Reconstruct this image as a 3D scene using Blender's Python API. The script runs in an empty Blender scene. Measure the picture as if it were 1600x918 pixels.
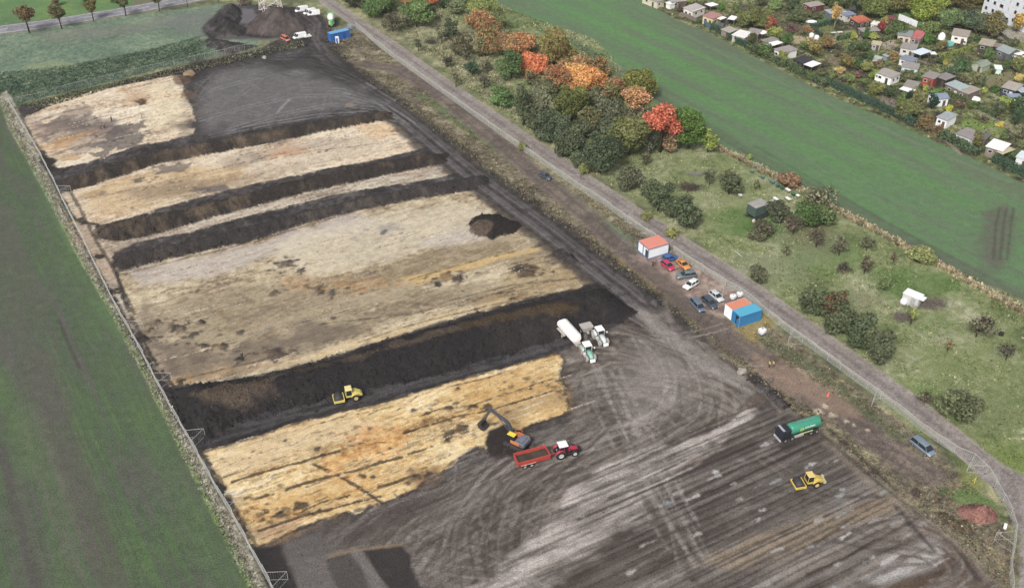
import bpy, bmesh, math, random
import numpy as np
from mathutils import Vector, Matrix
random.seed(7); np.random.seed(7)
scene = bpy.context.scene
COL = scene.collection
# ---------------------------------------------------------------- camera
HC = 130.0; PITCH = math.radians(34.87); FPX = 1578.0
cam_d = bpy.data.cameras.new("camera"); cam = bpy.data.objects.new("camera", cam_d); COL.objects.link(cam)
cam.location = (0, 0, HC); cam.rotation_euler = (math.pi/2 - PITCH, 0, 0)
cam_d.sensor_width = 36.0; cam_d.lens = 36.0*FPX/1600.0
cam_d.clip_start = 1.0; cam_d.clip_end = 3000.0
scene.camera = cam
# ---------------------------------------------------------------- world, sun, exposure
SUN_EL = math.radians(44); SUN_AZ = math.radians(205)      # azimuth clockwise from +Y (the way the camera looks)
w = bpy.data.worlds.new("World"); scene.world = w; w.use_nodes = True
nt = w.node_tree; bg = nt.nodes['Background']
sky = nt.nodes.new('ShaderNodeTexSky'); sky.sky_type = 'NISHITA'; sky.sun_disc = False
sky.sun_elevation = SUN_EL; sky.sun_rotation = SUN_AZ
sky.air_density = 1.0; sky.dust_density = 5.0; sky.ozone_density = 1.0
hs = nt.nodes.new('ShaderNodeHueSaturation'); hs.inputs['Saturation'].default_value = 0.35
nt.links.new(sky.outputs[0], hs.inputs['Color']); nt.links.new(hs.outputs[0], bg.inputs[0]); bg.inputs[1].default_value = 0.096
sd = bpy.data.lights.new("sun", 'SUN'); sun = bpy.data.objects.new("sun", sd); COL.objects.link(sun)
sd.energy = 1.75; sd.angle = math.radians(11); sd.color = (1.0, 0.955, 0.90)
sv = Vector((math.sin(SUN_AZ)*math.cos(SUN_EL), math.cos(SUN_AZ)*math.cos(SUN_EL), math.sin(SUN_EL)))
sun.rotation_euler = (-sv).to_track_quat('-Z', 'Y').to_euler(); sun.location = (0, 0, 200)
vs = scene.view_settings; vs.view_transform = 'Standard'; vs.look = 'None'; vs.gamma = 1.0; vs.exposure = 0.65
vs.use_curve_mapping = False
scene.render.engine = 'CYCLES'
scene.cycles.max_bounces = 6; scene.cycles.diffuse_bounces = 3; scene.cycles.transparent_max_bounces = 8

# ---------------------------------------------------------------- photo pixel -> place on the ground (survey of the photograph)
cp, sp = math.cos(PITCH), math.sin(PITCH)
def G(u, v, z=0.0):
    x = (np.asarray(u, float)-800)/FPX; y = (np.asarray(v, float)-459)/FPX
    t = (HC-z)/(sp + y*cp)
    return x*t, (cp - y*sp)*t
def P(x, y, z):
    d = y*cp + (HC-z)*sp; vv = (HC-z)*cp - y*sp
    return 800+FPX*x/d, 459+FPX*vv/d
def GV(u, v, z=0.0):
    x, y = G(u, v, z); return Vector((float(x), float(y), z))
def scale_at(v):                                        # photo pixels per metre across, at ground row v
    return (FPX*sp + (v-459)*cp)/HC
GAIN = 1.42
def lin(c):
    c = np.asarray(c, float)/255.0
    return np.where(c <= 0.04045, c/12.92, ((c+0.055)/1.055)**2.4)
def S(r, g, b): return lin((r, g, b))/GAIN
def SRGB(r, g, b): return tuple(float(x) for x in S(r, g, b))
HAZE = 0.00008
# ================================================================ noise and region tools
_rs = np.random.RandomState(11); _perm = _rs.permutation(4096); _val = _rs.rand(4096).astype(np.float32)
def vnoise(x, y, seed=0):
    xi = np.floor(x).astype(np.int64); yi = np.floor(y).astype(np.int64)
    fx = (x-xi).astype(np.float32); fy = (y-yi).astype(np.float32)
    fx = fx*fx*(3-2*fx); fy = fy*fy*(3-2*fy)
    def h(a, b): return _val[_perm[(_perm[(a+seed*131) & 4095] + b) & 4095]]
    a = h(xi, yi); b = h(xi+1, yi); c = h(xi, yi+1); d = h(xi+1, yi+1)
    return (a+(b-a)*fx)*(1-fy) + (c+(d-c)*fx)*fy
def fbm(x, y, oct=4, seed=0, gain=0.55):
    s = 0; a = 1; t = 0
    for i in range(oct):
        s = s + a*vnoise(x*2**i+17.3*i, y*2**i-9.1*i, seed+i); t += a; a *= gain
    return s/t
def sm(a, b, x):
    t = np.clip((x-a)/(b-a+1e-9), 0, 1); return t*t*(3-2*t)

# survey grid: cell size grows with distance from the drone
NC, NR = 980, 800
Y0, Y1, TT, D0 = 78.0, 470.0, 0.62, 160.0
yr = [Y0]
while len(yr) < NR: yr.append(yr[-1] + 0.22*((yr[-1]*cp+HC*sp)/D0)**1.65)
yr = np.array(yr); yr = Y0 + (yr-Y0)*(Y1-Y0)/(yr[-1]-Y0)
tt = np.linspace(-TT, TT, NC)
GY = np.repeat(yr[:, None], NC, 1); GX = tt[None, :]*(GY*cp+HC*sp)*1.0
X = GX.ravel().astype(np.float32); Y = GY.ravel().astype(np.float32); N = X.size
U, V = P(X, Y, 0.0)
e1 = np.array([G(760, 715)[0]-G(400, 855)[0], G(760, 715)[1]-G(400, 855)[1]]); e1 /= np.linalg.norm(e1)
e2 = np.array([G(420, 905)[0]-G(20, 165)[0], G(420, 905)[1]-G(20, 165)[1]]); e2 /= np.linalg.norm(e2)
A1 = X*e1[0]+Y*e1[1]; A2 = -X*e1[1]+Y*e1[0]             # along / across the stripped strips
B1 = X*e2[0]+Y*e2[1]; B2 = -X*e2[1]+Y*e2[0]             # along / across the fence and crop rows
COLR = np.zeros((N, 3), np.float32); Z = np.zeros(N, np.float32); GR = np.ones(N, np.float32); REG = np.zeros(N, np.int16); ST = np.zeros(N, np.float32)

def topoly(pts):
    a = np.array(pts, float); x, y = G(a[:, 0], a[:, 1]); return np.stack([x, y], 1)
def crop(P2, m):
    x0, y0 = P2.min(0)-m; x1, y1 = P2.max(0)+m
    return np.where((X > x0) & (X < x1) & (Y > y0) & (Y < y1))[0]
def segdist(x, y, P2, closed):
    n = len(P2); best = np.full(x.shape, 1e9, np.float32)
    for i in range(n if closed else n-1):
        a = P2[i]; b = P2[(i+1) % n]; d = b-a; L = d.dot(d)+1e-9
        t = np.clip(((x-a[0])*d[0]+(y-a[1])*d[1])/L, 0, 1)
        best = np.minimum(best, (x-a[0]-t*d[0])**2+(y-a[1]-t*d[1])**2)
    return np.sqrt(best)
def sdf(pts, m=6.0, idx=None, world=False):
    P2 = np.array(pts) if world else topoly(pts)
    if idx is None: idx = crop(P2, m)
    x = X[idx]; y = Y[idx]; d = segdist(x, y, P2, True)
    ins = np.zeros(x.shape, bool); n = len(P2)
    for i in range(n):
        a = P2[i]; b = P2[(i+1) % n]
        c = (a[1] > y) != (b[1] > y)
        with np.errstate(divide='ignore', invalid='ignore'):
            ins ^= c & (x < (b[0]-a[0])*(y-a[1])/(b[1]-a[1]+1e-12)+a[0])
    return idx, np.where(ins, d, -d)
def wob(idx, amp, sc, seed): return (fbm(X[idx]/sc, Y[idx]/sc, 4, seed)-0.5)*2*amp
def mix(idx, col, a):
    col = np.asarray(col, np.float32)
    a = np.clip(a, 0, 1)[:, None]*np.ones(1); COLR[idx] = COLR[idx]*(1-a) + (col if col.ndim == 2 else col[None])*a
def area(pts, col, soft=0.5, amp=0.8, sc=3.0, seed=1, op=1.0, grain=None, reg=None, aniso=None, st=None):
    idx, d = sdf(pts, 6+amp*2)
    d = d + wob(idx, amp, sc, seed)
    if aniso: d = d + (fbm(A1[idx]/aniso[0], A2[idx]/aniso[1], 3, seed+40)-0.5)*2*aniso[2]
    a = sm(-soft, soft, d)*op
    if callable(col): col = col(idx)
    mix(idx, col, a)
    if grain is not None: GR[idx] = GR[idx]*(1-a)+grain*a
    if st is not None: ST[idx] = ST[idx]*(1-a)+st*a
    if reg is not None: REG[idx[d > 0]] = reg
    return idx, d
def stroke(pts, wid, col, op=1.0, soft=0.25, amp=0.2, sc=2.0, seed=3, h=0.0, brk=0.0, world=False, reg=None, grain=None):
    P2 = np.array(pts) if world else topoly(pts)
    idx = crop(P2, wid+2)
    if EXCL is not None: idx = idx[~EXCL[idx]]
    if idx.size == 0: return idx, None
    d = wid/2 - segdist(X[idx], Y[idx], P2, False) + wob(idx, amp, sc, seed)
    a = sm(-soft, soft, d)*op
    if brk: a = a*sm(0.5-brk*0.3, 0.5+0.12, fbm(X[idx]/1.7, Y[idx]/1.7, 3, seed+9)+(1-brk)*0.35)
    if callable(col): col = col(idx)
    mix(idx, col, a); Z[idx] += h*a
    if reg is not None: REG[idx[d > 0]] = reg
    if grain is not None: GR[idx] = GR[idx]*(1-a)+grain*a
    return idx, d
def ramp(t, stops):
    t = np.asarray(t); xs = [s[0] for s in stops]; cs = np.array([S(*s[1]) for s in stops])
    return np.stack([np.interp(t, xs, cs[:, k]) for k in range(3)], 1)
def nrm(t, lo=0.3, hi=0.7): return np.clip((t-lo)/(hi-lo), 0, 1)

# ================================================================ ground colours (what each soil or crop itself looks like)
ALL = np.arange(N); EXCL = None
def grass_mix(idx, seed=5):
    t = 0.55*fbm(X[idx]/9, Y[idx]/9, 4, seed)+0.45*fbm(X[idx]/1.3, Y[idx]/1.3, 3, seed+7)
    return ramp(nrm(t), [(0, (88, 92, 72)), (0.3, (112, 118, 84)), (0.6, (134, 138, 104)), (0.8, (158, 158, 120)), (1, (182, 176, 140))])
def scrub_mix(idx):
    t = 0.45*fbm(X[idx]/5, Y[idx]/5, 4, 21)+0.55*fbm(X[idx]/0.8, Y[idx]/0.8, 3, 25)
    return ramp(nrm(t), [(0, (88, 82, 72)), (0.35, (118, 110, 96)), (0.6, (136, 127, 108)), (0.8, (150, 142, 116)), (1, (176, 166, 140))])
def field_l(idx):
    band = fbm(B1[idx]/160, B2[idx]/6.0, 3, 31)
    fine = fbm(B1[idx]/22, B2[idx]/0.45, 3, 33)
    patch = fbm(X[idx]/16, Y[idx]/16, 4, 35)
    t = 0.34*band+0.40*fine+0.26*patch
    return ramp(nrm(t, 0.33, 0.66), [(0, (102, 98, 94)), (0.3, (95, 99, 87)), (0.6, (88, 101, 80)), (0.85, (88, 106, 77)), (1, (92, 114, 76))])
f2a = np.array(G(1130, 235)); f2b = np.array(G(1560, 462)); f2 = (f2b-f2a)/np.linalg.norm(f2b-f2a)
C1 = X*f2[0]+Y*f2[1]; C2 = -X*f2[1]+Y*f2[0]
def field_r(idx):
    band = fbm(C1[idx]/120, C2[idx]/5.0, 3, 41)
    fine = fbm(C1[idx]/20, C2[idx]/0.6, 3, 43)
    patch = fbm(X[idx]/22, Y[idx]/22, 4, 45)
    t = 0.42*band+0.42*fine+0.16*patch
    return ramp(nrm(t, 0.33, 0.66), [(0, (108, 119, 98)), (0.3, (105, 129, 97)), (0.6, (104, 135, 94)), (0.85, (102, 138, 91)), (1, (104, 144, 90))])
def darksoil(idx, seed=51):
    t = 0.5*fbm(X[idx]/6, Y[idx]/6, 4, seed)+0.5*fbm(X[idx]/0.9, Y[idx]/0.9, 3, seed+3)
    return ramp(nrm(t), [(0, (50, 46, 46)), (0.4, (68, 64, 64)), (.75, (88, 84, 84)), (1, (112, 108, 108))])
def mud(idx, seed=61):
    t = 0.42*fbm(X[idx]/14, Y[idx]/14, 4, seed)+0.28*fbm(A1[idx]/7, A2[idx]/1.6, 3, seed+1)+0.3*fbm(X[idx]/1.1, Y[idx]/1.1, 3, seed+2)
    return ramp(nrm(t, 0.32, 0.68), [(0, (74, 66, 60)), (0.22, (97, 88, 81)), (0.5, (120, 112, 105)), (0.8, (140, 133, 126)), (1, (162, 155, 147))])
def gravel(idx):
    t = 0.4*fbm(X[idx]/5, Y[idx]/5, 3, 71)+0.6*fbm(X[idx]/0.4, Y[idx]/0.4, 2, 72)
    return ramp(nrm(t), [(0, (128, 120, 117)), (0.5, (152, 144, 140)), (1, (174, 166, 161))])

COLR[:] = grass_mix(ALL); GR[:] = 1.2
# wide meadow (right) vs rough verge
area([(545, -40), (900, -40), (930, 60), (1130, 235), (1230, 290), (1440, 400), (1660, 500), (1800, 560), (1800, 800), (1600, 745), (1400, 600), (1050, 350), (700, 120)],
     lambda i: ramp(nrm(0.6*fbm(X[i]/10, Y[i]/10, 4, 81)+0.4*fbm(X[i]/1.0, Y[i]/1.0, 3, 82)),
        [(0, (104, 116, 78)), (0.25, (122, 134, 90)), (0.5, (138, 147, 104)), (0.75, (154, 160, 122)), (1, (178, 178, 148))]), soft=2, amp=1, grain=1.15, reg=3)
# pale dry grass inside the northern half of the meadow
area([(560, 30), (690, 20), (760, 60), (800, 130), (870, 210), (960, 280), (900, 262), (780, 170), (680, 100), (600, 55)],
     lambda i: ramp(nrm(0.5*fbm(X[i]/4, Y[i]/4, 4, 84)+0.5*fbm(X[i]/0.9, Y[i]/0.9, 3, 85)),
        [(0, (98, 100, 78)), (0.4, (138, 138, 108)), (0.7, (166, 162, 130)), (1, (196, 188, 156))]), soft=3, amp=3, sc=8, seed=86, op=0.8)
for (cu, cv, ru, rv, c) in [(1175, 350, 60, 26, (84, 122, 58)), (1290, 400, 60, 30, (98, 128, 66)), (1440, 440, 70, 28, (88, 124, 62)), (1060, 385, 20, 10, (96, 110, 70)),
        (1270, 370, 40, 20, (120, 100, 74)), (1120, 300, 60, 24, (150, 158, 116)), (1210, 420, 60, 30, (134, 142, 112)), (1260, 380, 60, 30, (136, 142, 112)),
        (1500, 560, 60, 30, (134, 144, 98)), (1440, 640, 60, 40, (128, 146, 92)), (1560, 640, 50, 40, (118, 130, 88)), (1560, 720, 60, 20, (118, 138, 66)), (1460, 510, 40, 20, (112, 132, 82)), (1340, 470, 30, 14, (140, 138, 112))]:
    ang = np.linspace(0, 2*np.pi, 13)[:-1]
    area([(cu+ru*math.cos(a), cv+rv*math.sin(a)) for a in ang], S(*c), soft=3.5, amp=4, sc=6, seed=int(cu) % 97, op=0.55)
# verge between the site and the gravel road
area([(470, 30), (560, 45), (700, 152), (860, 265), (1000, 352), (1130, 450), (1240, 530), (1420, 665), (1560, 790), (1590, 860), (1580, 960), (1560, 960), (1500, 850), (1350, 740), (1160, 580), (1010, 455), (900, 380), (740, 250), (600, 135), (540, 105)],
     scrub_mix, soft=1.2, amp=1.5, grain=1.5, reg=0)
for pts, c, wd in [([(660, 150), (720, 195), (800, 245), (880, 300), (950, 355)], (104, 122, 84), 3.0), ([(1175, 525), (1230, 550), (1290, 590), (1350, 640), (1400, 680)], (96, 104, 78), 3.0), ([(950, 350), (985, 385), (1000, 395)], (112, 134, 108), 3.5),
        ([(1000, 440), (1060, 480), (1120, 530), (1150, 560)], (112, 108, 84), 3.5), ([(1195, 500), (1160, 510), (1170, 530)], (168, 150, 96), 4.0), ([(960, 400), (1010, 440), (1060, 470)], (150, 132, 90), 1.6)]:
    stroke(pts, wd, S(*c), op=0.75, soft=1.2, amp=1.6, seed=int(wd*7)+pts[0][0] % 31)
# road-side crop block top left
area([(-240, 75), (-5, 55), (160, 30), (330, 8), (400, 5), (420, 30), (400, 75), (280, 100), (120, 140), (25, 163), (0, 145), (-240, 70)],
     lambda i: ramp(nrm(0.45*fbm(X[i]/8, Y[i]/8, 4, 91)+0.55*fbm(X[i]/0.9, Y[i]/0.9, 3, 92)),
        [(0, (94, 112, 96)), (0.4, (113, 133, 114)), (0.7, (126, 145, 122)), (1, (146, 158, 132))]), soft=1.0, amp=0.8, grain=1.5, reg=7)
area([(60, 52), (200, 38), (320, 14), (340, 26), (200, 55), (80, 66)], S(134, 132, 124), soft=4, amp=4, sc=10, op=0.55)
area([(255, 35), (330, 12), (345, 40), (325, 60), (280, 50)], S(118, 124, 118), soft=3, amp=2, op=0.7)
area([(-20, 120), (100, 105), (220, 82), (300, 62), (330, 52), (345, 72), (400, 72), (280, 100), (120, 140), (25, 163), (2, 148)],
     lambda i: ramp(nrm(0.4*fbm(X[i]/5, Y[i]/5, 4, 94)+0.6*fbm(X[i]/0.9, Y[i]/0.9, 3, 95), 0.25, 0.7), [(0, (58, 72, 60)), (0.4, (82, 100, 82)), (0.75, (110, 128, 106)), (1, (142, 148, 122))]), soft=1.6, amp=2.2, sc=6, seed=96)
area([(30, 100), (90, 96), (130, 102), (60, 112)], S(150, 158, 116), soft=1.5, amp=1.6, op=0.45)
# far field beyond the trunk road, verges, road
area([(-400, 60), (-5, 46), (330, -4), (500, -20), (500, -120), (-600, -120), (-600, 90)], S(118, 118, 96), soft=0.6, amp=0.5, reg=0)
area([(-500, 40), (0, 40), (100, 27), (200, 12), (215, -6), (250, -60), (-200, -80)],
     lambda i: ramp(nrm(fbm(X[i]/14, Y[i]/14, 4, 98)), [(0, (98, 128, 88)), (0.5, (106, 138, 90)), (1, (124, 148, 90))]), soft=1, amp=1, reg=1)
road_c = [(-300, 78), (-5, 47.5), (60, 39), (130, 28), (200, 16.5), (262, 5.5), (340, -10), (460, -34)]
stroke(road_c, 8.6, lambda i: ramp(nrm(fbm(X[i]/1, Y[i]/1, 3, 99)), [(0, (134, 134, 140)), (1, (160, 160, 166))]), soft=0.25, amp=0.1, grain=0.4, reg=5)
rp = topoly(road_c)
def offset(P2, o):
    out = []
    for i in range(len(P2)):
        a = P2[max(i-1, 0)]; b = P2[min(i+1, len(P2)-1)]; d = (b-a)/np.linalg.norm(b-a)
        out.append(P2[i]+np.array([-d[1], d[0]])*o)
    return np.array(out)
stroke(offset(rp, -5.2), 1.0, S(142, 130, 116), op=0.8, world=True, amp=0.3)
# left field
area([(-500, 110), (-30, 118), (-2, 150), (14, 200), (70, 300), (124, 405), (174, 490), (222, 580), (276, 690), (324, 785), (390, 915), (425, 985), (500, 1150), (-900, 1150)],
     field_l, soft=0.5, amp=0.35, sc=1.5, grain=1.0, reg=1)
for pts, c, wd, op in [([(2, 700), (22, 790), (40, 850), (58, 918), (70, 980)], (92, 88, 84), 1.6, 0.8), ([(45, 640), (70, 720), (95, 800), (115, 918)], (104, 122, 86), 5, 0.3), ([(0, 580), (20, 640), (45, 740)], (104, 122, 86), 4, 0.3),
        ([(92, 500), (110, 545), (125, 575)], (78, 74, 72), 0.6, 0.8), ([(60, 560), (100, 680), (150, 830), (180, 918)], (100, 92, 88), 5, 0.4), ([(75, 330), (140, 480), (230, 660), (300, 800), (360, 918)], (96, 112, 84), 6, 0.3),
        ([(0, 330), (40, 480), (90, 640)], (100, 96, 92), 7, 0.35), ([(150, 470), (185, 515), (200, 530)], (98, 126, 82), 3, 0.5), ([(15, 165), (60, 270), (120, 390)], (104, 128, 96), 3, 0.5)]:
    stroke(pts, wd, S(*c), op=op, soft=1.0 if wd > 2 else 0.25, amp=0.5 if wd > 2 else 0.1)
# dry verge under the left fence
area([(-2, 150), (14, 200), (70, 300), (124, 405), (174, 490), (222, 580), (276, 690), (324, 785), (390, 915), (430, 1000), (470, 1000), (425, 918), (385, 845), (345, 775), (300, 695), (262, 632), (230, 575), (200, 515), (165, 450), (100, 325), (60, 240), (25, 165), (10, 140)],
     lambda i: ramp(nrm(0.4*fbm(B1[i]/2.2, B2[i]/0.7, 3, 101)+0.6*fbm(X[i]/0.5, Y[i]/0.5, 3, 102)), [(0, (104, 100, 86)), (0.35, (146, 142, 124)), (0.65, (176, 172, 156)), (1, (204, 200, 186))]), soft=0.3, amp=0.3, grain=1.3, reg=0)
stroke([(0, 160), (16, 200), (72, 300), (126, 405), (176, 490), (225, 580), (279, 690), (326, 785), (392, 915)], 0.6, S(132, 154, 100), op=0.75, soft=0.3, amp=0.5, sc=1.2)
# right field
area([(740, -60), (778, 5), (830, 28), (930, 62), (1010, 150), (1130, 236), (1230, 292), (1330, 345), (1430, 398), (1530, 440), (1640, 480), (1900, 560), (1900, 430), (1600, 286), (1528, 251), (1472, 225), (1430, 206), (1360, 175), (1300, 150), (1235, 117), (1170, 85), (1112, 53), (1050, 28), (985, -15), (960, -60)],
     field_r, soft=0.6, amp=0.5, sc=2, grain=0.9, reg=2)
for pts, wd, c, op in [([(890, 60), (1010, 140), (1120, 205), (1230, 268), (1400, 362), (1520, 432), (1640, 480)], 3.2, (98, 102, 88), 0.55), ([(890, 66), (1010, 146), (1120, 212), (1230, 277), (1400, 372), (1520, 440)], 0.7, (90, 88, 82), 0.7), ([(1180, 228), (1300, 298), (1430, 372), (1560, 440)], 0.9, (86, 92, 80), 0.6),
        ([(860, 0), (960, 40), (1080, 90), (1200, 140), (1400, 240), (1600, 340)], 2.5, (112, 122, 102), 0.5), ([(800, 30), (1000, 110), (1200, 210), (1400, 300), (1600, 392)], 4, (102, 138, 92), 0.3), ([(860, 0), (930, 30), (960, 42)], 6, (96, 150, 92), 0.35),
        ([(1500, 262), (1580, 300), (1640, 320)], 6, (112, 122, 98), 0.5), ([(1040, 40), (1200, 120), (1400, 210), (1580, 285)], 1.4, (124, 146, 112), 0.4)]:
    stroke(pts, wd, S(*c), op=op, soft=0.6 if wd < 2 else 1.5, amp=0.4)
area([(1540, 330), (1572, 322), (1586, 345), (1578, 385), (1560, 425), (1535, 418), (1530, 380)], S(104, 102, 92), soft=2.0, amp=2.5, op=0.75)
for o in (0, 12, 24): stroke([(1562+o*0.9, 325), (1556+o, 350), (1552+o*0.9, 405)], 0.7, S(84, 80, 74), op=0.6, amp=0.15)
# straw-coloured strip between meadow and right field
stroke([(1118, 230), (1175, 258), (1240, 292), (1310, 330), (1370, 362), (1440, 400), (1520, 445), (1600, 490), (1700, 530)], 2.0,
       lambda i: ramp(nrm(fbm(X[i]/0.8, Y[i]/0.8, 3, 111)), [(0, (128, 116, 92)), (1, (196, 184, 152))]), soft=0.5, amp=0.8, seed=112, reg=0)
# allotment ground
def allot(idx):
    t = 0.5*fbm(X[idx]/4, Y[idx]/4, 4, 121)+0.5*fbm(X[idx]/1.1, Y[idx]/1.1, 3, 122)
    return ramp(nrm(t, 0.34, 0.68), [(0, (62, 62, 50)), (0.25, (92, 88, 74)), (0.5, (108, 112, 78)), (0.75, (124, 138, 80)), (1, (166, 160, 134))])
area([(985, -15), (1050, 28), (1112, 53), (1170, 85), (1235, 117), (1300, 150), (1360, 175), (1430, 206), (1472, 225), (1528, 251), (1600, 286), (1900, 430), (2100, 420), (2100, -120), (960, -120)], allot, soft=0.6, amp=0.4, grain=1.5, reg=4)
for pts, c in [([(1380, 14), (1470, 30), (1520, 45), (1560, 55), (1600, 70), (1600, 60), (1500, 35), (1400, 8)], (118, 146, 92)), ([(1384, 8), (1440, 28), (1452, 34), (1440, 42), (1388, 20)], (116, 150, 90)), ([(1560, 44), (1600, 48), (1640, 62), (1640, 72), (1560, 60)], (178, 172, 164)),
        ([(1560, 60), (1600, 62), (1640, 90), (1600, 85)], (132, 140, 96)), ([(1328, 108), (1344, 102), (1358, 111), (1346, 120)], (88, 78, 72)), ([(1345, 90), (1370, 92), (1378, 106), (1350, 110)], (150, 156, 112)), ([(1300, 50), (1335, 46), (1345, 60), (1310, 66)], (134, 146, 100)),
        ([(1375, 64), (1405, 62), (1408, 70), (1382, 78)], (188, 174, 158)), ([(1505, 185), (1560, 190), (1570, 205), (1535, 215), (1500, 196)], (130, 152, 84)), ([(1240, 55), (1275, 60), (1270, 70), (1235, 68)], (190, 176, 146)), ([(1290, 28), (1300, 32), (1292, 38), (1280, 34)], (84, 160, 74)),
        ([(1270, 40), (1300, 40), (1310, 52), (1280, 55)], (128, 138, 90)), ([(1530, 120), (1580, 112), (1590, 130), (1545, 138)], (140, 134, 104)), ([(1300, 2), (1345, 0), (1350, 8), (1310, 12)], (100, 92, 70)), ([(1150, 12), (1190, 12), (1230, 24), (1190, 28)], (104, 96, 84)),
        ([(1205, 40), (1245, 36), (1260, 48), (1220, 54)], (112, 98, 86)), ([(1375, 150), (1400, 156), (1400, 172), (1372, 162)], (142, 132, 122)), ([(1290, 90), (1318, 82), (1330, 96), (1300, 104)], (140, 128, 108)), ([(1260, 12), (1330, 4), (1330, 10), (1270, 20)], (118, 112, 88))]:
    area(pts, S(*c), soft=0.6, amp=0.5, sc=2, op=0.85)
for pts in [[(1300, 62), (1320, 50), (1332, 48)], [(1340, 60), (1380, 72), (1410, 86), (1450, 100)], [(1550, 150), (1500, 132), (1440, 112)], [(1530, 60), (1560, 56), (1600, 66)], [(1535, 208), (1570, 192), (1600, 200)], [(1512, 165), (1560, 190), (1600, 215)], [(1400, 150), (1440, 180), (1500, 240)]]:
    stroke(pts, 1.3, S(158, 148, 136), op=0.7, soft=0.3, amp=0.3)

# ---------------------------------------------------------------- the excavation site
SITE = [(28, 168), (120, 148), (280, 104), (400, 78), (440, 60), (330, 62), (312, 45), (350, 8), (400, 6), (480, 12), (500, 20), (512, 45), (500, 65), (520, 80), (560, 112), (600, 150), (680, 215), (760, 278), (860, 345), (960, 420), (1020, 475), (1075, 525),
        (1130, 550), (1170, 590), (1230, 640), (1290, 690), (1360, 755), (1440, 810), (1520, 870), (1580, 930), (1640, 1010), (1500, 1060), (470, 1060), (425, 918), (345, 775), (262, 632), (200, 515), (165, 450), (100, 325), (60, 240)]
area(SITE, darksoil, soft=0.7, amp=1.0, sc=4, seed=131, grain=1.3, reg=6, st=.25)
# muddy traffic area right of the strips
area([(870, 560), (930, 500), (1000, 480), (1050, 500), (1130, 550), (1200, 620), (1290, 700), (1360, 765), (1520, 880), (1600, 960), (1500, 1060), (470, 1060), (440, 930), (420, 860), (560, 815), (700, 760), (780, 735), (900, 650)],
     mud, soft=2.5, amp=2.5, sc=7, seed=133, grain=1.0, st=.1)
area([(400, 858), (440, 845), (500, 1000), (450, 1000)], S(60, 56, 56), soft=0.4, amp=0.4)
area([(455, 850), (500, 832), (570, 1000), (490, 1000)], S(102, 98, 97), soft=1, amp=0.8, op=0.7)
area([(510, 870), (545, 858), (600, 930), (620, 1000), (540, 1000)], S(80, 77, 75), soft=0.5, amp=0.5)
area([(562, 862), (628, 852), (650, 900), (690, 1000), (620, 1000), (590, 900)], S(62, 59, 58), soft=0.5, amp=0.6)
area([(545, 862), (565, 860), (600, 920), (640, 1000), (600, 1000)], S(110, 106, 104), soft=0.5, amp=0.5, op=0.7)
# pale sandy streaked zone and long tracked streaks, lower right
def streaks(idx):
    t = 0.5*fbm(A1[idx]/70, A2[idx]/2.2, 3, 141)+0.22*fbm(A1[idx]/22, A2[idx]/0.6, 3, 143)+0.28*fbm(X[idx]/7, Y[idx]/7, 4, 145)
    return ramp(nrm(t, 0.33, 0.67), [(0, (74, 67, 63)), (0.2, (96, 89, 84)), (0.5, (118, 111, 105)), (0.78, (136, 129, 123)), (1, (162, 155, 149))])
area([(1200, 610), (1300, 690), (1400, 775), (1500, 850), (1560, 920), (1600, 1040), (760, 1060), (880, 925), (960, 860), (1060, 740), (1120, 690)], streaks, soft=1.2, amp=1.0, sc=5, seed=147, st=.25)
def pale(idx):
    t = 0.5*fbm(A1[idx]/20, A2[idx]/0.9, 4, 151)+0.25*fbm(A1[idx]/4, A2[idx]/0.5, 3, 153)+.25*fbm(X[idx]/5, Y[idx]/5, 3, 154)
    return ramp(nrm(t, 0.34, 0.66), [(0, (100, 93, 89)), (0.3, (142, 134, 129)), (0.65, (184, 175, 169)), (1, (212, 205, 199))])
def rolled(idx):
    t = 0.42*fbm(A1[idx]/60, A2[idx]/1.7, 3, 541)+0.3*fbm(A1[idx]/18, A2[idx]/0.5, 3, 543)+0.28*fbm(X[idx]/8, Y[idx]/8, 4, 545)
    return ramp(nrm(t, 0.34, 0.66), [(0, (66, 59, 55)), (0.3, (86, 79, 74)), (0.65, (105, 98, 92)), (1, (134, 127, 121))])
area([(1100, 700), (1150, 662), (1200, 616), (1300, 692), (1375, 752), (1340, 775), (1200, 815), (1080, 868), (960, 918), (880, 960), (820, 960), (900, 885), (965, 820), (1010, 770), (1060, 738)], rolled, soft=1.2, amp=1.0, sc=4, seed=547, op=.95)
area([(440, 850), (560, 815), (700, 765), (790, 735), (880, 700), (900, 720), (820, 780), (760, 918), (700, 1000), (440, 1000)], lambda i: ramp(nrm(fbm(X[i]/6, Y[i]/6, 4, 551)), [(0, (92, 84, 80)), (.5, (112, 104, 99)), (1, (128, 120, 115))]), soft=3, amp=3, sc=7, op=.6)
area([(420, 855), (560, 815), (700, 765), (790, 735), (800, 742), (700, 780), (580, 832), (520, 856), (440, 880)], S(80, 74, 73), soft=1.5, amp=2, sc=4, op=.7)
area([(950, 722), (1020, 698), (1130, 668), (1165, 636), (1178, 642), (1105, 700), (1070, 722), (1000, 752), (930, 786), (870, 812), (890, 770)], pale, soft=1.0, amp=1.6, sc=3, seed=155, op=1.0)
area([(900, 780), (1000, 758), (1060, 738), (1000, 800), (960, 828), (930, 860), (880, 895), (820, 930), (740, 970), (720, 950), (820, 850)], pale, soft=2, amp=2.5, sc=3, seed=157, op=0.75)
area([(1150, 640), (1190, 605), (1205, 615), (1150, 665), (1105, 705), (1085, 735), (1070, 728), (1110, 680)], S(100, 88, 80), soft=0.4, amp=0.4, op=0.92)
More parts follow.
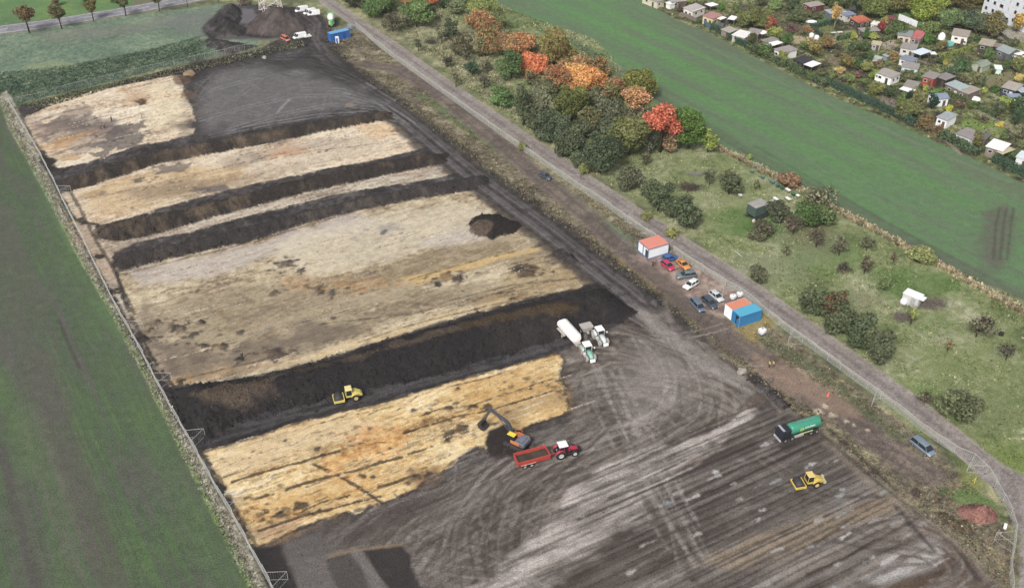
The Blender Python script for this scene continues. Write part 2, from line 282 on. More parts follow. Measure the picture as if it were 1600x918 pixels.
for pts, c, op in [([(1080, 882), (1200, 830), (1400, 770), (1430, 785), (1300, 835), (1160, 890)], (164, 146, 122), 0.6), ([(1180, 880), (1330, 840), (1420, 800), (1460, 830), (1380, 850), (1250, 920)], (150, 140, 130), 0.5), ([(1350, 905), (1420, 872), (1465, 850), (1478, 860), (1455, 885), (1380, 912)], (190, 187, 184), 0.85),
        ([(1340, 890), (1390, 860), (1440, 852), (1450, 862), (1390, 880)], (158, 150, 145), 0.7), ([(1370, 920), (1460, 890), (1480, 862), (1494, 862), (1488, 890), (1440, 925)], (96, 80, 68), 0.95), ([(1290, 990), (1370, 935), (1430, 920), (1500, 905), (1560, 990)], (146, 136, 130), 0.6),
        ([(1400, 768), (1440, 800), (1500, 850), (1540, 900), (1520, 905), (1440, 830), (1390, 785)], (132, 122, 116), 0.5)]:
    area(pts, S(*c), soft=1.0, amp=1.0, sc=4, seed=159, op=op)
# ---------------------------------------------------------------- stripped sand and loam areas
def sand(palette, a=(14, 1.6), seed=0, lo=0.3, hi=0.7):
    def f(i):
        t = 0.40*fbm(A1[i]/a[0], A2[i]/(a[1]*3.2), 4, 161+seed)+0.28*fbm(A1[i]/3.0, A2[i]/0.7, 4, 163+seed)+0.32*fbm(X[i]/0.8, Y[i]/0.8, 3, 165+seed)
        c = ramp(nrm(t, lo, hi), palette)
        f1 = fbm(A1[i]/2.6, A2[i]/0.45, 4, 261+seed); f2_ = fbm(X[i]/3.2, Y[i]/3.2, 3, 263+seed)
        k = sm(.60, .70, f1+.35*(f2_-.5))[:, None]*.45; c = c*(1-k)+S(96, 78, 62)[None]*k
        k = sm(.60, .70, fbm(A1[i]/1.9, A2[i]/0.8, 3, 265+seed)+.3*(fbm(X[i]/5, Y[i]/5, 2, 267+seed)-.5))[:, None]*.5; return c*(1-k)+c*1.22*k
    return f
CREAM = [(0, (150, 128, 108)), (0.18, (198, 176, 152)), (0.4, (228, 210, 184)), (0.75, (240, 226, 202)), (1, (248, 238, 220))]
TAN = [(0, (108, 94, 82)), (0.2, (156, 140, 117)), (0.45, (198, 182, 152)), (0.75, (216, 202, 172)), (1, (232, 220, 196))]
GOLD = [(0, (140, 108, 70)), (0.16, (200, 164, 112)), (0.38, (230, 200, 146)), (0.7, (244, 220, 172)), (1, (250, 234, 202))]
GREYB = [(0, (104, 94, 86)), (0.3, (138, 126, 112)), (0.6, (164, 150, 130)), (1, (190, 176, 152))]
S1 = [(35, 185), (90, 158), (150, 142), (215, 128), (270, 117), (284, 122), (288, 142), (300, 165), (308, 190), (305, 210), (262, 220), (225, 226), (130, 256), (88, 264), (55, 222)]
S2 = [(92, 302), (140, 290), (240, 258), (330, 240), (430, 222), (520, 202), (602, 187), (628, 198), (668, 230), (600, 248), (500, 266), (400, 287), (300, 312), (240, 330), (160, 352), (120, 345)]
S3 = [(120, 345), (150, 352), (150, 372), (195, 376), (260, 360), (360, 332), (440, 309), (560, 283), (650, 263), (700, 254), (722, 268), (690, 278), (600, 292), (520, 306), (400, 335), (300, 362), (210, 380), (180, 396), (174, 412), (182, 424), (190, 460), (238, 560), (272, 604), (262, 606), (205, 512), (165, 440), (110, 345)]
S4 = [(182, 424), (270, 402), (400, 374), (470, 350), (560, 327), (650, 310), (752, 294), (790, 318), (830, 350), (880, 388), (938, 440), (900, 452), (800, 474), (700, 500), (620, 526), (560, 545), (470, 572), (400, 588), (330, 600), (272, 604), (240, 562), (205, 500)]
S5 = [(316, 707), (380, 688), (450, 665), (560, 636), (640, 616), (700, 598), (790, 574), (872, 552), (882, 562), (874, 580), (880, 600), (890, 640), (874, 650), (820, 668), (770, 690), (720, 712), (690, 735), (670, 740), (655, 765), (600, 785), (500, 812), (402, 855), (372, 802), (340, 745)]
kw = dict(soft=0.12, amp=0.9, sc=2.2, grain=.6, aniso=(5, 0.8, 0.6), st=.36)
area(S1, sand(CREAM), seed=171, **kw)
area(S2, sand(CREAM, seed=2, lo=0.26, hi=0.74), seed=172, **kw)
area(S3, sand([(0, (128, 114, 102)), (0.4, (188, 174, 156)), (1, (226, 216, 198))], seed=4), seed=173, **kw)
area(S4, sand(TAN, a=(18, 2.4), seed=6), seed=174, **kw)
area(S5, sand(GOLD, seed=8), seed=175, **kw)
def wash(pts, c, op=0.5, soft=2.0, amp=2.5, sc=5, seed=180): area(pts, S(*c) if not callable(c) else c, soft=soft, amp=amp, sc=sc, seed=seed, op=op, aniso=(8, 1.5, 1.2))
def ell(cu, cv, ru, rv, n=10): return [(cu+ru*math.cos(k*2*math.pi/n), cv+rv*math.sin(k*2*math.pi/n)) for k in range(n)]
# S1 tints: purple-brown patches on the left, yellow on the right
wash([(50, 200), (110, 172), (140, 165), (150, 190), (200, 200), (190, 215), (120, 240), (70, 225)], (140, 124, 116), 0.55, soft=1.2, amp=5, sc=3)
for a_ in [[(45, 196), (70, 186), (100, 176), (135, 168)], [(45, 205), (85, 192), (130, 182)], [(60, 216), (95, 205), (135, 198), (185, 196)], [(75, 226), (110, 216), (150, 210), (185, 204)], [(95, 238), (140, 226), (190, 216)], [(60, 210), (75, 222)]]:
    stroke(a_, 1.6, S(120, 106, 100), op=.75, soft=.4, amp=1.3, sc=1.6, brk=.7)
wash([(112, 182), (128, 180), (132, 187), (114, 190)], (224, 206, 180), .8, soft=.3, amp=.6)
wash([(100, 190), (185, 188), (190, 205), (110, 212)], (118, 108, 106), 0.6, soft=0.8, amp=2)
wash([(150, 225), (190, 190), (215, 192), (222, 228), (150, 245)], (100, 95, 95), 0.8, soft=0.3, amp=5, sc=2.2)
wash([(60, 196), (120, 178), (150, 182), (130, 200), (80, 212)], (104, 94, 92), .6, soft=.3, amp=5, sc=2.0, seed=188)
wash([(60, 232), (100, 212), (150, 205), (100, 232)], (206, 160, 100), 0.5)
wash([(190, 140), (235, 138), (235, 165), (190, 168)], (188, 150, 116), 0.45)
wash([(230, 130), (280, 128), (300, 200), (235, 205)], (238, 222, 186), 0.5)
wash([(35, 185), (60, 178), (80, 205), (60, 215)], (170, 150, 138), 0.5)
for e, c, op in [(ell(222, 160, 6, 5), (60, 50, 46), 0.9), (ell(165, 190, 20, 5), (110, 100, 98), .6), (ell(285, 125, 14, 8), (150, 124, 98), .9), (ell(295, 148, 14, 6), (142, 118, 92), .8), (ell(320, 178, 16, 9), (104, 92, 82), .8), (ell(307, 195, 10, 6), (66, 60, 58), .9), (ell(110, 246, 16, 5), (196, 164, 120), .7), (ell(75, 252, 14, 8), (58, 54, 54), .9)]:
    wash(e, c, op, soft=0.4, amp=0.8, sc=2, seed=182)
# S2 tints
wash([(110, 300), (240, 270), (380, 255), (400, 280), (250, 320), (150, 345)], (198, 166, 116), 0.55, amp=4, sc=8)
wash([(190, 300), (300, 275), (330, 285), (230, 315)], (130, 116, 100), 0.55, amp=2)
wash([(240, 262), (300, 254), (300, 262), (250, 272)], (112, 102, 98), 0.8, soft=0.4, amp=2.5, sc=2)
wash([(250, 300), (360, 275), (470, 262), (480, 270), (360, 295), (260, 318)], (140, 122, 100), .5, amp=4, sc=4)
wash([(380, 240), (520, 212), (540, 220), (400, 250)], (150, 134, 120), .5, amp=4, sc=3)
wash([(295, 298), (330, 290), (355, 286), (356, 296), (320, 302)], (112, 104, 104), 0.85, soft=0.4, amp=1)
wash([(380, 262), (500, 225), (580, 215), (600, 235), (480, 262), (400, 275)], (206, 192, 172), 0.5, amp=3)
wash([(410, 240), (450, 230), (480, 236), (430, 248)], (206, 150, 104), 0.5)
wash([(560, 196), (600, 192), (630, 205), (590, 215)], (220, 176, 120), 0.5)
wash([(340, 246), (400, 236), (420, 250), (360, 262)], (128, 118, 108), 0.45)
for a in [[(100, 318), (230, 290), (400, 250), (560, 214)], [(390, 255), (500, 234), (600, 224)], [(150, 354), (170, 350), (185, 346)]]: stroke(a, 0.35, S(92, 82, 74), op=0.7, soft=0.12, amp=0.25, sc=1, h=-0.05, brk=0.8)
# S3 / left corridor
wash([(110, 350), (140, 350), (175, 400), (190, 440), (165, 440)], (206, 182, 158), 0.6)
wash([(200, 515), (225, 470), (270, 520), (275, 590), (245, 570)], (124, 110, 100), 0.65, amp=3)
stroke([(108, 295), (130, 335), (150, 375), (175, 415), (192, 452), (210, 490)], 0.9, S(84, 76, 72), op=0.8, soft=0.15, amp=0.3, h=-0.1)
for c in [(78, 252), (128, 345), (155, 400), (185, 455), (222, 530)]: wash(ell(c[0], c[1], 9, 5), (52, 50, 48), 0.95, soft=0.3, amp=0.5, sc=1.4, seed=185)
# S4 tints
wash([(190, 425), (320, 395), (420, 372), (500, 345), (560, 332), (600, 350), (480, 385), (350, 420), (230, 450)], (206, 196, 188), 0.75, amp=4, sc=7)
wash([(430, 380), (560, 345), (700, 320), (760, 330), (780, 372), (640, 400), (520, 420), (430, 420)], (222, 211, 188), 0.65, amp=5, sc=9)
wash([(590, 352), (615, 348), (622, 358), (600, 363)], (150, 146, 146), 0.6, soft=1.2, amp=1.5)
wash([(650, 375), (720, 360), (770, 368), (700, 388)], (196, 188, 186), 0.5)
wash([(560, 430), (700, 385), (790, 372), (870, 385), (860, 400), (760, 420), (660, 440), (600, 455)], (150, 134, 108), 0.6, amp=4)
wash([(240, 480), (420, 440), (560, 430), (700, 440), (800, 440), (760, 475), (600, 500), (440, 560), (300, 590)], (152, 138, 116), 0.6, amp=6, sc=8)
wash([(300, 560), (420, 520), (500, 500), (560, 510), (480, 550), (360, 590)], (116, 104, 94), 0.7, amp=5, sc=4)
wash([(240, 540), (300, 530), (340, 560), (320, 590), (270, 590)], (116, 104, 94), 0.7, amp=4, sc=3)
wash([(820, 405), (930, 425), (938, 440), (800, 470), (740, 475), (780, 450)], (166, 144, 106), 0.6, amp=3)
wash([(430, 430), (470, 420), (500, 445), (480, 465), (450, 450)], (206, 160, 108), 0.25, amp=3)
wash([(500, 440), (600, 430), (640, 445), (560, 460)], (212, 168, 110), 0.25, amp=3)
wash([(630, 435), (690, 418), (790, 395), (860, 382), (862, 388), (790, 404), (700, 428), (650, 444)], (222, 190, 132), 0.7, soft=0.5, amp=1)
wash([(500, 560), (620, 522), (720, 490), (800, 472), (800, 466), (700, 488), (560, 530), (480, 556)], (222, 198, 156), 0.7, soft=0.6, amp=1.4)
wash([(280, 595), (400, 582), (470, 560), (440, 556), (350, 575)], (196, 160, 116), 0.45)
for a in [[(182, 430), (400, 376), (560, 328), (750, 294)], [(640, 437), (730, 410), (860, 380)], [(500, 506), (640, 490), (760, 462), (840, 448)], [(700, 470), (800, 445), (920, 432)], [(560, 535), (640, 508), (760, 478), (890, 452)], [(290, 590), (420, 560), (520, 530)], [(740, 470), (830, 440), (860, 430)], [(300, 395), (380, 375)], [(880, 395), (840, 402), (800, 412)]]:
    stroke(a, 0.45, S(86, 76, 68), op=0.75, soft=0.15, amp=0.3, sc=1.2, h=-0.06, brk=0.6)
rs = np.random.RandomState(5)
def blob(u, v, r, c, op=0.9, h=0.0, sq=1.0, seed=0):            # a dug patch or a lump of soil about r metres wide
    cx, cy = G(u, v); cx += 0; n = 9; an = np.arange(n)*2*np.pi/n
    rr = r*(1+0.35*(np.random.RandomState(int(u*7+v*13) % 9999).rand(n)-0.5)*2)
    pts = np.stack([cx+rr*np.cos(an), cy+rr*np.sin(an)*sq], 1)
    idx, d = sdf(pts, 3, world=True)
    if idx.size == 0: return
    d = d+wob(idx, 0.35*min(r, 2), 0.9, int(u+v) % 71)
    q_ = min(r, 1.6); a = (sm(-0.12, 0.30*q_, d)*.6+sm(-.05, .1, d-.05-.4*q_*fbm(X[idx]/.7, Y[idx]/.7, 2, 77))*.4)*op; mix(idx, S(*c)*(0.85+0.3*fbm(X[idx]/0.6, Y[idx]/0.6, 2, 9))[:, None], a)
    if h: Z[idx] += h*sm(0, r*0.6, d)*(0.7+0.6*fbm(X[idx]/0.8, Y[idx]/0.8, 2, 19))
for b in [(447, 412, 2.0, (96, 86, 78), .35), (470, 424, 1.6, (86, 78, 72), .3), (500, 452, 1.8, (104, 92, 80), .3), (520, 458, 1.6, (92, 84, 76), .3), (430, 458, 1.6, (110, 98, 84), .3), (685, 442, 1.3, (54, 48, 46), -.3), (714, 436, 1.9, (58, 52, 46), .5), (700, 432, 2.2, (150, 122, 86), .3), (820, 424, 3.0, (84, 72, 60), .4), (805, 422, 1.6, (60, 52, 48), .3), (835, 420, 1.4, (120, 100, 78), .3),
          (883, 398, 2.8, (54, 48, 44), 1.0), (798, 468, 1.2, (78, 68, 60), .2), (270, 512, 1.4, (56, 52, 50), .5), (316, 503, 1.1, (48, 46, 46), .5), (282, 515, 1.6, (128, 116, 102), .6), (302, 524, 1.2, (78, 74, 70), .3), (319, 540, 1.0, (66, 62, 60), .4), (350, 541, 1.1, (74, 68, 62), .4), (375, 520, 1.2, (86, 78, 72), .3), (372, 562, 1.3, (50, 50, 52), .3), (225, 530, 1.5, (60, 56, 54), .4), (246, 505, 1.3, (96, 84, 74), .4), (235, 516, 1.0, (88, 76, 66), .3), (280, 595, 1.3, (60, 54, 50), .4),
          (520, 497, .8, (86, 78, 72), .1), (345, 487, 1.1, (150, 126, 100), .1), (430, 553, 2.6, (84, 76, 70), .2), (600, 362, 1.2, (110, 106, 108), 0), (595, 322, 1.0, (110, 96, 84), .4), (585, 318, .7, (150, 126, 100), .3), (745, 483, .8, (90, 82, 74), 0), (585, 483, 1.3, (206, 196, 180), 0),
          (480, 437, .6, (120, 96, 76), 0), (150, 185, 1.0, (88, 80, 78), 0), (130, 160, .9, (120, 100, 84), 0), (325, 296, .8, (98, 92, 92), 0), (215, 283, 1.6, (110, 102, 98), 0), (160, 300, 1.5, (140, 126, 116), 0), (510, 235, .8, (90, 84, 80), 0), (735, 305, .6, (110, 100, 92), 0)]:
    blob(b[0], b[1], b[2], b[3], h=b[4])
# S5 tints
wash([(318, 712), (440, 672), (540, 648), (600, 660), (560, 690), (440, 720), (350, 750)], (228, 206, 168), 0.75, amp=3, sc=7)
wash([(560, 660), (600, 650), (640, 690), (600, 720), (540, 712)], (226, 160, 92), 0.35, amp=6, sc=3)
wash([(510, 708), (560, 705), (560, 740), (520, 745)], (226, 160, 92), 0.35, amp=5, sc=3)
wash([(380, 790), (480, 765), (560, 745), (650, 720), (680, 735), (560, 780), (420, 835)], (212, 168, 104), 0.5, amp=3)
wash([(700, 600), (860, 556), (880, 600), (885, 640), (800, 665), (720, 660)], (206, 164, 100), 0.55, amp=4)
wash([(390, 830), (440, 812), (480, 812), (410, 848)], (170, 146, 130), 0.6, amp=1)
wash([(640, 735), (690, 725), (675, 755), (650, 765)], (118, 90, 64), 0.8, amp=2, sc=3)
wash([(760, 640), (850, 610), (885, 612), (880, 630), (800, 655)], (150, 136, 118), 0.4, amp=2)
for a, wd in [([(362, 752), (400, 740), (440, 728), (470, 722), (490, 715), (530, 704)], 0.7), ([(400, 778), (450, 762), (500, 747), (560, 733), (600, 720), (628, 714)], 0.8), ([(405, 828), (470, 806), (520, 794), (560, 782), (595, 774)], 0.6), ([(490, 725), (530, 743), (560, 760), (608, 792)], 0.7), ([(592, 760), (620, 752), (640, 744)], 0.8), ([(638, 709), (660, 702), (675, 697)], 0.5), ([(740, 712), (760, 706), (790, 694)], 0.5), ([(740, 632), (800, 612), (860, 592)], 0.35), ([(700, 604), (760, 590), (800, 578)], 0.35), ([(780, 688), (840, 662), (890, 645)], 0.6),
              ([(632, 676), (680, 660), (720, 648), (768, 640), (800, 630), (870, 608)], 0.45), ([(655, 650), (680, 640), (712, 630)], 0.3), ([(672, 764), (720, 748), (780, 712)], 0.4), ([(430, 806), (470, 800), (500, 785), (545, 773)], 0.4), ([(350, 745), (380, 735)], 0.3), ([(560, 693), (600, 690)], .3), ([(500, 660), (540, 650), (590, 640)], .3), ([(620, 640), (650, 620)], .25)]:
    stroke(a, wd, S(74, 60, 50), op=0.9, soft=0.12, amp=0.28, sc=0.9, h=-0.08, brk=0.45 if wd < 0.6 else 0.2)
for b in [(497, 702, 1.0, (70, 60, 56), .1), (503, 712, 0.8, (74, 62, 56), .1), (468, 790, 1.6, (66, 58, 54), .2), (438, 805, .7, (84, 72, 62), .1), (565, 743, .8, (66, 56, 48), 0), (583, 744, .7, (62, 54, 48), 0), (648, 642, 1.0, (88, 76, 64), 0), (700, 637, 1.1, (84, 72, 62), .2), (712, 630, .8, (88, 76, 64), 0), (760, 637, 1.4, (76, 66, 58), .1), (700, 682, 1.6, (70, 60, 52), .2), (722, 670, 1.3, (88, 74, 60), .2), (716, 607, .6, (60, 56, 50), .2), (855, 600, .8, (80, 66, 54), 0), (697, 690, .8, (58, 52, 48), .2), (577, 790, .6, (108, 84, 76), 0), (590, 788, .6, (92, 78, 72), 0), (445, 687, .5, (86, 78, 72), 0), (610, 700, .5, (66, 60, 56), 0), (395, 705, .5, (120, 100, 84), 0), (480, 760, .4, (120, 92, 64), 0)]:
    blob(b[0], b[1], b[2], b[3], h=b[4])
# scattered small clods and stains on every stripped surface
sandpolys = [(S1, 60), (S2, 60), (S3, 50), (S4, 190), (S5, 130)]
for poly, cnt in sandpolys:
    a = np.array(poly, float); k = 0
    while k < cnt:
        u = rs.uniform(a[:, 0].min(), a[:, 0].max()); v = rs.uniform(a[:, 1].min(), a[:, 1].max())
        ins = False
        for i in range(len(a)):
            p, q = a[i], a[(i+1) % len(a)]
            if (p[1] > v) != (q[1] > v) and u < (q[0]-p[0])*(v-p[1])/(q[1]-p[1])+p[0]: ins = not ins
        if not ins: continue
        k += 1
        c = [(110, 90, 70), (90, 76, 66), (150, 126, 96), (200, 150, 96), (128, 112, 98)][rs.randint(5)]
        if rs.rand() < 0.4:
            L = rs.uniform(1, 5); x, y = G(u, v); d = e1*L
            stroke(np.array([[x, y], [x+d[0]*0.5+rs.uniform(-.2, .2), y+d[1]*0.5+rs.uniform(-.2, .2)], [x+d[0], y+d[1]]]), rs.uniform(.12, .3), S(*c), op=.7, soft=.1, amp=.2, sc=.7, world=True, brk=.4)
        else: blob(u, v, rs.uniform(.15, .7), c, op=0.7, sq=0.6)
def cluster(u, v, ru, rv, n, seed, cols, rmin=.15, rmax=.8, h=.15):
    q = np.random.RandomState(seed)
    for k in range(n): blob(u+q.normal()*ru*.5, v+q.normal()*rv*.5, rmin+(rmax-rmin)*q.rand()**2, cols[q.randint(len(cols))], op=q.uniform(.6, .95), h=h*q.rand(), sq=.7)
DKC = [(66, 58, 54), (84, 74, 66), (104, 92, 80), (134, 114, 90), (56, 50, 50)]
OCH = [(206, 158, 100), (196, 142, 92), (150, 118, 84), (112, 92, 72), (222, 190, 140)]
for k, c_ in enumerate([(447, 414, 26, 9, 26, DKC), (500, 455, 40, 10, 30, DKC), (700, 434, 34, 9, 26, DKC), (820, 424, 26, 6, 22, DKC), (290, 512, 40, 12, 30, DKC), (330, 540, 40, 10, 22, DKC), (430, 552, 40, 9, 20, DKC), (560, 445, 60, 10, 24, OCH), (460, 440, 50, 10, 20, OCH), (800, 460, 50, 6, 18, DKC), (330, 470, 90, 20, 40, [(150, 134, 116), (128, 114, 100), (170, 152, 130)]), (620, 480, 80, 12, 34, [(140, 124, 104), (120, 108, 92), (176, 158, 128)]), (590, 322, 16, 4, 12, DKC), (250, 520, 24, 20, 22, DKC), (225, 285, 60, 12, 20, DKC), (440, 245, 70, 10, 22, OCH), (600, 205, 30, 8, 14, OCH), (140, 330, 30, 12, 14, OCH), (560, 690, 46, 22, 34, OCH), (700, 650, 60, 24, 26, DKC), (820, 600, 50, 18, 22, DKC), (450, 800, 40, 10, 16, DKC), (400, 800, 40, 24, 22, OCH), (660, 745, 22, 14, 22, DKC), (150, 205, 60, 20, 40, [(120, 108, 104), (96, 90, 90), (136, 118, 108), (150, 126, 108)]), (200, 222, 36, 14, 30, [(84, 80, 80), (104, 98, 96), (70, 66, 66)]), (250, 150, 50, 14, 22, OCH), (302, 170, 10, 26, 26, DKC), (220, 158, 30, 10, 12, OCH), (880, 600, 10, 26, 18, DKC), (540, 300, 60, 6, 14, DKC), (190, 360, 20, 20, 12, DKC), (620, 360, 60, 12, 14, [(170, 164, 160), (186, 180, 176), (150, 146, 146)]), (330, 420, 60, 14, 18, [(196, 186, 176), (176, 160, 146), (214, 200, 186)])]):
    cluster(c_[0], c_[1], c_[2]*1.2, c_[3]*1.2, int(c_[4]*1.8), 700+k, c_[5], rmin=.2, rmax=1.0)
for poly, cnt in sandpolys:                       # cracks, scraper edges and the broken dark rim of each surface
    a = np.array(poly, float); m_ = 0
    stroke(list(map(tuple, a))+[tuple(a[0])], .7, S(66, 60, 57), op=.75, soft=.2, amp=.5, sc=1.2, brk=.65, seed=611, h=.05)
    while m_ < cnt*1.2:
        u = rs.uniform(a[:, 0].min(), a[:, 0].max()); v = rs.uniform(a[:, 1].min(), a[:, 1].max()); ins = False
        for i in range(len(a)):
            p, q = a[i], a[(i+1) % len(a)]
            if (p[1] > v) != (q[1] > v) and u < (q[0]-p[0])*(v-p[1])/(q[1]-p[1])+p[0]: ins = not ins
        if not ins: continue
        m_ += 1; x, y = G(u, v); L = rs.uniform(1.5, 9); d = e1*L; w2 = rs.uniform(-.35, .35, 2)
        stroke(np.array([[x, y], [x+d[0]*.3+w2[0], y+d[1]*.3+w2[1]], [x+d[0]*.65-w2[1], y+d[1]*.65+w2[0]], [x+d[0], y+d[1]]]), rs.uniform(.08, .22), S(*[(112, 92, 74), (96, 82, 70), (240, 228, 204), (150, 124, 96)][rs.randint(4)]), op=.65, soft=.08, amp=.22, sc=.6, world=True, brk=.5)
# pit in front of the excavator, dark corner
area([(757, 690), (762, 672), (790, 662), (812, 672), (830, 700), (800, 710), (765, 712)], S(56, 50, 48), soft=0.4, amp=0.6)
area([(272, 606), (330, 600), (400, 590), (560, 546), (700, 502), (800, 476), (940, 445), (1002, 490), (940, 520), (872, 551), (790, 573), (700, 597), (560, 635), (450, 664), (316, 706), (300, 690), (282, 650)],
     lambda i: ramp(nrm(0.6*fbm(A1[i]/12, A2[i]/1.6, 4, 191)+0.4*fbm(X[i]/.8, Y[i]/.8, 3, 192)), [(0, (44, 41, 42)), (0.5, (60, 57, 58)), (1, (84, 80, 82))]), soft=0.2, amp=0.7, sc=2, seed=193)
for a in [[(330, 690), (450, 655), (600, 615), (720, 585), (860, 545)], [(380, 665), (500, 640), (620, 605), (780, 565), (900, 530)], [(440, 645), (640, 595), (800, 552), (900, 522)]]:
    stroke(a, 0.7, S(98, 95, 96), op=0.55, soft=0.5, amp=0.6, h=-0.04, brk=0.3)
# ---------------------------------------------------------------- haul roads and tyre tracks
HAUL = [(478, 30), (498, 60), (505, 85), (530, 108), (570, 135), (620, 175), (680, 225), (740, 275), (800, 318), (860, 362), (920, 410), (975, 452), (1020, 490), (1060, 530)]
stroke(HAUL, 12, lambda i: ramp(nrm(fbm(X[i]/1.5, Y[i]/1.5, 3, 201)), [(0, (46, 43, 43)), (1, (74, 70, 70))]), soft=1.2, amp=1.6, op=0.85)
stroke(HAUL, 7, lambda i: ramp(nrm(fbm(X[i]/1.5, Y[i]/1.5, 3, 201)), [(0, (62, 58, 58)), (1, (92, 88, 88))]), soft=1.0, amp=1.0, op=0.9)
for o, c in [(-2.2, (132, 127, 126)), (-1.2, (118, 114, 113)), (0.0, (66, 62, 62)), (1.0, (126, 121, 120)), (2.2, (108, 104, 103)), (3.4, (60, 56, 56)), (-3.6, (58, 55, 54))]:
    stroke(offset(topoly(HAUL[2:]), o), 0.6, S(*c), op=0.75, soft=0.3, amp=0.35, h=-0.05, world=True, brk=0.25)
for a in [[(470, 20), (492, 40), (488, 60), (500, 78)], [(478, 14), (500, 36), (496, 60), (512, 80)], [(455, 28), (480, 45), (492, 58)]]: stroke(a, 0.8, S(120, 114, 112), op=.6, soft=.4, amp=.3)
for a in [[(570, 100), (620, 108), (680, 140), (740, 190), (800, 240), (860, 290), (920, 340), (970, 385), (1010, 420), (1060, 460), (1130, 520), (1180, 555), (1240, 600), (1320, 650), (1390, 705), (1450, 740)]]:
    stroke(a, 6.0, lambda i: ramp(nrm(0.5*fbm(X[i]/4, Y[i]/4, 3, 203)+.5*fbm(X[i]/.6, Y[i]/.6, 2, 204)), [(0, (92, 82, 78)), (0.5, (116, 104, 98)), (1, (140, 126, 118))]), soft=1.0, amp=1.0, op=0.85, grain=1.2)
    for o in (-1.6, 1.2): stroke(offset(topoly(a), o), 0.8, S(98, 88, 86), op=.6, soft=.4, amp=.3, world=True, h=-.05)
area([(1180, 556), (1240, 572), (1300, 608), (1340, 640), (1345, 655), (1290, 640), (1230, 610), (1190, 590)], S(156, 134, 118), soft=1.5, amp=1.5, op=0.7)
area([(985, 400), (1030, 398), (1060, 395), (1100, 420), (1150, 452), (1170, 470), (1140, 500), (1080, 480), (1040, 450)],
     lambda i: ramp(nrm(fbm(X[i]/1.2, Y[i]/1.2, 4, 205)), [(0, (136, 116, 108)), (0.5, (162, 142, 132)), (1, (184, 166, 156))]), soft=0.8, amp=1.2, grain=1.0, op=0.95)
stroke([(1010, 415), (1050, 450), (1080, 485), (1130, 530), (1150, 550)], 3.4, S(106, 96, 90), soft=1, amp=1, op=.8)
stroke([(1115, 418), (1150, 448)], 1.5, S(150, 118, 96), soft=.8, op=.5)
# site edge: dark bank and pale junction of tracks
area([(1010, 470), (1035, 470), (1065, 500), (1040, 510), (1020, 500)], S(66, 60, 58), soft=1, amp=1, op=.7)
area([(990, 480), (1040, 490), (1075, 520), (1120, 548), (1160, 580), (1195, 600), (1185, 612), (1120, 580), (1060, 550), (1010, 520)], mud, soft=2, amp=2, op=0.8)
for a, wd, c, op in [([(1000, 485), (1030, 520), (1070, 550), (1120, 580), (1170, 610)], 2.0, (158, 150, 146), .5), ([(1040, 470), (1050, 520), (1080, 560)], 1.5, (150, 142, 138), .4), ([(1045, 590), (1050, 620), (1020, 650), (975, 665)], 1.4, (176, 168, 162), .55), ([(1010, 560), (1040, 600), (1050, 625)], 1.8, (160, 152, 146), .4), ([(940, 575), (960, 630), (985, 690), (1010, 740)], 1.2, (150, 142, 136), .6), ([(927, 570), (945, 620), (968, 665), (985, 700)], 1.2, (164, 156, 150), .6), ([(600, 915), (640, 850), (700, 800), (900, 700), (980, 640)], .8, (90, 84, 80), .4),
        ([(975, 665), (1000, 655), (1030, 635), (1042, 605)], .7, (206, 198, 190), .6)]:
    stroke(a, wd, S(*c), op=op, soft=wd*.4, amp=.4, h=-.04, brk=.2)
def arc_tracks(region, n, seed, dark=(74, 67, 64), light=(134, 126, 120), R=(6, 40)):
    r = np.random.RandomState(seed); a = np.array(region, float)
    for k in range(n):
        u = r.uniform(a[:, 0].min(), a[:, 0].max()); v = r.uniform(a[:, 1].min(), a[:, 1].max())
        ins = False
        for i in range(len(a)):
            p, q = a[i], a[(i+1) % len(a)]
            if (p[1] > v) != (q[1] > v) and u < (q[0]-p[0])*(v-p[1])/(q[1]-p[1])+p[0]: ins = not ins
        if not ins: continue
        x, y = G(u, v); rad = r.uniform(*R); th = r.uniform(0, 2*math.pi); span = r.uniform(8, 26)/rad
        cx, cy = x-rad*math.cos(th), y-rad*math.sin(th)
        for o in (0, 1.9):
            an = np.linspace(th-span/2, th+span/2, 10)
            pts = np.stack([cx+(rad+o)*np.cos(an), cy+(rad+o)*np.sin(an)], 1)
            c = dark if r.rand() < .55 else light
            stroke(pts, r.uniform(.35, .6), S(*c), op=r.uniform(.35, .7), soft=.18, amp=.15, h=-.06, world=True, brk=r.uniform(0, .6))
MUDR = [(880, 590), (930, 500), (1020, 480), (1080, 520), (1180, 600), (1200, 620), (1130, 670), (960, 720), (900, 790), (840, 918), (640, 918), (560, 830), (700, 760), (800, 730), (900, 700)]
arc_tracks(MUDR, 90, 3, dark=(80, 72, 68), light=(158, 151, 146), R=(14, 60))
EXCL = (REG != 6)
for p_ in (S5, S4, [(755, 692), (760, 670), (790, 660), (814, 670), (832, 700), (800, 712), (763, 714)]): ix_, d_ = sdf(p_, 1); EXCL[ix_[d_ > -.3]] = True
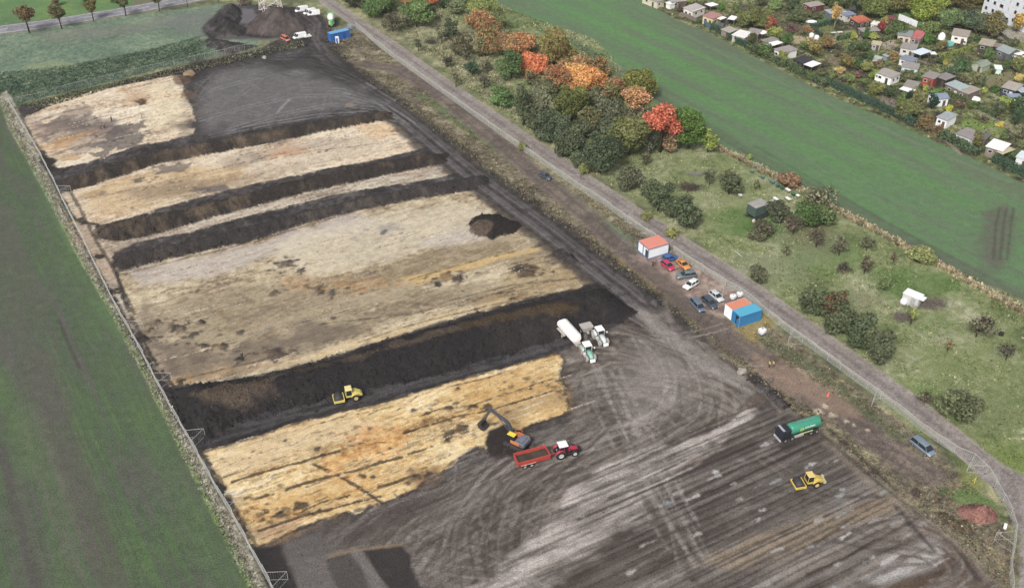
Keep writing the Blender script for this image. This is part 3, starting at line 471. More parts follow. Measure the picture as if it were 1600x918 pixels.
def family(pts, spread, n, seed, wd=(.3, .8), cols=((80, 71, 65), (90, 81, 75), (146, 138, 130), (168, 160, 152), (70, 62, 57)), op=(.22, .58), jit=.5):
    q = np.random.RandomState(seed); base = topoly(pts); L = len(base)
    # smooth the guide line
    t = np.linspace(0, L-1, L*5); base = np.stack([np.interp(t, np.arange(L), base[:, k]) for k in (0, 1)], 1)
    for _ in range(3): base[1:-1] = (base[:-2]+base[1:-1]*2+base[2:])/4
    for k in range(n):
        a, b = sorted(q.rand(2)); b = min(1, a+max(.25, b-a)); i0, i1 = int(a*(len(base)-3)), int(b*(len(base)-1))+1; i1 = max(i1, i0+3)
        o_ = q.normal()*spread*.5; dr_ = q.normal()*.05*spread; seg_ = offset(base[i0:i1], o_); seg_ = seg_+np.linspace(0, 1, len(seg_))[:, None]*q.normal(size=2)*jit*3
        c = cols[q.randint(len(cols))]; w_ = q.uniform(*wd)
        for e_ in ((0, 1.9) if q.rand() < .5 else (0,)): stroke(offset(seg_, e_), w_, S(*c), op=q.uniform(*op), soft=.18, amp=.2, sc=1.1, world=True, brk=q.uniform(.1, .6), h=-.05)
family([(1030, 490), (1060, 540), (1110, 580), (1170, 615), (1195, 640)], 12, 28, 31)
family([(1010, 480), (1020, 530), (1060, 590), (1060, 640), (1010, 670), (950, 690)], 14, 30, 32)
family([(900, 520), (980, 520), (1080, 550), (1150, 600)], 12, 30, 33)
family([(930, 570), (960, 640), (1000, 710), (1040, 790), (1100, 880)], 5, 22, 34, cols=((168, 161, 155), (150, 143, 138), (80, 72, 68)))
family([(880, 620), (950, 600), (1040, 600), (1120, 630), (1160, 650)], 16, 26, 35)
family([(640, 918), (690, 850), (800, 780), (920, 740), (1040, 690), (1160, 630)], 18, 60, 36)
family([(560, 900), (640, 830), (780, 770), (880, 700), (940, 650)], 14, 44, 37, cols=((78, 70, 66), (90, 82, 77), (138, 130, 124), (66, 60, 57)))
family([(800, 918), (790, 840), (810, 770), (860, 730), (930, 720)], 10, 34, 38)
family([(700, 900), (720, 820), (780, 760), (850, 740)], 10, 26, 39, cols=((78, 70, 66), (90, 82, 77), (138, 130, 124)))
family([(440, 860), (560, 840), (680, 800), (760, 770)], 9, 26, 40, cols=((78, 70, 66), (90, 82, 77), (128, 120, 114)))
family([(1440, 918), (1500, 890), (1530, 918)], 6, 8, 41)
family([(1300, 880), (1380, 840), (1440, 835), (1490, 862), (1500, 890), (1460, 918)], 7, 24, 42, cols=((88, 74, 64), (160, 150, 142), (104, 90, 80)))
EXCL = None
area([(398, 858), (436, 850), (500, 1000), (440, 1000)], S(58, 54, 54), soft=.35, amp=.4, op=.95)
area([(440, 850), (500, 832), (520, 862), (590, 1000), (505, 1000)], S(112, 107, 105), soft=.8, amp=.8, op=.6)
area([(508, 874), (548, 860), (600, 925), (640, 1000), (560, 1000)], S(84, 80, 78), soft=.4, amp=.4, op=.9)
area([(548, 860), (566, 858), (610, 925), (650, 1000), (625, 1000)], S(124, 120, 118), soft=.5, amp=.5, op=.8)
area([(566, 859), (625, 851), (640, 868), (640, 890), (664, 925), (700, 1000), (655, 1000), (612, 925)], S(60, 57, 56), soft=.3, amp=.5, op=.95)
stroke([(515, 868), (560, 858), (632, 850)], .6, S(150, 130, 104), op=.6, amp=.3)
arc_tracks([(280, 100), (420, 78), (560, 130), (600, 165), (430, 200), (320, 200)], 110, 5, dark=(62, 58, 58), light=(124, 120, 120), R=(20, 80))
arc_tracks([(1040, 740), (1200, 620), (1300, 700), (1560, 900), (900, 918)], 12, 6, R=(60, 200))
for a_ in [[(330, 215), (420, 195), (500, 182), (570, 178), (620, 190)], [(310, 190), (380, 170), (460, 152), (540, 150), (600, 165)], [(340, 140), (420, 118), (500, 112), (560, 130), (610, 160)], [(420, 96), (480, 96), (530, 112), (580, 140)], [(360, 205), (440, 180), (520, 165), (590, 172)], [(470, 140), (530, 142), (585, 158), (640, 195)]]:
    for o_ in (0, 1.9): stroke(offset(topoly(a_), o_), .5, S(150, 147, 147), op=.75, soft=.25, amp=.35, world=True, brk=.4, h=-.04); stroke(offset(topoly(a_), o_+.8), .5, S(50, 47, 47), op=.7, soft=.2, amp=.35, world=True, brk=.4)
area([(330, 110), (470, 95), (560, 140), (590, 160), (420, 190), (310, 215), (300, 170)], S(134, 131, 132), soft=4, amp=5, sc=7, op=0.55)
area([(290, 100), (400, 82), (500, 88), (560, 110), (600, 150), (560, 140), (470, 112), (380, 104), (320, 120), (300, 170), (330, 215), (300, 220), (285, 190)], S(54, 50, 50), soft=5, amp=8, sc=7, op=.75)
area([(440, 195), (520, 180), (600, 172), (560, 192), (460, 205)], S(56, 52, 52), soft=1.5, amp=2, sc=4, op=.7)
stroke([(480, 150), (520, 152), (580, 165), (620, 185)], .8, S(132, 128, 126), op=.6, amp=.3)
stroke([(432, 177), (445, 162), (452, 155)], 1.0, S(164, 158, 150), op=.7, amp=.4)
blob(545, 165, 1.8, (148, 138, 118), op=.8)
area([(950, 722), (1020, 698), (1130, 668), (1165, 636), (1178, 642), (1105, 700), (1070, 722), (1000, 752), (930, 786), (870, 812), (890, 770)], pale, soft=.8, amp=1.6, sc=3, seed=155, op=.95)
area([(900, 780), (1000, 758), (1060, 738), (1000, 800), (960, 828), (930, 860), (880, 895), (820, 930), (740, 970), (720, 950), (820, 850)], pale, soft=2, amp=2.5, sc=3, seed=157, op=0.7)
area([(985, 540), (1040, 530), (1090, 570), (1060, 640), (1000, 660), (970, 600)], S(160, 152, 147), soft=4, amp=4, sc=5, op=.4)
stroke([(1000, 488), (1040, 520), (1090, 555), (1150, 590)], 3.5, S(164, 157, 152), soft=1.4, amp=1.4, sc=2, op=.5, brk=.3)
# straight rib lines and wheel lines of the rolled surface
r = np.random.RandomState(8)
for k in range(30):
    t = k/30.0; u0 = 1205+t*250; v0 = 622+t*186; x, y = G(u0, v0); L = 34+16*t+r.uniform(-8, 8); p0 = np.array([x, y])-e1*r.uniform(0, 3); mid_ = p0-e1*L*.5+r.uniform(-.5, .5, 2); p1 = p0-e1*L+r.uniform(-.8, .8, 2)
    stroke(np.array([p0, mid_, p1]), r.uniform(.22, .6), S(62, 55, 53), op=r.uniform(.45, .8), soft=.18, amp=.22, sc=1.2, h=-.05, world=True, brk=r.uniform(0, .3))
    if k % 2: stroke(np.array([p0, mid_, p1])+e2*.9, r.uniform(.3, .5), S(138, 131, 128), op=.45, soft=.2, amp=.3, world=True, brk=.5)
for k in range(20):
    t = k/20.0; v0 = 640+t*330; u0 = 1180+ (v0-640)*1.25
    x, y = G(min(u0, 1560), v0); L = r.uniform(15, 40); off = r.uniform(0, 14)
    p0 = np.array([x, y])-e1*off; p1 = p0-e1*L
    stroke(np.array([p0, (p0+p1)/2+r.uniform(-.5, .5, 2), p1]), r.uniform(.25, .7), S(*[(62, 54, 52), (78, 70, 66), (144, 136, 130)][r.randint(3)]), op=r.uniform(.4, .8), soft=.2, amp=.2, h=-.04, world=True, brk=r.uniform(0, .4))
for k in range(70):  # pale dashes: sky reflection in puddles, painted into the ground colour
    u = r.uniform(960, 1480); v = 640+r.uniform(0.05, 1)*280
    if v < 640+(u-1200)*0.72 or v < 760-(u-960)*0.42: continue
    x, y = G(u, v); p0 = np.array([x, y]); L = abs(r.normal())*1.8+.3
    stroke(np.array([p0, p0+e1*L*.5+r.uniform(-.3, .3, 2), p0+e1*L]), r.uniform(.1, .6), S(*[(204, 202, 200), (178, 174, 170), (166, 172, 174)][r.randint(3)]), op=r.uniform(.6, .95), soft=.3, amp=.55, sc=.8, world=True, brk=.5)
for a in [[(1005, 775), (1060, 860), (1100, 930)], [(1020, 765), (1080, 850), (1125, 925)]]: stroke(a, 1.0, S(84, 76, 71), op=.4, soft=.3, amp=.4, h=-.04, brk=.7)
for a in [[(1240, 640), (1300, 692), (1370, 752), (1440, 805)], [(1260, 640), (1330, 700), (1400, 765)], [(1430, 800), (1490, 850), (1530, 905)], [(1400, 790), (1460, 860)]]: stroke(a, .9, S(62, 56, 54), op=.7, soft=.3, amp=.4, h=-.06, brk=.2)
stroke([(1290, 690), (1370, 762), (1450, 815), (1520, 868), (1580, 930)], 1.6, S(160, 148, 128), op=.35, soft=.8, amp=.8)
stroke([(1125, 548), (1170, 583), (1215, 618), (1290, 668)], 1.4, lambda i: scrub_mix(i), op=.7, soft=.5, amp=.8)
# clumps of pale rubble on the bank
for u, v, rr in [(1280, 642, 1.2), (1300, 648, 1.0), (1322, 658, .7), (1335, 664, .5), (565, 93, 1.3), (1290, 634, .9), (1356, 672, .4)]: blob(u, v, rr, (196, 184, 160), h=.2)
blob(1352, 805, .1, (90, 80, 74)); blob(1432, 772, 1.6, (84, 74, 70), h=.4); blob(1498, 822, 2.2, (100, 88, 72), h=.5); blob(1573, 812, 1.4, (96, 80, 72), h=.3); blob(1480, 812, 1.6, (90, 80, 66), h=.4)
area([(1470, 765), (1520, 760), (1555, 785), (1572, 815), (1560, 812), (1545, 792), (1510, 790)], S(104, 134, 74), soft=.8, amp=1, op=.75)
area([(1500, 735), (1530, 740), (1545, 760), (1515, 768), (1500, 755)], S(132, 142, 74), soft=.8, amp=1, op=.6)
blob(222, 160, .5, (60, 50, 46))
# ---------------------------------------------------------------- gravel road (right)
ROADR = [(480, -30), (515, 5), (551, 30), (600, 63), (700, 135), (780, 190), (885, 262), (985, 328), (1080, 390), (1180, 455), (1260, 512), (1340, 570), (1420, 628), (1500, 692), (1545, 728), (1590, 768), (1640, 820)]
rr_ = topoly(ROADR)
stroke(rr_, 5.4, gravel, soft=0.25, amp=0.25, world=True, reg=8, grain=.8)
for o, c, wd, op in [(0.0, (112, 102, 100), .8, .45), (1.3, (160, 150, 144), .7, .6), (-1.3, (158, 148, 142), .7, .5), (2.5, (176, 166, 152), .5, .7), (-2.7, (186, 178, 168), .6, .7), (-0.5, (120, 110, 106), .4, .5)]:
    stroke(offset(rr_, o), wd, S(*c), op=op, soft=.25, amp=.25, world=True, brk=.1)
# widening at the bottom right, branch going down
area([(1530, 712), (1560, 722), (1600, 742), (1700, 790), (1700, 1000), (1592, 1000), (1590, 940), (1594, 880), (1592, 830), (1575, 790), (1550, 760), (1520, 735)], gravel, soft=.4, amp=.5, sc=2, reg=8, grain=.8)
stroke([(1595, 760), (1606, 830), (1604, 900), (1600, 1000)], 1.0, S(170, 160, 154), op=.5, amp=.4)
area([(1200, 560), (1207, 552), (1222, 562), (1212, 570)], S(100, 86, 78), soft=.4, op=.8)
# ================================================================ relief: spoil berms, heaps and pits
BERM = np.zeros(N, np.int16)
def berm(pts, hmax, slope=0.75, seed=1, bid=1, rough=0.5, colr=None, lift=0.0, flat=None, soft=.15):
    idx, d = sdf(pts, 4)
    d = d + (fbm(X[idx]/4, Y[idx]/4, 3, seed)-.5)*2.0 + (fbm(X[idx]/1.2, Y[idx]/1.2, 3, seed+2)-.5)*.9
    top = hmax*(0.72+0.56*fbm(A1[idx]/7, A2[idx]/5, 3, seed+4))
    h = np.maximum(d, 0)*slope*(0.92+.16*fbm(A1[idx]/1.8, A2[idx]/5, 2, seed+6))
    h = top*(1-np.exp(-h/top*1.35))
    h = h+(fbm(X[idx]/.7, Y[idx]/.7, 3, seed+8)-.5)*rough*sm(0, 1, d)
    Z[idx] = np.where(d > 0, np.maximum(Z[idx], h+lift), Z[idx])
    a = sm(-soft, soft, d)
    c = darksoil(idx, seed+60)*0.86 if colr is None else colr(idx)
    mix(idx, c, a); BERM[idx[d > 0.15]] = bid; GR[idx] = GR[idx]*(1-a)+1.5*a
    return idx, d
def brownish(seed, base=(58, 53, 50), tan=(112, 98, 82), lo=.47, hi=.72):
    def f(i):
        t = nrm(0.4*fbm(A1[i]/2.6, A2[i]/7, 4, seed)+0.2*fbm(X[i]/1.6, Y[i]/1.6, 3, seed+9)+0.4*fbm(A1[i]/22, A2[i]/30, 2, seed+3), lo, hi)
        k = 0.8+0.4*fbm(X[i]/.7, Y[i]/.7, 3, seed+5)
        return (S(*base)[None]*(1-t[:, None])+S(*tan)[None]*t[:, None])*k[:, None]
    return f
B1P = [(96, 298), (140, 290), (240, 259), (330, 240), (400, 226), (520, 203), (606, 187), (612, 176), (560, 182), (470, 198), (380, 214), (300, 229), (220, 247), (150, 266), (98, 282)]
B2P = [(150, 372), (168, 376), (196, 375), (260, 359), (360, 331), (440, 309), (560, 283), (650, 263), (697, 253), (702, 240), (660, 243), (560, 263), (440, 290), (360, 312), (290, 330), (215, 342), (155, 355)]
B3P = [(176, 416), (184, 423), (270, 402), (400, 373), (470, 350), (560, 326), (650, 310), (752, 293), (768, 288), (756, 276), (690, 287), (600, 305), (500, 326), (400, 352), (290, 380), (205, 394), (180, 404)]
berm(B1P, 3.0, seed=301, bid=1, colr=brownish(311))
berm(B2P, 3.3, seed=302, bid=2, colr=brownish(321, lo=.46, hi=.68))
berm(B3P, 3.3, seed=303, bid=3, colr=brownish(331, base=(62, 58, 57), tan=(96, 88, 80), lo=.5, hi=.75))
# terrace edge of the big fill: a bank that falls from the upper strip to the haul road
B4P = [(268, 612), (300, 600), (400, 590), (480, 572), (560, 548), (640, 524), (700, 505), (800, 478), (900, 458), (938, 450), (962, 462), (1000, 488), (975, 497), (930, 508), (860, 534), (780, 557), (700, 580), (620, 598), (540, 616), (440, 640), (360, 662), (330, 690), (300, 686), (278, 648)]
berm(B4P, 3.4, slope=.62, seed=304, bid=4, colr=lambda i: brownish(341, base=(47, 44, 45), tan=(62, 58, 56))(i), rough=.35)
area([(300, 628), (350, 618), (420, 600), (520, 575), (640, 540), (720, 520), (730, 530), (640, 556), (560, 575), (500, 582), (440, 600), (430, 625), (370, 640), (320, 646)], S(112, 97, 82), soft=1.2, amp=2.5, sc=3, seed=351, op=.55, aniso=(3, 3, 1))
area([(720, 515), (800, 500), (880, 486), (900, 496), (800, 515), (730, 530)], S(112, 92, 62), soft=1.2, amp=2, sc=3, seed=352, op=.45)
stroke([(280, 606), (400, 594), (560, 550), (700, 506), (800, 482), (940, 452)], 1.6, S(70, 67, 68), op=.8, soft=.5, amp=.6)
berm([(730, 352), (738, 340), (752, 334), (782, 334), (800, 345), (816, 352), (800, 364), (770, 374), (742, 366)], 1.8, seed=305, bid=5, colr=brownish(361, base=(46, 42, 40), tan=(52, 47, 44)))
idx, d = sdf(ell(752, 360, 20, 10), 2); dd = np.maximum(d, 0)
Z[idx] = np.maximum(Z[idx], np.where(d > 0, dd*.85, 0)); mix(idx, S(96, 84, 74), sm(-.2, .3, d)*.9); BERM[idx[d > .2]] = 5
berm([(868, 402), (878, 396), (896, 400), (902, 410), (885, 408)], 1.2, seed=306, bid=0)
# the heaps at the far end
area([(376, 13), (396, 14), (402, 26), (388, 38), (374, 36)], S(118, 116, 120), soft=.8, amp=.8, op=.9)
stroke([(345, 58), (380, 60), (420, 62), (455, 58)], 3.0, S(112, 108, 108), op=.6, soft=1, amp=.8)
berm([(350, 84), (322, 72), (318, 62), (340, 64), (370, 68), (400, 72), (385, 80), (365, 85)], 1.4, seed=307, bid=6, colr=lambda i: darksoil(i, 371)*.8)
berm([(336, 52), (334, 38), (346, 20), (352, 11), (374, 11), (380, 22), (370, 38), (388, 50), (372, 57), (350, 58)], 4.5, slope=.9, seed=308, bid=6, colr=lambda i: darksoil(i, 371)*.75)
def cone(u, v, ru, rv, hgt, bid, col, seed):
    P2 = topoly(ell(u, v, ru, rv, 16)); c = P2.mean(0); R0 = np.abs(P2[:, 0]-c[0]).max(); R1 = np.abs(P2[:, 1]-c[1]).max()
    idx = crop(P2, 3); q = np.sqrt(((X[idx]-c[0])/R0)**2+((Y[idx]-c[1])/R1)**2)+(fbm(X[idx]/3, Y[idx]/3, 3, seed)-.5)*.3
    h = hgt*np.clip(1.06-q, 0, 1)**.95; h = np.minimum(h, hgt*.9+(h-hgt*.9)*.3)+(fbm(X[idx]/.8, Y[idx]/.8, 3, seed+3)-.5)*.5*(q < 1)
    Z[idx] = np.maximum(Z[idx], h); a = sm(1.06, 1.0, q); mix(idx, col(idx), a); BERM[idx[q < 1.03]] = bid; GR[idx] = GR[idx]*(1-a)+1.5*a
cone(434, 42, 50, 15, 7.6, 7, lambda i: ramp(nrm(fbm(X[i]/2, Y[i]/2, 4, 381)), [(0, (74, 67, 65)), (1, (104, 95, 92))]), 383)
cone(1527, 803, 31, 15, 1.8, 8, lambda i: ramp(nrm(fbm(X[i]/1, Y[i]/1, 4, 385)), [(0, (128, 92, 84)), (1, (160, 118, 108))]), 387)
berm([(1160, 585), (1175, 580), (1210, 605), (1235, 635), (1225, 640), (1190, 615)], .9, seed=309, bid=0, colr=lambda i: darksoil(i, 391))
berm([(1000, 448), (1010, 452), (1040, 480), (1030, 486), (1005, 466)], 1.0, seed=310, bid=0, colr=lambda i: darksoil(i, 392)*.9)
# slight sunken level of the stripped floors and general unevenness
Z += (fbm(X/9, Y/9, 3, 401)-.5)*.25
Z += (fbm(X/1.1, Y/1.1, 2, 403)-.5)*.10*np.where(REG == 5, 0.1, 1)
far = (REG == 0) | (REG == 3) | (REG == 4) | (REG == 7); Z += np.where(far, (fbm(X/.6, Y/.6, 2, 405)-.5)*.14, 0)
def ground_z(x, y):
    return 0.0
# general value variation (worn, damp and dry patches of the soil itself)
COLR *= (0.93+0.14*fbm(X/2.3, Y/2.3, 3, 411))[:, None]
COLR = np.clip(COLR, 0.004, 0.8)

# ---------------------------------------------------------------- materials
def new_mat(name):
    m = bpy.data.materials.new(name); m.use_nodes = True; return m, m.node_tree, m.node_tree.nodes['Principled BSDF']
def ground_material():
    m, t, b = new_mat('soil_and_crop'); n = t.nodes; L = t.links
    at = n.new('ShaderNodeAttribute'); at.attribute_name = 'Col'
    tc = n.new('ShaderNodeTexCoord')
    n1 = n.new('ShaderNodeTexNoise'); n1.inputs['Scale'].default_value = 3.2; n1.inputs['Detail'].default_value = 4; n1.inputs['Roughness'].default_value = .7
    n2 = n.new('ShaderNodeTexNoise'); n2.inputs['Scale'].default_value = 0.55; n2.inputs['Detail'].default_value = 3
    L.new(tc.outputs['Object'], n1.inputs['Vector']); L.new(tc.outputs['Object'], n2.inputs['Vector'])
    r1 = n.new('ShaderNodeMapRange'); r1.inputs['From Min'].default_value = .3; r1.inputs['From Max'].default_value = .7; r1.inputs['To Min'].default_value = -.40; r1.inputs['To Max'].default_value = .40
    L.new(n1.outputs['Fac'], r1.inputs['Value'])
    r2 = n.new('ShaderNodeMapRange'); r2.inputs['From Min'].default_value = .3; r2.inputs['From Max'].default_value = .7; r2.inputs['To Min'].default_value = .90; r2.inputs['To Max'].default_value = 1.10
    L.new(n2.outputs['Fac'], r2.inputs['Value'])
    ma = n.new('ShaderNodeMath'); ma.operation = 'MULTIPLY_ADD'; L.new(r1.outputs[0], ma.inputs[0]); L.new(at.outputs['Alpha'], ma.inputs[1]); L.new(r2.outputs[0], ma.inputs[2])
    vm = n.new('ShaderNodeVectorMath'); vm.operation = 'SCALE'; L.new(at.outputs['Color'], vm.inputs[0]); 
    at2 = n.new('ShaderNodeAttribute'); at2.attribute_name = 'Streak'
    mp = n.new('ShaderNodeMapping'); mp.vector_type = 'TEXTURE'; mp.inputs['Rotation'].default_value = (0, 0, math.atan2(e1[1], e1[0])); mp.inputs['Scale'].default_value = (1.7, .6, 1)
    L.new(tc.outputs['Object'], mp.inputs['Vector'])
    n3 = n.new('ShaderNodeTexNoise'); n3.inputs['Scale'].default_value = 1.0; n3.inputs['Detail'].default_value = 5; n3.inputs['Roughness'].default_value = .68; L.new(mp.outputs[0], n3.inputs['Vector'])
    r3 = n.new('ShaderNodeMapRange'); r3.inputs['From Min'].default_value = .34; r3.inputs['From Max'].default_value = .66; r3.inputs['To Min'].default_value = -.42; r3.inputs['To Max'].default_value = .26; L.new(n3.outputs['Fac'], r3.inputs['Value'])
    m3 = n.new('ShaderNodeMath'); m3.operation = 'MULTIPLY_ADD'; L.new(r3.outputs[0], m3.inputs[0]); L.new(at2.outputs['Fac'], m3.inputs[1]); m3.inputs[2].default_value = 1
    m4 = n.new('ShaderNodeMath'); m4.operation = 'MULTIPLY'; L.new(m3.outputs[0], m4.inputs[0]); L.new(ma.outputs[0], m4.inputs[1]); L.new(m4.outputs[0], vm.inputs['Scale'])
    L.new(vm.outputs[0], b.inputs['Base Color']); b.inputs['Roughness'].default_value = .95; b.inputs['Specular IOR Level'].default_value = .15
    bp = n.new('ShaderNodeBump'); bp.inputs['Strength'].default_value = .7; bp.inputs['Distance'].default_value = .2
    L.new(n1.outputs['Fac'], bp.inputs['Height']); L.new(bp.outputs[0], b.inputs['Normal'])
    return m
MGROUND = ground_material()
def link(o, parent=None):
    COL.objects.link(o)
    if parent is not None: o.parent = parent
    return o
def tag(o, label=None, cat=None, group=None, kind=None):
    if label: o['label'] = label
    if cat: o['category'] = cat
    if group: o['group'] = group
    if kind: o['kind'] = kind
    return o
def np_mesh(name, co, faces, cols=None, smooth=True):
    me = bpy.data.meshes.new(name); co = np.ascontiguousarray(co, np.float32); faces = np.ascontiguousarray(faces, np.int32)
    k = faces.shape[1]; nf = faces.shape[0]
    me.vertices.add(len(co)); me.vertices.foreach_set('co', co.ravel())
    me.loops.add(nf*k); me.loops.foreach_set('vertex_index', faces.ravel())
    me.polygons.add(nf); me.polygons.foreach_set('loop_start', np.arange(nf, dtype=np.int32)*k)
    if smooth: me.polygons.foreach_set('use_smooth', np.ones(nf, bool))
    if cols is not None:
        at = me.color_attributes.new('Col', 'FLOAT_COLOR', 'POINT'); at.data.foreach_set('color', np.ascontiguousarray(cols, np.float32).ravel())
    me.update(); me.validate() if False else None
    return me
ii = np.arange(NR-1)[:, None]*NC+np.arange(NC-1)[None, :]
FQ = np.stack([ii, ii+1, ii+NC+1, ii+NC], -1).reshape(-1, 4)
CO = np.stack([X, Y, Z], 1); CC = np.concatenate([COLR, GR[:, None]], 1)
fb = BERM[FQ].max(1); fr = REG[FQ[:, 0]]
def emit(name, mask):
    f = FQ[mask]
    if len(f) == 0: return None
    u, inv = np.unique(f.ravel(), return_inverse=True)
    me = np_mesh(name, CO[u], inv.reshape(-1, 4), CC[u]); me.materials.append(MGROUND)
    a_ = me.attributes.new('Streak', 'FLOAT', 'POINT'); a_.data.foreach_set('value', np.ascontiguousarray(ST[u], np.float32))
    return link(bpy.data.objects.new(name, me))
for r_, nm in [(0, 'ground'), (1, 'crop_field'), (2, 'crop_field'), (3, 'meadow'), (4, 'garden_ground'), (5, 'road'), (6, 'excavation_ground'), (7, 'crop_block'), (8, 'gravel_road')]:
    o = emit(nm, (fr == r_) & (fb == 0))
    if o: tag(o, kind='structure')
for k, lab, nm, cat in [(1, 'long dark brown soil berm just below the black churned ground at the far end', 'soil_berm', 'soil heap'), (2, 'second soil berm from the far end, with tan streaks and a rounded dark end', 'soil_berm', 'soil heap'),
        (3, 'third long grey soil berm above the largest pale stripped area', 'soil_berm', 'soil heap'), (4, 'broad black soil bank rising behind the yellow roller on the haul strip', 'soil_berm', 'soil heap'),
        (5, 'small dark mound with a brown cone, beside the haul road', 'soil_mound', 'soil heap'), (6, 'black churned soil heap at the far end, left of the brown cone-shaped pile', 'soil_heap', 'soil heap'),
        (7, 'big brown cone-shaped soil pile in front of the lattice pylon', 'soil_heap', 'soil heap'), (8, 'low heap of reddish-brown sand in the bushes by the road junction', 'sand_heap', 'sand heap')]:
    o = emit(nm, fb == k)
    if o: tag(o, lab, cat, 'soil berms between the stripped strips' if k in (1, 2, 3) else None)
# skirt: coarse land out to the horizon round the fine survey grid, a little below it
mm, t, b = new_mat('far_land'); nn = t.nodes.new('ShaderNodeTexNoise'); nn.inputs['Scale'].default_value = .01; nn.inputs['Detail'].default_value = 6
cr = t.nodes.new('ShaderNodeValToRGB'); cr.color_ramp.elements[0].position = .35; cr.color_ramp.elements[1].position = .65
cr.color_ramp.elements[0].color = (*SRGB(96, 104, 80), 1); cr.color_ramp.elements[1].color = (*SRGB(96, 124, 82), 1)
tcc = t.nodes.new('ShaderNodeTexCoord'); t.links.new(tcc.outputs['Object'], nn.inputs['Vector']); t.links.new(nn.outputs['Fac'], cr.inputs[0]); t.links.new(cr.outputs[0], b.inputs['Base Color']); b.inputs['Roughness'].default_value = 1
s = 1600; me = np_mesh('land', np.array([(-s, -s, -.6), (s, -s, -.6), (s, s, -.6), (-s, s, -.6)], float), np.array([[0, 1, 2, 3]]), None, False); me.materials.append(mm)
tag(link(bpy.data.objects.new('land', me)), kind='structure')
# bilinear lookup of the relief so that things stand on it
def hz(x, y):
    j = np.searchsorted(yr, y)-1; j = int(np.clip(j, 0, NR-2)); best = 0
    fy = (y-yr[j])/(yr[j+1]-yr[j]); z = []
    for jj in (j, j+1):
        t_ = (x/(yr[jj]*cp+HC*sp)+TT)/(2*TT)*(NC-1); i = int(np.clip(math.floor(t_), 0, NC-2)); fx = t_-i
        z.append(Z[jj*NC+i]*(1-fx)+Z[jj*NC+i+1]*fx)
    return float(z[0]*(1-fy)+z[1]*fy)
# ================================================================ mesh building helpers
class MB:
    def __init__(s): s.v = []; s.f = []
    def add(s, vs, fs):
        o = len(s.v); s.v += [tuple(map(float, p)) for p in vs]; s.f += [tuple(i+o for i in f) for f in fs]; return s
    def box(s, c, d, rz=0.0, top=(1, 1), off=(0, 0)):             # centre, size, optional taper of the top face
        cx, cy, cz = c; dx, dy, dz = d[0]/2, d[1]/2, d[2]/2; ca, sa = math.cos(rz), math.sin(rz); vs = []
        for z, kx, ky, ox, oy in ((-dz, 1, 1, 0, 0), (dz, top[0], top[1], off[0], off[1])):
            for x, y in ((-dx, -dy), (dx, -dy), (dx, dy), (-dx, dy)):
                x, y = x*kx+ox, y*ky+oy; vs.append((cx+x*ca-y*sa, cy+x*sa+y*ca, cz+z))
        return s.add(vs, [(3, 2, 1, 0), (4, 5, 6, 7), (0, 1, 5, 4), (1, 2, 6, 5), (2, 3, 7, 6), (3, 0, 4, 7)])
    def tube(s, pts, r, n=6, cap=True):
        pts = [Vector(p) for p in pts]; rr = r if isinstance(r, (list, tuple)) else [r]*len(pts); vs = []; fs = []
        for i, p in enumerate(pts):
            d = (pts[min(i+1, len(pts)-1)]-pts[max(i-1, 0)]).normalized()
            a = d.orthogonal().normalized() if abs(d.z) > .95 else d.cross(Vector((0, 0, 1))).normalized(); b = d.cross(a)
            for k in range(n):
                t = 2*math.pi*k/n; vs.append(p+(a*math.cos(t)+b*math.sin(t))*rr[i])
        for i in range(len(pts)-1):
            for k in range(n): fs.append((i*n+k, i*n+(k+1) % n, (i+1)*n+(k+1) % n, (i+1)*n+k))
        if cap: fs += [tuple(range(n))[::-1], tuple(range((len(pts)-1)*n, len(pts)*n))]
        return s.add(vs, fs)
    def prism(s, prof, y0, y1):                                    # x-z outline pushed from y0 to y1
        n = len(prof); vs = [(x, y0, z) for x, z in prof]+[(x, y1, z) for x, z in prof]
        return s.add(vs, [tuple(range(n)), tuple(range(2*n-1, n-1, -1))]+[((i+1) % n, i, n+i, n+(i+1) % n) for i in range(n)])
    def loft(s, secs, closed=True):                                # list of rings with equal counts
        n = len(secs[0]); vs = [p for r in secs for p in r]; fs = []
        for i in range(len(secs)-1):
            for k in range(n if closed else n-1): fs.append((i*n+k, i*n+(k+1) % n, (i+1)*n+(k+1) % n, (i+1)*n+k))
        if closed: fs += [tuple(range(n))[::-1], tuple(range((len(secs)-1)*n, len(secs)*n))]
        return s.add(vs, fs)
    def lathe(s, prof, c=(0, 0, 0), n=20, axis='z'):
        vs = []; m = len(prof); fs = []
        for k in range(n):
            t = 2*math.pi*k/n
            for r_, h_ in prof:
                if axis == 'z': vs.append((c[0]+r_*math.cos(t), c[1]+r_*math.sin(t), c[2]+h_))
                elif axis == 'y': vs.append((c[0]+r_*math.cos(t), c[1]+h_, c[2]+r_*math.sin(t)))
                else: vs.append((c[0]+h_, c[1]+r_*math.cos(t), c[2]+r_*math.sin(t)))
        for k in range(n):
            for j in range(m-1): fs.append((k*m+j, ((k+1) % n)*m+j, ((k+1) % n)*m+j+1, k*m+j+1))
        return s.add(vs, fs)
    def build(s, name, mat, parent=None, smooth=False, bevel=0, loc=None):
        me = bpy.data.meshes.new(name); me.from_pydata(s.v, [], s.f); me.update()
        bm = bmesh.new(); bm.from_mesh(me); bmesh.ops.recalc_face_normals(bm, faces=bm.faces); bm.to_mesh(me); bm.free()
        for p in me.polygons: p.use_smooth = smooth
        me.materials.append(mat); o = bpy.data.objects.new(name, me); link(o, parent)
        if bevel:
            b = o.modifiers.new('bevel', 'BEVEL'); b.width = bevel; b.segments = 2; b.limit_method = 'ANGLE'
        if loc is not None: o.location = loc
        return o
_mats = {}
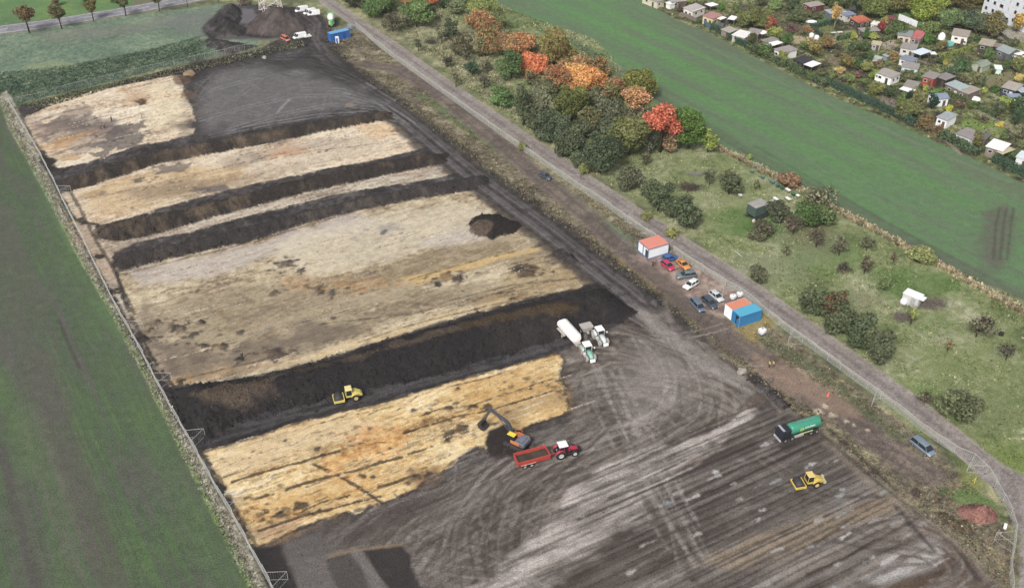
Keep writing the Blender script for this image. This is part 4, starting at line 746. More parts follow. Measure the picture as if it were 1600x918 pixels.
def paint(name, rgb, rough=.5, metal=0.0, dirt=.25, scale=1.5, spec=.4, bands=None):
    if name in _mats: return _mats[name]
    m, t, b = new_mat(name); n = t.nodes; L = t.links
    tc = n.new('ShaderNodeTexCoord'); no = n.new('ShaderNodeTexNoise'); no.inputs['Scale'].default_value = scale; no.inputs['Detail'].default_value = 5; no.inputs['Roughness'].default_value = .65
    L.new(tc.outputs['Object'], no.inputs['Vector'])
    mr = n.new('ShaderNodeMapRange'); mr.inputs['From Min'].default_value = .3; mr.inputs['From Max'].default_value = .75; mr.inputs['To Min'].default_value = 1.0+dirt*.25; mr.inputs['To Max'].default_value = 1-dirt
    L.new(no.outputs['Fac'], mr.inputs['Value'])
    vm = n.new('ShaderNodeVectorMath'); vm.operation = 'SCALE'; c_ = S(*rgb)*(1.3 if min(rgb) > 195 else 1.08); c_ = c_*.88+c_.mean()*.12; vm.inputs[0].default_value = np.clip(c_, 0, .84); L.new(mr.outputs[0], vm.inputs['Scale'])
    last = vm.outputs[0]
    if bands:
        wv = n.new('ShaderNodeTexWave'); wv.inputs['Scale'].default_value = bands; wv.bands_direction = 'X'; L.new(tc.outputs['Object'], wv.inputs['Vector'])
        m2 = n.new('ShaderNodeMapRange'); m2.inputs['To Min'].default_value = .84; m2.inputs['To Max'].default_value = 1.04; L.new(wv.outputs['Fac'], m2.inputs['Value'])
        v2 = n.new('ShaderNodeVectorMath'); v2.operation = 'SCALE'; L.new(last, v2.inputs[0]); L.new(m2.outputs[0], v2.inputs['Scale']); last = v2.outputs[0]
        bp = n.new('ShaderNodeBump'); bp.inputs['Strength'].default_value = .6; bp.inputs['Distance'].default_value = .03; L.new(wv.outputs['Fac'], bp.inputs['Height']); L.new(bp.outputs[0], b.inputs['Normal'])
    L.new(last, b.inputs['Base Color']); b.inputs['Roughness'].default_value = rough; b.inputs['Metallic'].default_value = metal; b.inputs['Specular IOR Level'].default_value = spec
    _mats[name] = m; return m
GLASS = paint('dark_glass', (44, 52, 60), .12, 0, .1, spec=.6)
TYRE = paint('tyre_rubber', (48, 46, 46), .85, 0, .3, 4)
STEEL = paint('galvanised_steel', (188, 190, 188), .4, .25, .15, 3)
DARKM = paint('dark_metal', (52, 52, 56), .5, .2, .3, 3)
BLACK = paint('black_plastic', (38, 38, 40), .6)
RIM = paint('rim_silver', (170, 172, 172), .4, .3, .2)
LAMP = paint('lamp_clear', (220, 224, 226), .15)
LAMPR = paint('lamp_red', (150, 40, 36), .3)
def empty(name, x, y, z=0.0, rz=0.0, label=None, cat=None, group=None):
    o = bpy.data.objects.new(name, None); o.location = (x, y, z); o.rotation_euler = (0, 0, rz); o.empty_display_size = .3
    COL.objects.link(o); return tag(o, label, cat, group)
def wdir(u, v, du, dv, z=0.0):
    a = G(u-du/2, v-dv/2, z); b = G(u+du/2, v+dv/2, z); return math.atan2(b[1]-a[1], b[0]-a[0]), math.hypot(b[0]-a[0], b[1]-a[1])
def put(name, u, v, du, dv, label, cat, group=None, z=.7):       # u,v: the photo spot of its middle; du,dv: the way its front points
    x, y = G(u, v, z); x = float(x); y = float(y); a, _ = wdir(u, v, du, dv)
    return empty(name, x, y, hz(x, y), a, label, cat, group)

# ================================================================ trees and bushes
def leaf_material():
    m, t, b = new_mat('leaves'); n = t.nodes; L = t.links
    at = n.new('ShaderNodeAttribute'); at.attribute_name = 'Col'
    L.new(at.outputs['Color'], b.inputs['Base Color']); b.inputs['Roughness'].default_value = .8; b.inputs['Specular IOR Level'].default_value = .2
    tr = n.new('ShaderNodeBsdfTranslucent'); L.new(at.outputs['Color'], tr.inputs['Color'])
    mx = n.new('ShaderNodeMixShader'); mx.inputs[0].default_value = .25; L.new(b.outputs[0], mx.inputs[1]); L.new(tr.outputs[0], mx.inputs[2])
    L.new(mx.outputs[0], n['Material Output'].inputs['Surface']); return m
MLEAF = leaf_material()
BARK = paint('bark', (92, 82, 72), .9, 0, .4, 3, .1); BARKP = paint('pale_bark', (168, 160, 148), .9, 0, .3, 3, .1)
def quads(c, nrmv, size, r, asp=.75, spin=None):
    n = len(c); a = r.normal(size=(n, 3)); a -= (a*nrmv).sum(1)[:, None]*nrmv; a /= np.linalg.norm(a, axis=1)[:, None]+1e-9
    b = np.cross(nrmv, a); s = np.asarray(size).reshape(-1, 1)
    co = np.stack([c-a*s-b*s*asp, c+a*s-b*s*asp*.6, c+a*s*.8+b*s*asp, c-a*s*.7+b*s*asp*.8], 1).reshape(-1, 3)
    return co, np.arange(n*4).reshape(-1, 4)
def leaf_cols(base, n, r, var=.22, tint=None):
    base = np.asarray(base, float); base = base*.86+base.mean()*.14; base = base*(1.0-.18*(base.mean() > .12))
    if tint is not None: tint = (np.asarray(tint[0])*.92+np.asarray(tint[0]).mean()*.08, tint[1])
    c = base[None]*(1+r.normal(size=(n, 1))*var)
    if tint is not None:
        w_ = (r.rand(n, 1) < tint[1]); c = np.where(w_, np.asarray(tint[0])[None]*(1+r.normal(size=(n, 1))*var), c)
    c = np.clip(c*(1+r.normal(size=(n, 3))*.05), .006, .8)
    return np.concatenate([np.repeat(c, 4, 0), np.ones((n*4, 1))], 1)
FOLK = 1.5                                                         # leaves shade one another, their own colour is a little lighter than the crown
def crown_cloud(H, R, z0, r, nl, leaf, dens, col, tint=None, openn=0.0, squash=1.0):
    lob = []
    zc = (z0+H)/2; hh = (H-z0)/2
    for k in range(nl):
        t = r.rand()*2*math.pi; q = r.rand()**.6*.68; zz = r.uniform(-.62, .78)
        lim = math.sqrt(max(0, 1-(zz*.9)**2))
        lr = r.uniform(.24, .50)*(1-.3*max(zz, 0))
        lob.append(((q*lim*R*math.cos(t), q*lim*R*math.sin(t)*squash, zc+zz*hh*.95), (R*lr, R*lr*squash, max(hh*lr*.95, R*lr*.6))))
    lob.append(((0, 0, zc), (R*.58, R*.58*squash, hh*.74)))
    C_ = []; Nn = []; CT = []
    for k, (c, s_) in enumerate(lob):
        area_ = 4*math.pi*((s_[0]*s_[1])**1.6/3+(s_[0]*s_[2])**1.6*2/3)**(1/1.6)
        n = int(max(20, dens*area_/(leaf*leaf*3.2)))
        d = r.normal(size=(n, 3)); d /= np.linalg.norm(d, axis=1)[:, None]
        rad = 1-np.abs(r.normal(size=(n, 1)))*.16-openn*r.rand(n, 1)*.5+(r.rand(n, 1) < .07)*r.rand(n, 1)*.28
        p = np.array(c)+d*np.array(s_)*rad
        keep = (p[:, 2] > .12)
        C_.append(p[keep]); nn = d*0.7+r.normal(size=(n, 3))*.65+np.array([0, 0, .35]); nn /= np.linalg.norm(nn, axis=1)[:, None]; Nn.append(nn[keep])
        CT.append(np.full(keep.sum(), 1+r.normal()*.13))
    c = np.concatenate(C_); nn = np.concatenate(Nn); ct = np.concatenate(CT)
    # gaps: drop leaves in a few pockets
    for k in range(3+int(openn*8)):
        g = c[r.randint(len(c))]; dd = np.linalg.norm(c-g, axis=1); m_ = (dd > R*(.12+.12*openn)) | (r.rand(len(c)) < .25); c = c[m_]; nn = nn[m_]; ct = ct[m_]
    co, fa = quads(c, nn, leaf*(.6+.6*r.rand(len(c))), r)
    cl = leaf_cols(np.asarray(col)*FOLK/.8, len(c), r, .2, tint); cl[:, :3] *= np.repeat(ct, 4)[:, None]
    return co, fa, np.clip(cl, .004, .8), lob
def tree(u, yt, yb, wpx, rgb, name='tree', tint=None, kind='round', leaf=None, nl=8, seedx=0, z0f=None):
    r = np.random.RandomState(int(u*31+yt*17+seedx) % 99991)
    s = scale_at(yb); R = wpx/2/s*((1.48 if wpx > 30 else 1.24) if kind != 'column' else 1.15)
    pl = math.atan2(HC, float(G(u, yb)[1])); sb = math.sin(pl); cb = math.cos(pl)
    stem = kind in ('stem', 'birch')
    lift = R*sb*(.15 if stem else .55)
    x, y = G(u, yb-lift*s); x = float(x); y = float(y)
    lo_, hi_ = .3, 26.0
    for _ in range(30):
        mid = (lo_+hi_)/2; vv = P(x, y, mid-.1)[1]-R*.30*sb*s*.8
        if vv > yt: lo_ = mid
        else: hi_ = mid
    H = max(mid, .8)*1.12; x = (u-800)/FPX*(y*cp+(HC-H*(.68 if stem else .5))*sp)
    gz = hz(x, y)
    o = empty(name, x, y, gz-.05, r.rand()*6.28)
    z0 = {'round': .08, 'stem': .38, 'birch': .25, 'bush': 0.0, 'column': 0.0, 'bare': .2}[kind]*H
    lf = leaf or max(.15, min(.27, R*.09))
    g_ = np.array(rgb, float); g_ = g_+(np.array([0, 1, -4]) if g_.max() < 130 else 0); col = S(*g_)*1.0
    dens = {'round': 1.25, 'stem': 1.2, 'birch': .55, 'bush': 1.3, 'column': 1.6, 'bare': .5}[kind]
    co, fa, cl, lob = crown_cloud(H, R, z0, r, nl if kind != 'column' else 5, lf, dens, col, tint, openn={'bare': .8, 'birch': .6}.get(kind, .12))
    me = np_mesh('crown', co, fa, cl, False); me.materials.append(MLEAF); link(bpy.data.objects.new('crown', me), o)
    tk = MB(); rb = max(.06, H*.022)
    tk.tube([(0, 0, -.2), (r.normal()*.1, r.normal()*.1, z0+H*.15), (r.normal()*.15, r.normal()*.15, H*.62)], [rb*1.3, rb, rb*.35], 7)
    tk.build('trunk', BARKP if kind == 'birch' else BARK, o, True)
    lb = MB()
    for c, s_ in lob:
        lb.tube([(0, 0, z0*.8+H*.1), (c[0]*.5+r.normal()*.1, c[1]*.5, (z0+c[2])/2*.95), (c[0], c[1], c[2])], [rb*.55, rb*.35, rb*.12], 5)
        if kind in ('bare', 'birch'):
            for q in range(7):
                d = Vector(r.normal(size=3)); d.normalize(); d.z = abs(d.z)
                e = Vector(c); lb.tube([e, e+d*s_[0]*.6, e+(d+Vector((0, 0, .2)))*s_[0]*1.15], [.05, .035, .015], 4)
    lb.build('limbs', BARKP if kind == 'birch' else BARK, o, True)
    return o
def hedge(pts, w_, h_, rgb, label, tint=None, rag=.15, leaf=.16, name='hedge', group=None, cat='hedge'):
    P2 = topoly(pts); r = np.random.RandomState(int(pts[0][0]*7+pts[0][1]) % 9973); o = empty(name, float(P2[0][0]), float(P2[0][1]), 0, 0, label, cat, group)
    cs = []; ns = []; core = MB()
    for i in range(len(P2)-1):
        a = P2[i]; b = P2[i+1]; L_ = np.linalg.norm(b-a); d = (b-a)/L_; nn_ = np.array([-d[1], d[0]])
        core.box(((a[0]+b[0])/2-P2[0][0], (a[1]+b[1])/2-P2[0][1], h_*.42), (L_, w_*.7, h_*.84), math.atan2(d[1], d[0]))
        n = int(L_*(w_+2*h_)/(leaf*leaf*1.5)); n = min(n, 16000)
        t = r.rand(n)*L_; hmod = 1+(fbm(t/3+i*9, t*0+2, 3, 5)-.5)*rag*3
        prm = r.rand(n)*(w_+2*h_); off = np.where(prm < h_, -w_/2, np.where(prm < h_+w_, prm-h_-w_/2, w_/2)); zz = np.where(prm < h_, prm, np.where(prm < h_+w_, h_, prm-h_-w_))
        off = off*(1+r.normal(size=n)*rag); zz = zz*hmod*(1+r.normal(size=n)*rag*.25)
        nx = np.where(prm < h_, -1, np.where(prm < h_+w_, 0, 1)); nz = np.where((prm >= h_) & (prm < h_+w_), 1, .25)
        p = np.stack([a[0]+d[0]*t+nn_[0]*off-P2[0][0], a[1]+d[1]*t+nn_[1]*off-P2[0][1], np.maximum(zz, .05)], 1)
        nv = np.stack([nn_[0]*nx, nn_[1]*nx, nz], 1)+r.normal(size=(n, 3))*.5; nv /= np.linalg.norm(nv, axis=1)[:, None]
        cs.append(p); ns.append(nv)
    c = np.concatenate(cs); co, fa = quads(c, np.concatenate(ns), leaf*(.6+.6*r.rand(len(c))), r)
    cl = leaf_cols(S(*rgb)*FOLK/.8, len(c), r, .2, tint)
    cl[:, :3] *= np.repeat(.8+.4*fbm(c[:, 0]/1.5, c[:, 1]/1.5, 3, 7), 4)[:, None]
    me = np_mesh('foliage', co, fa, cl, False); me.materials.append(MLEAF); link(bpy.data.objects.new('foliage', me), o)
    core.build('branches', paint('hedge_inside', (58, 62, 46), .95, 0, .3), o)
    return o
# ---------------------------------------------------------------- landmarks used to word the labels of the many plants
LAND = []
_used = set()
def relword(u, v, lu, lv):
    du, dv = u-lu, (v-lv)*1.4
    if abs(du) > abs(dv): return 'right of' if du > 0 else 'left of'
    return 'in front of' if dv > 0 else 'behind'
def autolabel(u, v, adj, noun):
    near = sorted(LAND, key=lambda q: (q[0]-u)**2+((q[1]-v)*1.5)**2)
    for q in near[:14]:
        dd = math.hypot(q[0]-u, (q[1]-v)*1.5)
        for far in ('just ', '', 'further '):
            if far == 'just ' and dd > 34: continue
            lab = '%s %s %s%s %s' % (adj, noun, far, relword(u, v, q[0], q[1]), q[2])
            if lab not in _used and len(lab.split()) <= 16: _used.add(lab); return lab
    lab = '%s %s beside %s' % (adj, noun, near[0][2]); _used.add(lab); return lab
def colword(c):
    r_, g_, b_ = c; m_ = (r_+g_+b_)/3
    if r_ > 205 and g_ > 150: return 'bright yellow-orange' if r_-g_ > 60 else 'yellow'
    if r_ > 195 and r_-g_ > 70: return 'orange-red'
    if r_ > 120 and r_-g_ > 60: return 'dark red'
    if r_ > 165 and r_-g_ > 40: return 'rusty orange'
    if r_-g_ > 18: return 'russet brown'
    if g_ > 140 and b_ < 90: return 'yellow-green'
    if r_-g_ > 2 and m_ > 85: return 'brownish olive'
    if r_-b_ < 24 and m_ < 100: return 'grey-green'
    if m_ < 80: return 'dark green'
    if r_-b_ < 32: return 'pale grey-green'
    if g_-r_ > 14: return 'fresh green'
    return 'olive green'
# ================================================================ vehicles
def wheel(par, x, y, rad, wd, rim=RIM, lug=False, hub=.55, tyre=TYRE, side=1):
    o = MB(); prof = [(rad*hub, -wd/2), (rad*.9, -wd/2), (rad, -wd*.36), (rad, wd*.36), (rad*.9, wd/2), (rad*hub, wd/2)]
    o.lathe(prof, n=22, axis='y')
    if lug:
        for k in range(18):
            t = 2*math.pi*k/18
            for q in (-1, 1):
                o.tube([(rad*math.cos(t), q*wd*.02, rad*math.sin(t)), (rad*math.cos(t+.13), q*wd*.44, rad*math.sin(t+.13))], rad*.035, 4)
    wl = o.build('wheel', tyre, par, True, loc=(x, y, rad))
    h = MB(); sd_ = 1 if y > 0 else -1
    h.lathe([(0.01, sd_*wd*.38), (rad*hub*.45, sd_*wd*.40), (rad*hub*.6, sd_*wd*.22), (rad*hub*.92, sd_*wd*.30), (rad*hub*1.02, sd_*wd*.46), (rad*hub*1.02, -sd_*wd*.3), (.01, -sd_*wd*.3)], n=20, axis='y')
    h.build('rim', rim, wl, True); return wl
def ring(x, hw, z0, z1, rnd=.12, tuck=.9):
    return [(x, -hw*tuck, z0), (x, hw*tuck, z0), (x, hw, z0+(z1-z0)*.35), (x, hw, z1-rnd), (x, hw-rnd, z1), (x, -hw+rnd, z1), (x, -hw, z1-rnd), (x, -hw, z0+(z1-z0)*.35)]
def car(name, u, v, du, dv, kind, rgb, label, cat='car', group=None, scale=1.0, z=.7):
    o = put(name, u, v, du, dv, label, cat, group, z); k = scale; o.scale = (k, k, k)
    body = paint('car_paint_%s' % '_'.join(str(q) for q in rgb), rgb, .28, .0, .1, spec=.6)
    # stations: x, half width, z low, z top  (front is +x)
    if kind == 'hatch': L_, H_, st, gh = 4.0, 1.46, [(-2.0, .72, .42, .78), (-1.85, .84, .3, .92), (-1.0, .87, .26, .95), (.2, .87, .26, .93), (1.0, .86, .28, .90), (1.75, .80, .32, .76), (2.0, .66, .38, .62)], (-1.86, 1.05, -1.45, .30)
    elif kind == 'coupe': L_, H_, st, gh = 4.3, 1.34, [(-2.15, .72, .45, .82), (-1.9, .86, .3, .92), (-1.0, .88, .26, .90), (.3, .88, .26, .88), (1.1, .87, .28, .84), (1.9, .80, .32, .70), (2.15, .64, .4, .56)], (-1.6, 1.0, -.85, .15)
    elif kind == 'suv': L_, H_, st, gh = 4.5, 1.66, [(-2.25, .76, .5, .95), (-2.1, .90, .34, 1.05), (-1.0, .92, .3, 1.07), (.3, .92, .3, 1.05), (1.1, .91, .32, 1.0), (1.95, .86, .36, .88), (2.25, .70, .45, .72)], (-2.1, 1.1, -1.75, .45)
    elif kind == 'mpv': L_, H_, st, gh = 4.8, 1.72, [(-2.4, .80, .45, .95), (-2.3, .92, .3, 1.02), (-1.0, .93, .28, 1.03), (.6, .93, .28, 1.02), (1.4, .91, .30, .98), (2.15, .84, .34, .82), (2.4, .68, .42, .66)], (-2.3, 1.75, -2.05, .95)
    elif kind == 'van': L_, H_, st, gh = 5.6, 2.45, [(-2.8, .93, .4, 1.3), (-2.7, .98, .35, 1.35), (-1.0, .99, .32, 1.35), (1.2, .99, .32, 1.32), (2.0, .96, .36, 1.15), (2.6, .9, .4, .98), (2.8, .74, .45, .8)], (-2.78, 2.2, -2.7, 1.35)
    else: L_, H_, st, gh = 4.7, 1.5, [(-2.35, .76, .45, .85), (-2.2, .88, .3, .96), (-1.0, .90, .26, .97), (.3, .90, .26, .95), (1.1, .89, .28, .92), (2.05, .82, .32, .78), (2.35, .66, .4, .6)], (-2.2, 1.15, -1.9, .40)
    b = MB(); b.loft([ring(*q) for q in st]); bo = b.build('body', body, o, True, 0); bo.modifiers.new('b', 'BEVEL').width = .03
    zb = st[3][3]-.02; hw = st[3][1]-.04; x0, x1, x2, x3 = gh; tw = hw*(.92 if kind == 'van' else .78)
    g = MB(); g.loft([[(x0, -hw, zb), (x1, -hw*.96, zb), (x1, hw*.96, zb), (x0, hw, zb)], [(x2, -tw, H_-.05), (x3, -tw*.96, H_-.05), (x3, tw*.96, H_-.05), (x2, tw, H_-.05)]])
    if kind == 'van': # closed cargo body in paint, glass only in front
        g = MB(); g.loft([[(.9, -hw-.01, zb), (x1, -hw*.94, zb), (x1, hw*.94, zb), (.9, hw+.01, zb)], [(.8, -tw, H_-.1), (x3, -tw*.95, H_-.1), (x3, tw*.95, H_-.1), (.8, tw, H_-.1)]])
        c = MB(); c.loft([[(x0, -hw, zb), (.95, -hw, zb), (.95, hw, zb), (x0, hw, zb)], [(x2, -tw, H_-.02), (.9, -tw, H_-.02), (.9, tw, H_-.02), (x2, tw, H_-.02)]]); c.build('cargo_body', body, o, False, .05)
    g.build('windows', GLASS, o, False, .04)
    rf = MB(); rx0, rx1 = x2-.04, x3+.03; rf.loft([[(rx0, -tw-.02, H_-.06), (rx1, -tw, H_-.06), (rx1, tw, H_-.06), (rx0, tw+.02, H_-.06)], [(rx0+.08, -tw+.08, H_), (rx1-.1, -tw+.08, H_-.02), (rx1-.1, tw-.08, H_-.02), (rx0+.08, tw-.08, H_)]])
    for sy in (-1, 1):
        for xa, xb in ((x0+.02, x2), (x1-.02, x3), ((x0+x1)/2-.15, (x2+x3)/2-.1)):
            if kind == 'van' and xa < .5: continue
            rf.tube([(xa, sy*hw*.985, zb-.02), (xb, sy*tw, H_-.05)], .045, 5)
    rf.build('roof', body, o, True)
    wr = {'van': .36, 'suv': .37, 'mpv': .34}.get(kind, .32); fx = L_*.31
    for xx in (-fx*.98, fx): 
        for yy in (-1, 1): wheel(o, xx, yy*(st[3][1]-.11), wr, .22)
    for yy in (-1, 1):
        m = MB(); m.box((L_/2-.16, yy*(st[-2][1]-.16), st[-1][3]-.03), (.22, .30, .14)); m.build('headlight', LAMP, o, False, .03)
        m = MB(); m.box((-L_/2+.06, yy*(st[0][1]-.02), st[0][3]-.06), (.12, .22, .2)); m.build('tail_light', LAMPR, o, False, .02)
        m = MB(); m.box((x1*.72, yy*(hw+.12), zb+.06), (.12, .2, .14)); m.build('mirror', body if kind != 'van' else BLACK, o, False, .03)
    m = MB(); m.box((L_/2-.05, 0, st[-1][2]+.05), (.1, 1.0, .16)); m.build('grille', BLACK, o)
    return o
gk = 'cars parked by the site cabins'
car('parked_car', 1047, 402, 26, -5, 'hatch', (44, 104, 184), 'bright blue hatchback parked against the white site cabin', group=gk)
car('parked_car', 1043.5, 414, -19, -15, 'hatch', (206, 40, 84), 'crimson red small car beside the two standing people', group=gk).rotation_euler.z += math.pi
car('parked_car', 1067.5, 412, 17, 15, 'coupe', (236, 150, 50), 'orange car parked next to the fence', group=gk)
car('parked_car', 1072, 429, -30, 4, 'estate', (112, 130, 134), 'long grey-green estate car in the row beside the orange car', group=gk, scale=1.02)
car('parked_car', 1079.5, 444, -22, 13, 'suv', (226, 230, 228), 'white car with dark side windows below the grey-green estate', group=gk, scale=.95)
car('parked_car', 1090, 476, 20, 22, 'mpv', (104, 122, 142), 'blue-grey people carrier at the left end of the lower car row', group=gk, scale=.95)
car('parked_car', 1109, 471.5, 19, 17, 'estate', (72, 84, 98), 'dark slate car between the people carrier and the silver car', group=gk)
car('parked_car', 1119.5, 462, 19, 16, 'hatch', (196, 202, 204), 'silver-white hatchback next to the orange-roofed container', group=gk, scale=1.02)
car('parked_car', 852, 274, 20, 9, 'coupe', (74, 84, 98), 'lone dark car on the dirt track beside the weeds')
car('parked_van', 1442, 697, 30, 24, 'mpv', (126, 144, 160), 'lone blue-grey people carrier on the brown verge by the gravel road', 'van', scale=1.03)
gv = 'white vans by the soil heap'
car('delivery_van', 471, 14.5, -20, 3, 'van', (238, 240, 240), 'white van nearest the pylon', 'van', gv, z=1, scale=.88)
car('delivery_van', 483.5, 18, -20, 4, 'van', (238, 240, 240), 'middle white van, half hidden by the one in front of it', 'van', gv, z=1, scale=.84)
car('delivery_van', 490, 20.5, -20, 2, 'van', (240, 242, 242), 'white van parked closest to the concrete mixer', 'van', gv, z=1, scale=.84)
car('delivery_van', 468, 56, -22, 4, 'van', (240, 242, 242), 'white van with a low loading bed on the grass below the brown heap', 'van', z=1, scale=.85)
car('tipper_car', 446, 60, 14, 8, 'mpv', (226, 128, 92), 'orange and white works vehicle below the brown heap', 'van', z=.8, scale=.95)
# flat bed behind the white van
x, y = map(float, G(480.5, 57, .6)); o = empty('flatbed_trailer', x, y, hz(x, y), wdir(480, 57, -22, 4)[0], 'small white flatbed standing behind the white van', 'trailer')
m = MB(); m.box((0, 0, .75), (2.6, 1.9, .12)); m.box((0, -.93, .95), (2.6, .05, .35)); m.box((0, .93, .95), (2.6, .05, .35)); m.build('bed', paint('white_trailer', (232, 232, 228)), o)
for q in (-1, 1): wheel(o, -.2, q*.85, .32, .2)

def tractor(u, v, du, dv, hood, roofc, rimc, label, scale=1.0, body=None, z=1.2):
    o = put('tractor', u, v, du, dv, label, 'tractor', 'tractors on the site', z); o.scale = (scale,)*3
    hm = paint('hood_%s' % '_'.join(map(str, hood)), hood, .4); rm = paint('cabroof_%s' % '_'.join(map(str, roofc)), roofc, .4, dirt=.12); ri = paint('rim_%s' % '_'.join(map(str, rimc)), rimc, .5)
    m = MB(); m.loft([ring(.55, .46, 1.0, 1.95, .12), ring(1.5, .44, 1.0, 1.85, .14), ring(2.35, .38, .95, 1.62, .16), ring(2.6, .3, .95, 1.4, .16)]); m.build('hood', hm, o, True)
    m = MB(); m.box((.9, 0, .85), (3.4, .5, .5)); m.box((-1.0, 0, .95), (.5, 1.7, .35)); m.box((1.75, 0, .72), (.35, 1.8, .25)); m.box((.3, -.75, .8), (1.0, .45, .6)); m.box((.3, .75, .8), (1.0, .45, .6)); m.build('chassis', DARKM if body is None else body, o, False, .03)
    m = MB(); m.loft([[(-1.25, -.72, 1.25), (.6, -.6, 1.25), (.6, .6, 1.25), (-1.25, .72, 1.25)], [(-1.15, -.78, 2.75), (.42, -.7, 2.75), (.42, .7, 2.75), (-1.15, .78, 2.75)]]); cb = m.build('cab', GLASS, o)
    m = MB()
    for xx, xt, yy, yt_ in ((-1.25, -1.15, .73, .79), (.6, .42, .61, .71), (-.3, -.32, .69, .77)):
        for q in (-1, 1): m.tube([(xx, q*yy, 1.25), (xt, q*yt_, 2.76)], .05, 5)
    m.tube([(-1.15, -.79, 2.74), (.42, -.71, 2.74), (.42, .71, 2.74), (-1.15, .79, 2.74), (-1.15, -.79, 2.74)], .04, 5)
    m.build('cab_frame', paint('cab_frame_white', (206, 208, 204)) if body is not None else hm, cb)
    m = MB(); m.box((-.38, 0, 2.84), (1.85, 1.72, .2), top=(.88, .88)); m.build('cab_roof', rm, o, False, .05)
    for q in (-1, 1):
        m = MB(); n_ = 9; sec = []
        for k in range(n_):
            t = math.radians(20+k*145/(n_-1)); sec.append([(-1.0+1.02*math.cos(t), q*.62, .95+1.02*math.sin(t)), (-1.0+1.02*math.cos(t), q*1.12, .95+1.02*math.sin(t)), (-1.0+1.07*math.cos(t), q*1.12, .95+1.07*math.sin(t)), (-1.0+1.07*math.cos(t), q*.62, .95+1.07*math.sin(t))])
        m.loft(sec); m.build('fender', hm, o, True)
        ty = TYRE if body is None else paint('dusty_tyre', (176, 174, 170), .9)
        wheel(o, -1.0, q*.92, .95, .62, ri, True, tyre=ty); wheel(o, 1.75, q*.86, .7, .5, ri, True, tyre=ty)
        m = MB(); m.tube([(.5, q*.7, 2.5), (.75, q*1.15, 2.45)], .03, 5); m.box((.75, q*1.2, 2.3), (.06, .24, .4)); m.build('mirror', BLACK if body is None else rm, o)
    m = MB(); m.box((2.95, 0, .85), (.5, 1.1, .6), top=(.8, 1)); m.build('front_weight', DARKM if body is None else rm, o, False, .05)
    m = MB(); m.tube([(.45, -.55, 1.5), (.45, -.55, 2.9)], .06, 7); m.build('exhaust', DARKM, o)
    return o
DUST = paint('dusty_white', (206, 206, 200), .8)
tractor(918, 548, 15, 24, (148, 206, 184), (246, 244, 240), (200, 96, 110), 'tractor with mint green hood caked in white dust, coupled to the white tank trailer', 1.0, DUST)
tractor(937.5, 524, 15, 20, (206, 214, 212), (248, 246, 242), (196, 200, 196), 'dust-white tractor on the far side, with a spreader hopper behind', 1.0, DUST)
tractor(882, 702, 30, -6, (200, 36, 76), (228, 232, 232), (196, 196, 196), 'crimson tractor with white cab roof pulling the red tipper', .98)
def trailer_wheels(o, xs, rad, wd, hw, rim): 
    for xx in xs:
        for q in (-1, 1): wheel(o, xx, q*hw, rad, wd, rim)
# white tank trailer
WH = paint('tank_white', (240, 234, 228), .55, dirt=.12); WHD = paint('dusty_rim', (198, 192, 184), .8)
o = put('tank_trailer', 890, 520, 20, 22, 'long white lime tank trailer on twin axles beside the dark soil bank', 'trailer', None, 1.6)
m = MB(); m.loft([[(x_, -.8*k, 1.3+.2*(1-k)), (x_, .8*k, 1.3+.2*(1-k)), (x_, 1.2*k, 1.9), (x_, 1.15*k, 2.6*k+.1), (x_, .6*k, 3.0*k), (x_, -.6*k, 3.0*k), (x_, -1.15*k, 2.6*k+.1), (x_, -1.2*k, 1.9)] for x_, k in ((-3.5, .93), (-3.3, 1), (2.5, 1), (3.1, .86), (3.3, .7))]); m.build('tank', WH, o, False, .06)
m = MB(); m.box((-.3, 0, .85), (6.6, .9, .25)); m.tube([(3.0, 0, .85), (4.9, 0, .75)], .12, 6); m.box((3.6, 0, 1.2), (.7, 1.0, .7)); m.build('chassis', WHD, o)
trailer_wheels(o, (-2.3, -.9), .62, .5, 1.12, WHD)
for q in (-1, 1):
    m = MB(); m.box((-1.6, q*1.2, 1.36), (3.0, .6, .07)); m.box((-3.1, q*1.2, 1.2), (.07, .6, .35)); m.box((-.1, q*1.2, 1.2), (.07, .6, .35)); m.build('mudguard', WHD, o)
m = MB(); m.tube([(-3.55, .5, 1.0), (-3.55, .5, 2.8)], .04, 5); m.tube([(-3.55, -.5, 1.0), (-3.55, -.5, 2.8)], .04, 5); m.build('ladder', STEEL, o)
# spreader hopper behind the white tractor
o = put('spreader', 916, 513, 15, 20, 'grey-white lime spreader hopper behind the dust-white tractor', 'spreader', None, 1.0)
m = MB(); m.loft([[(-.7, -.9, .7), (.7, -.9, .7), (.7, .9, .7), (-.7, .9, .7)], [(-1.0, -1.35, 1.9), (1.0, -1.35, 1.9), (1.0, 1.35, 1.9), (-1.0, 1.35, 1.9)]]); m.build('hopper', paint('hopper_grey', (206, 200, 194), .7), o, False, .04)
m = MB(); m.box((0, 0, 1.92), (1.9, 2.6, .06)); m.build('cover', paint('hopper_cover', (188, 182, 176), .8), o); m = MB(); m.box((.6, 0, .6), (1.4, .5, .2)); m.build('frame', WHD, o); trailer_wheels(o, (-.1,), .6, .45, 1.0, WHD)
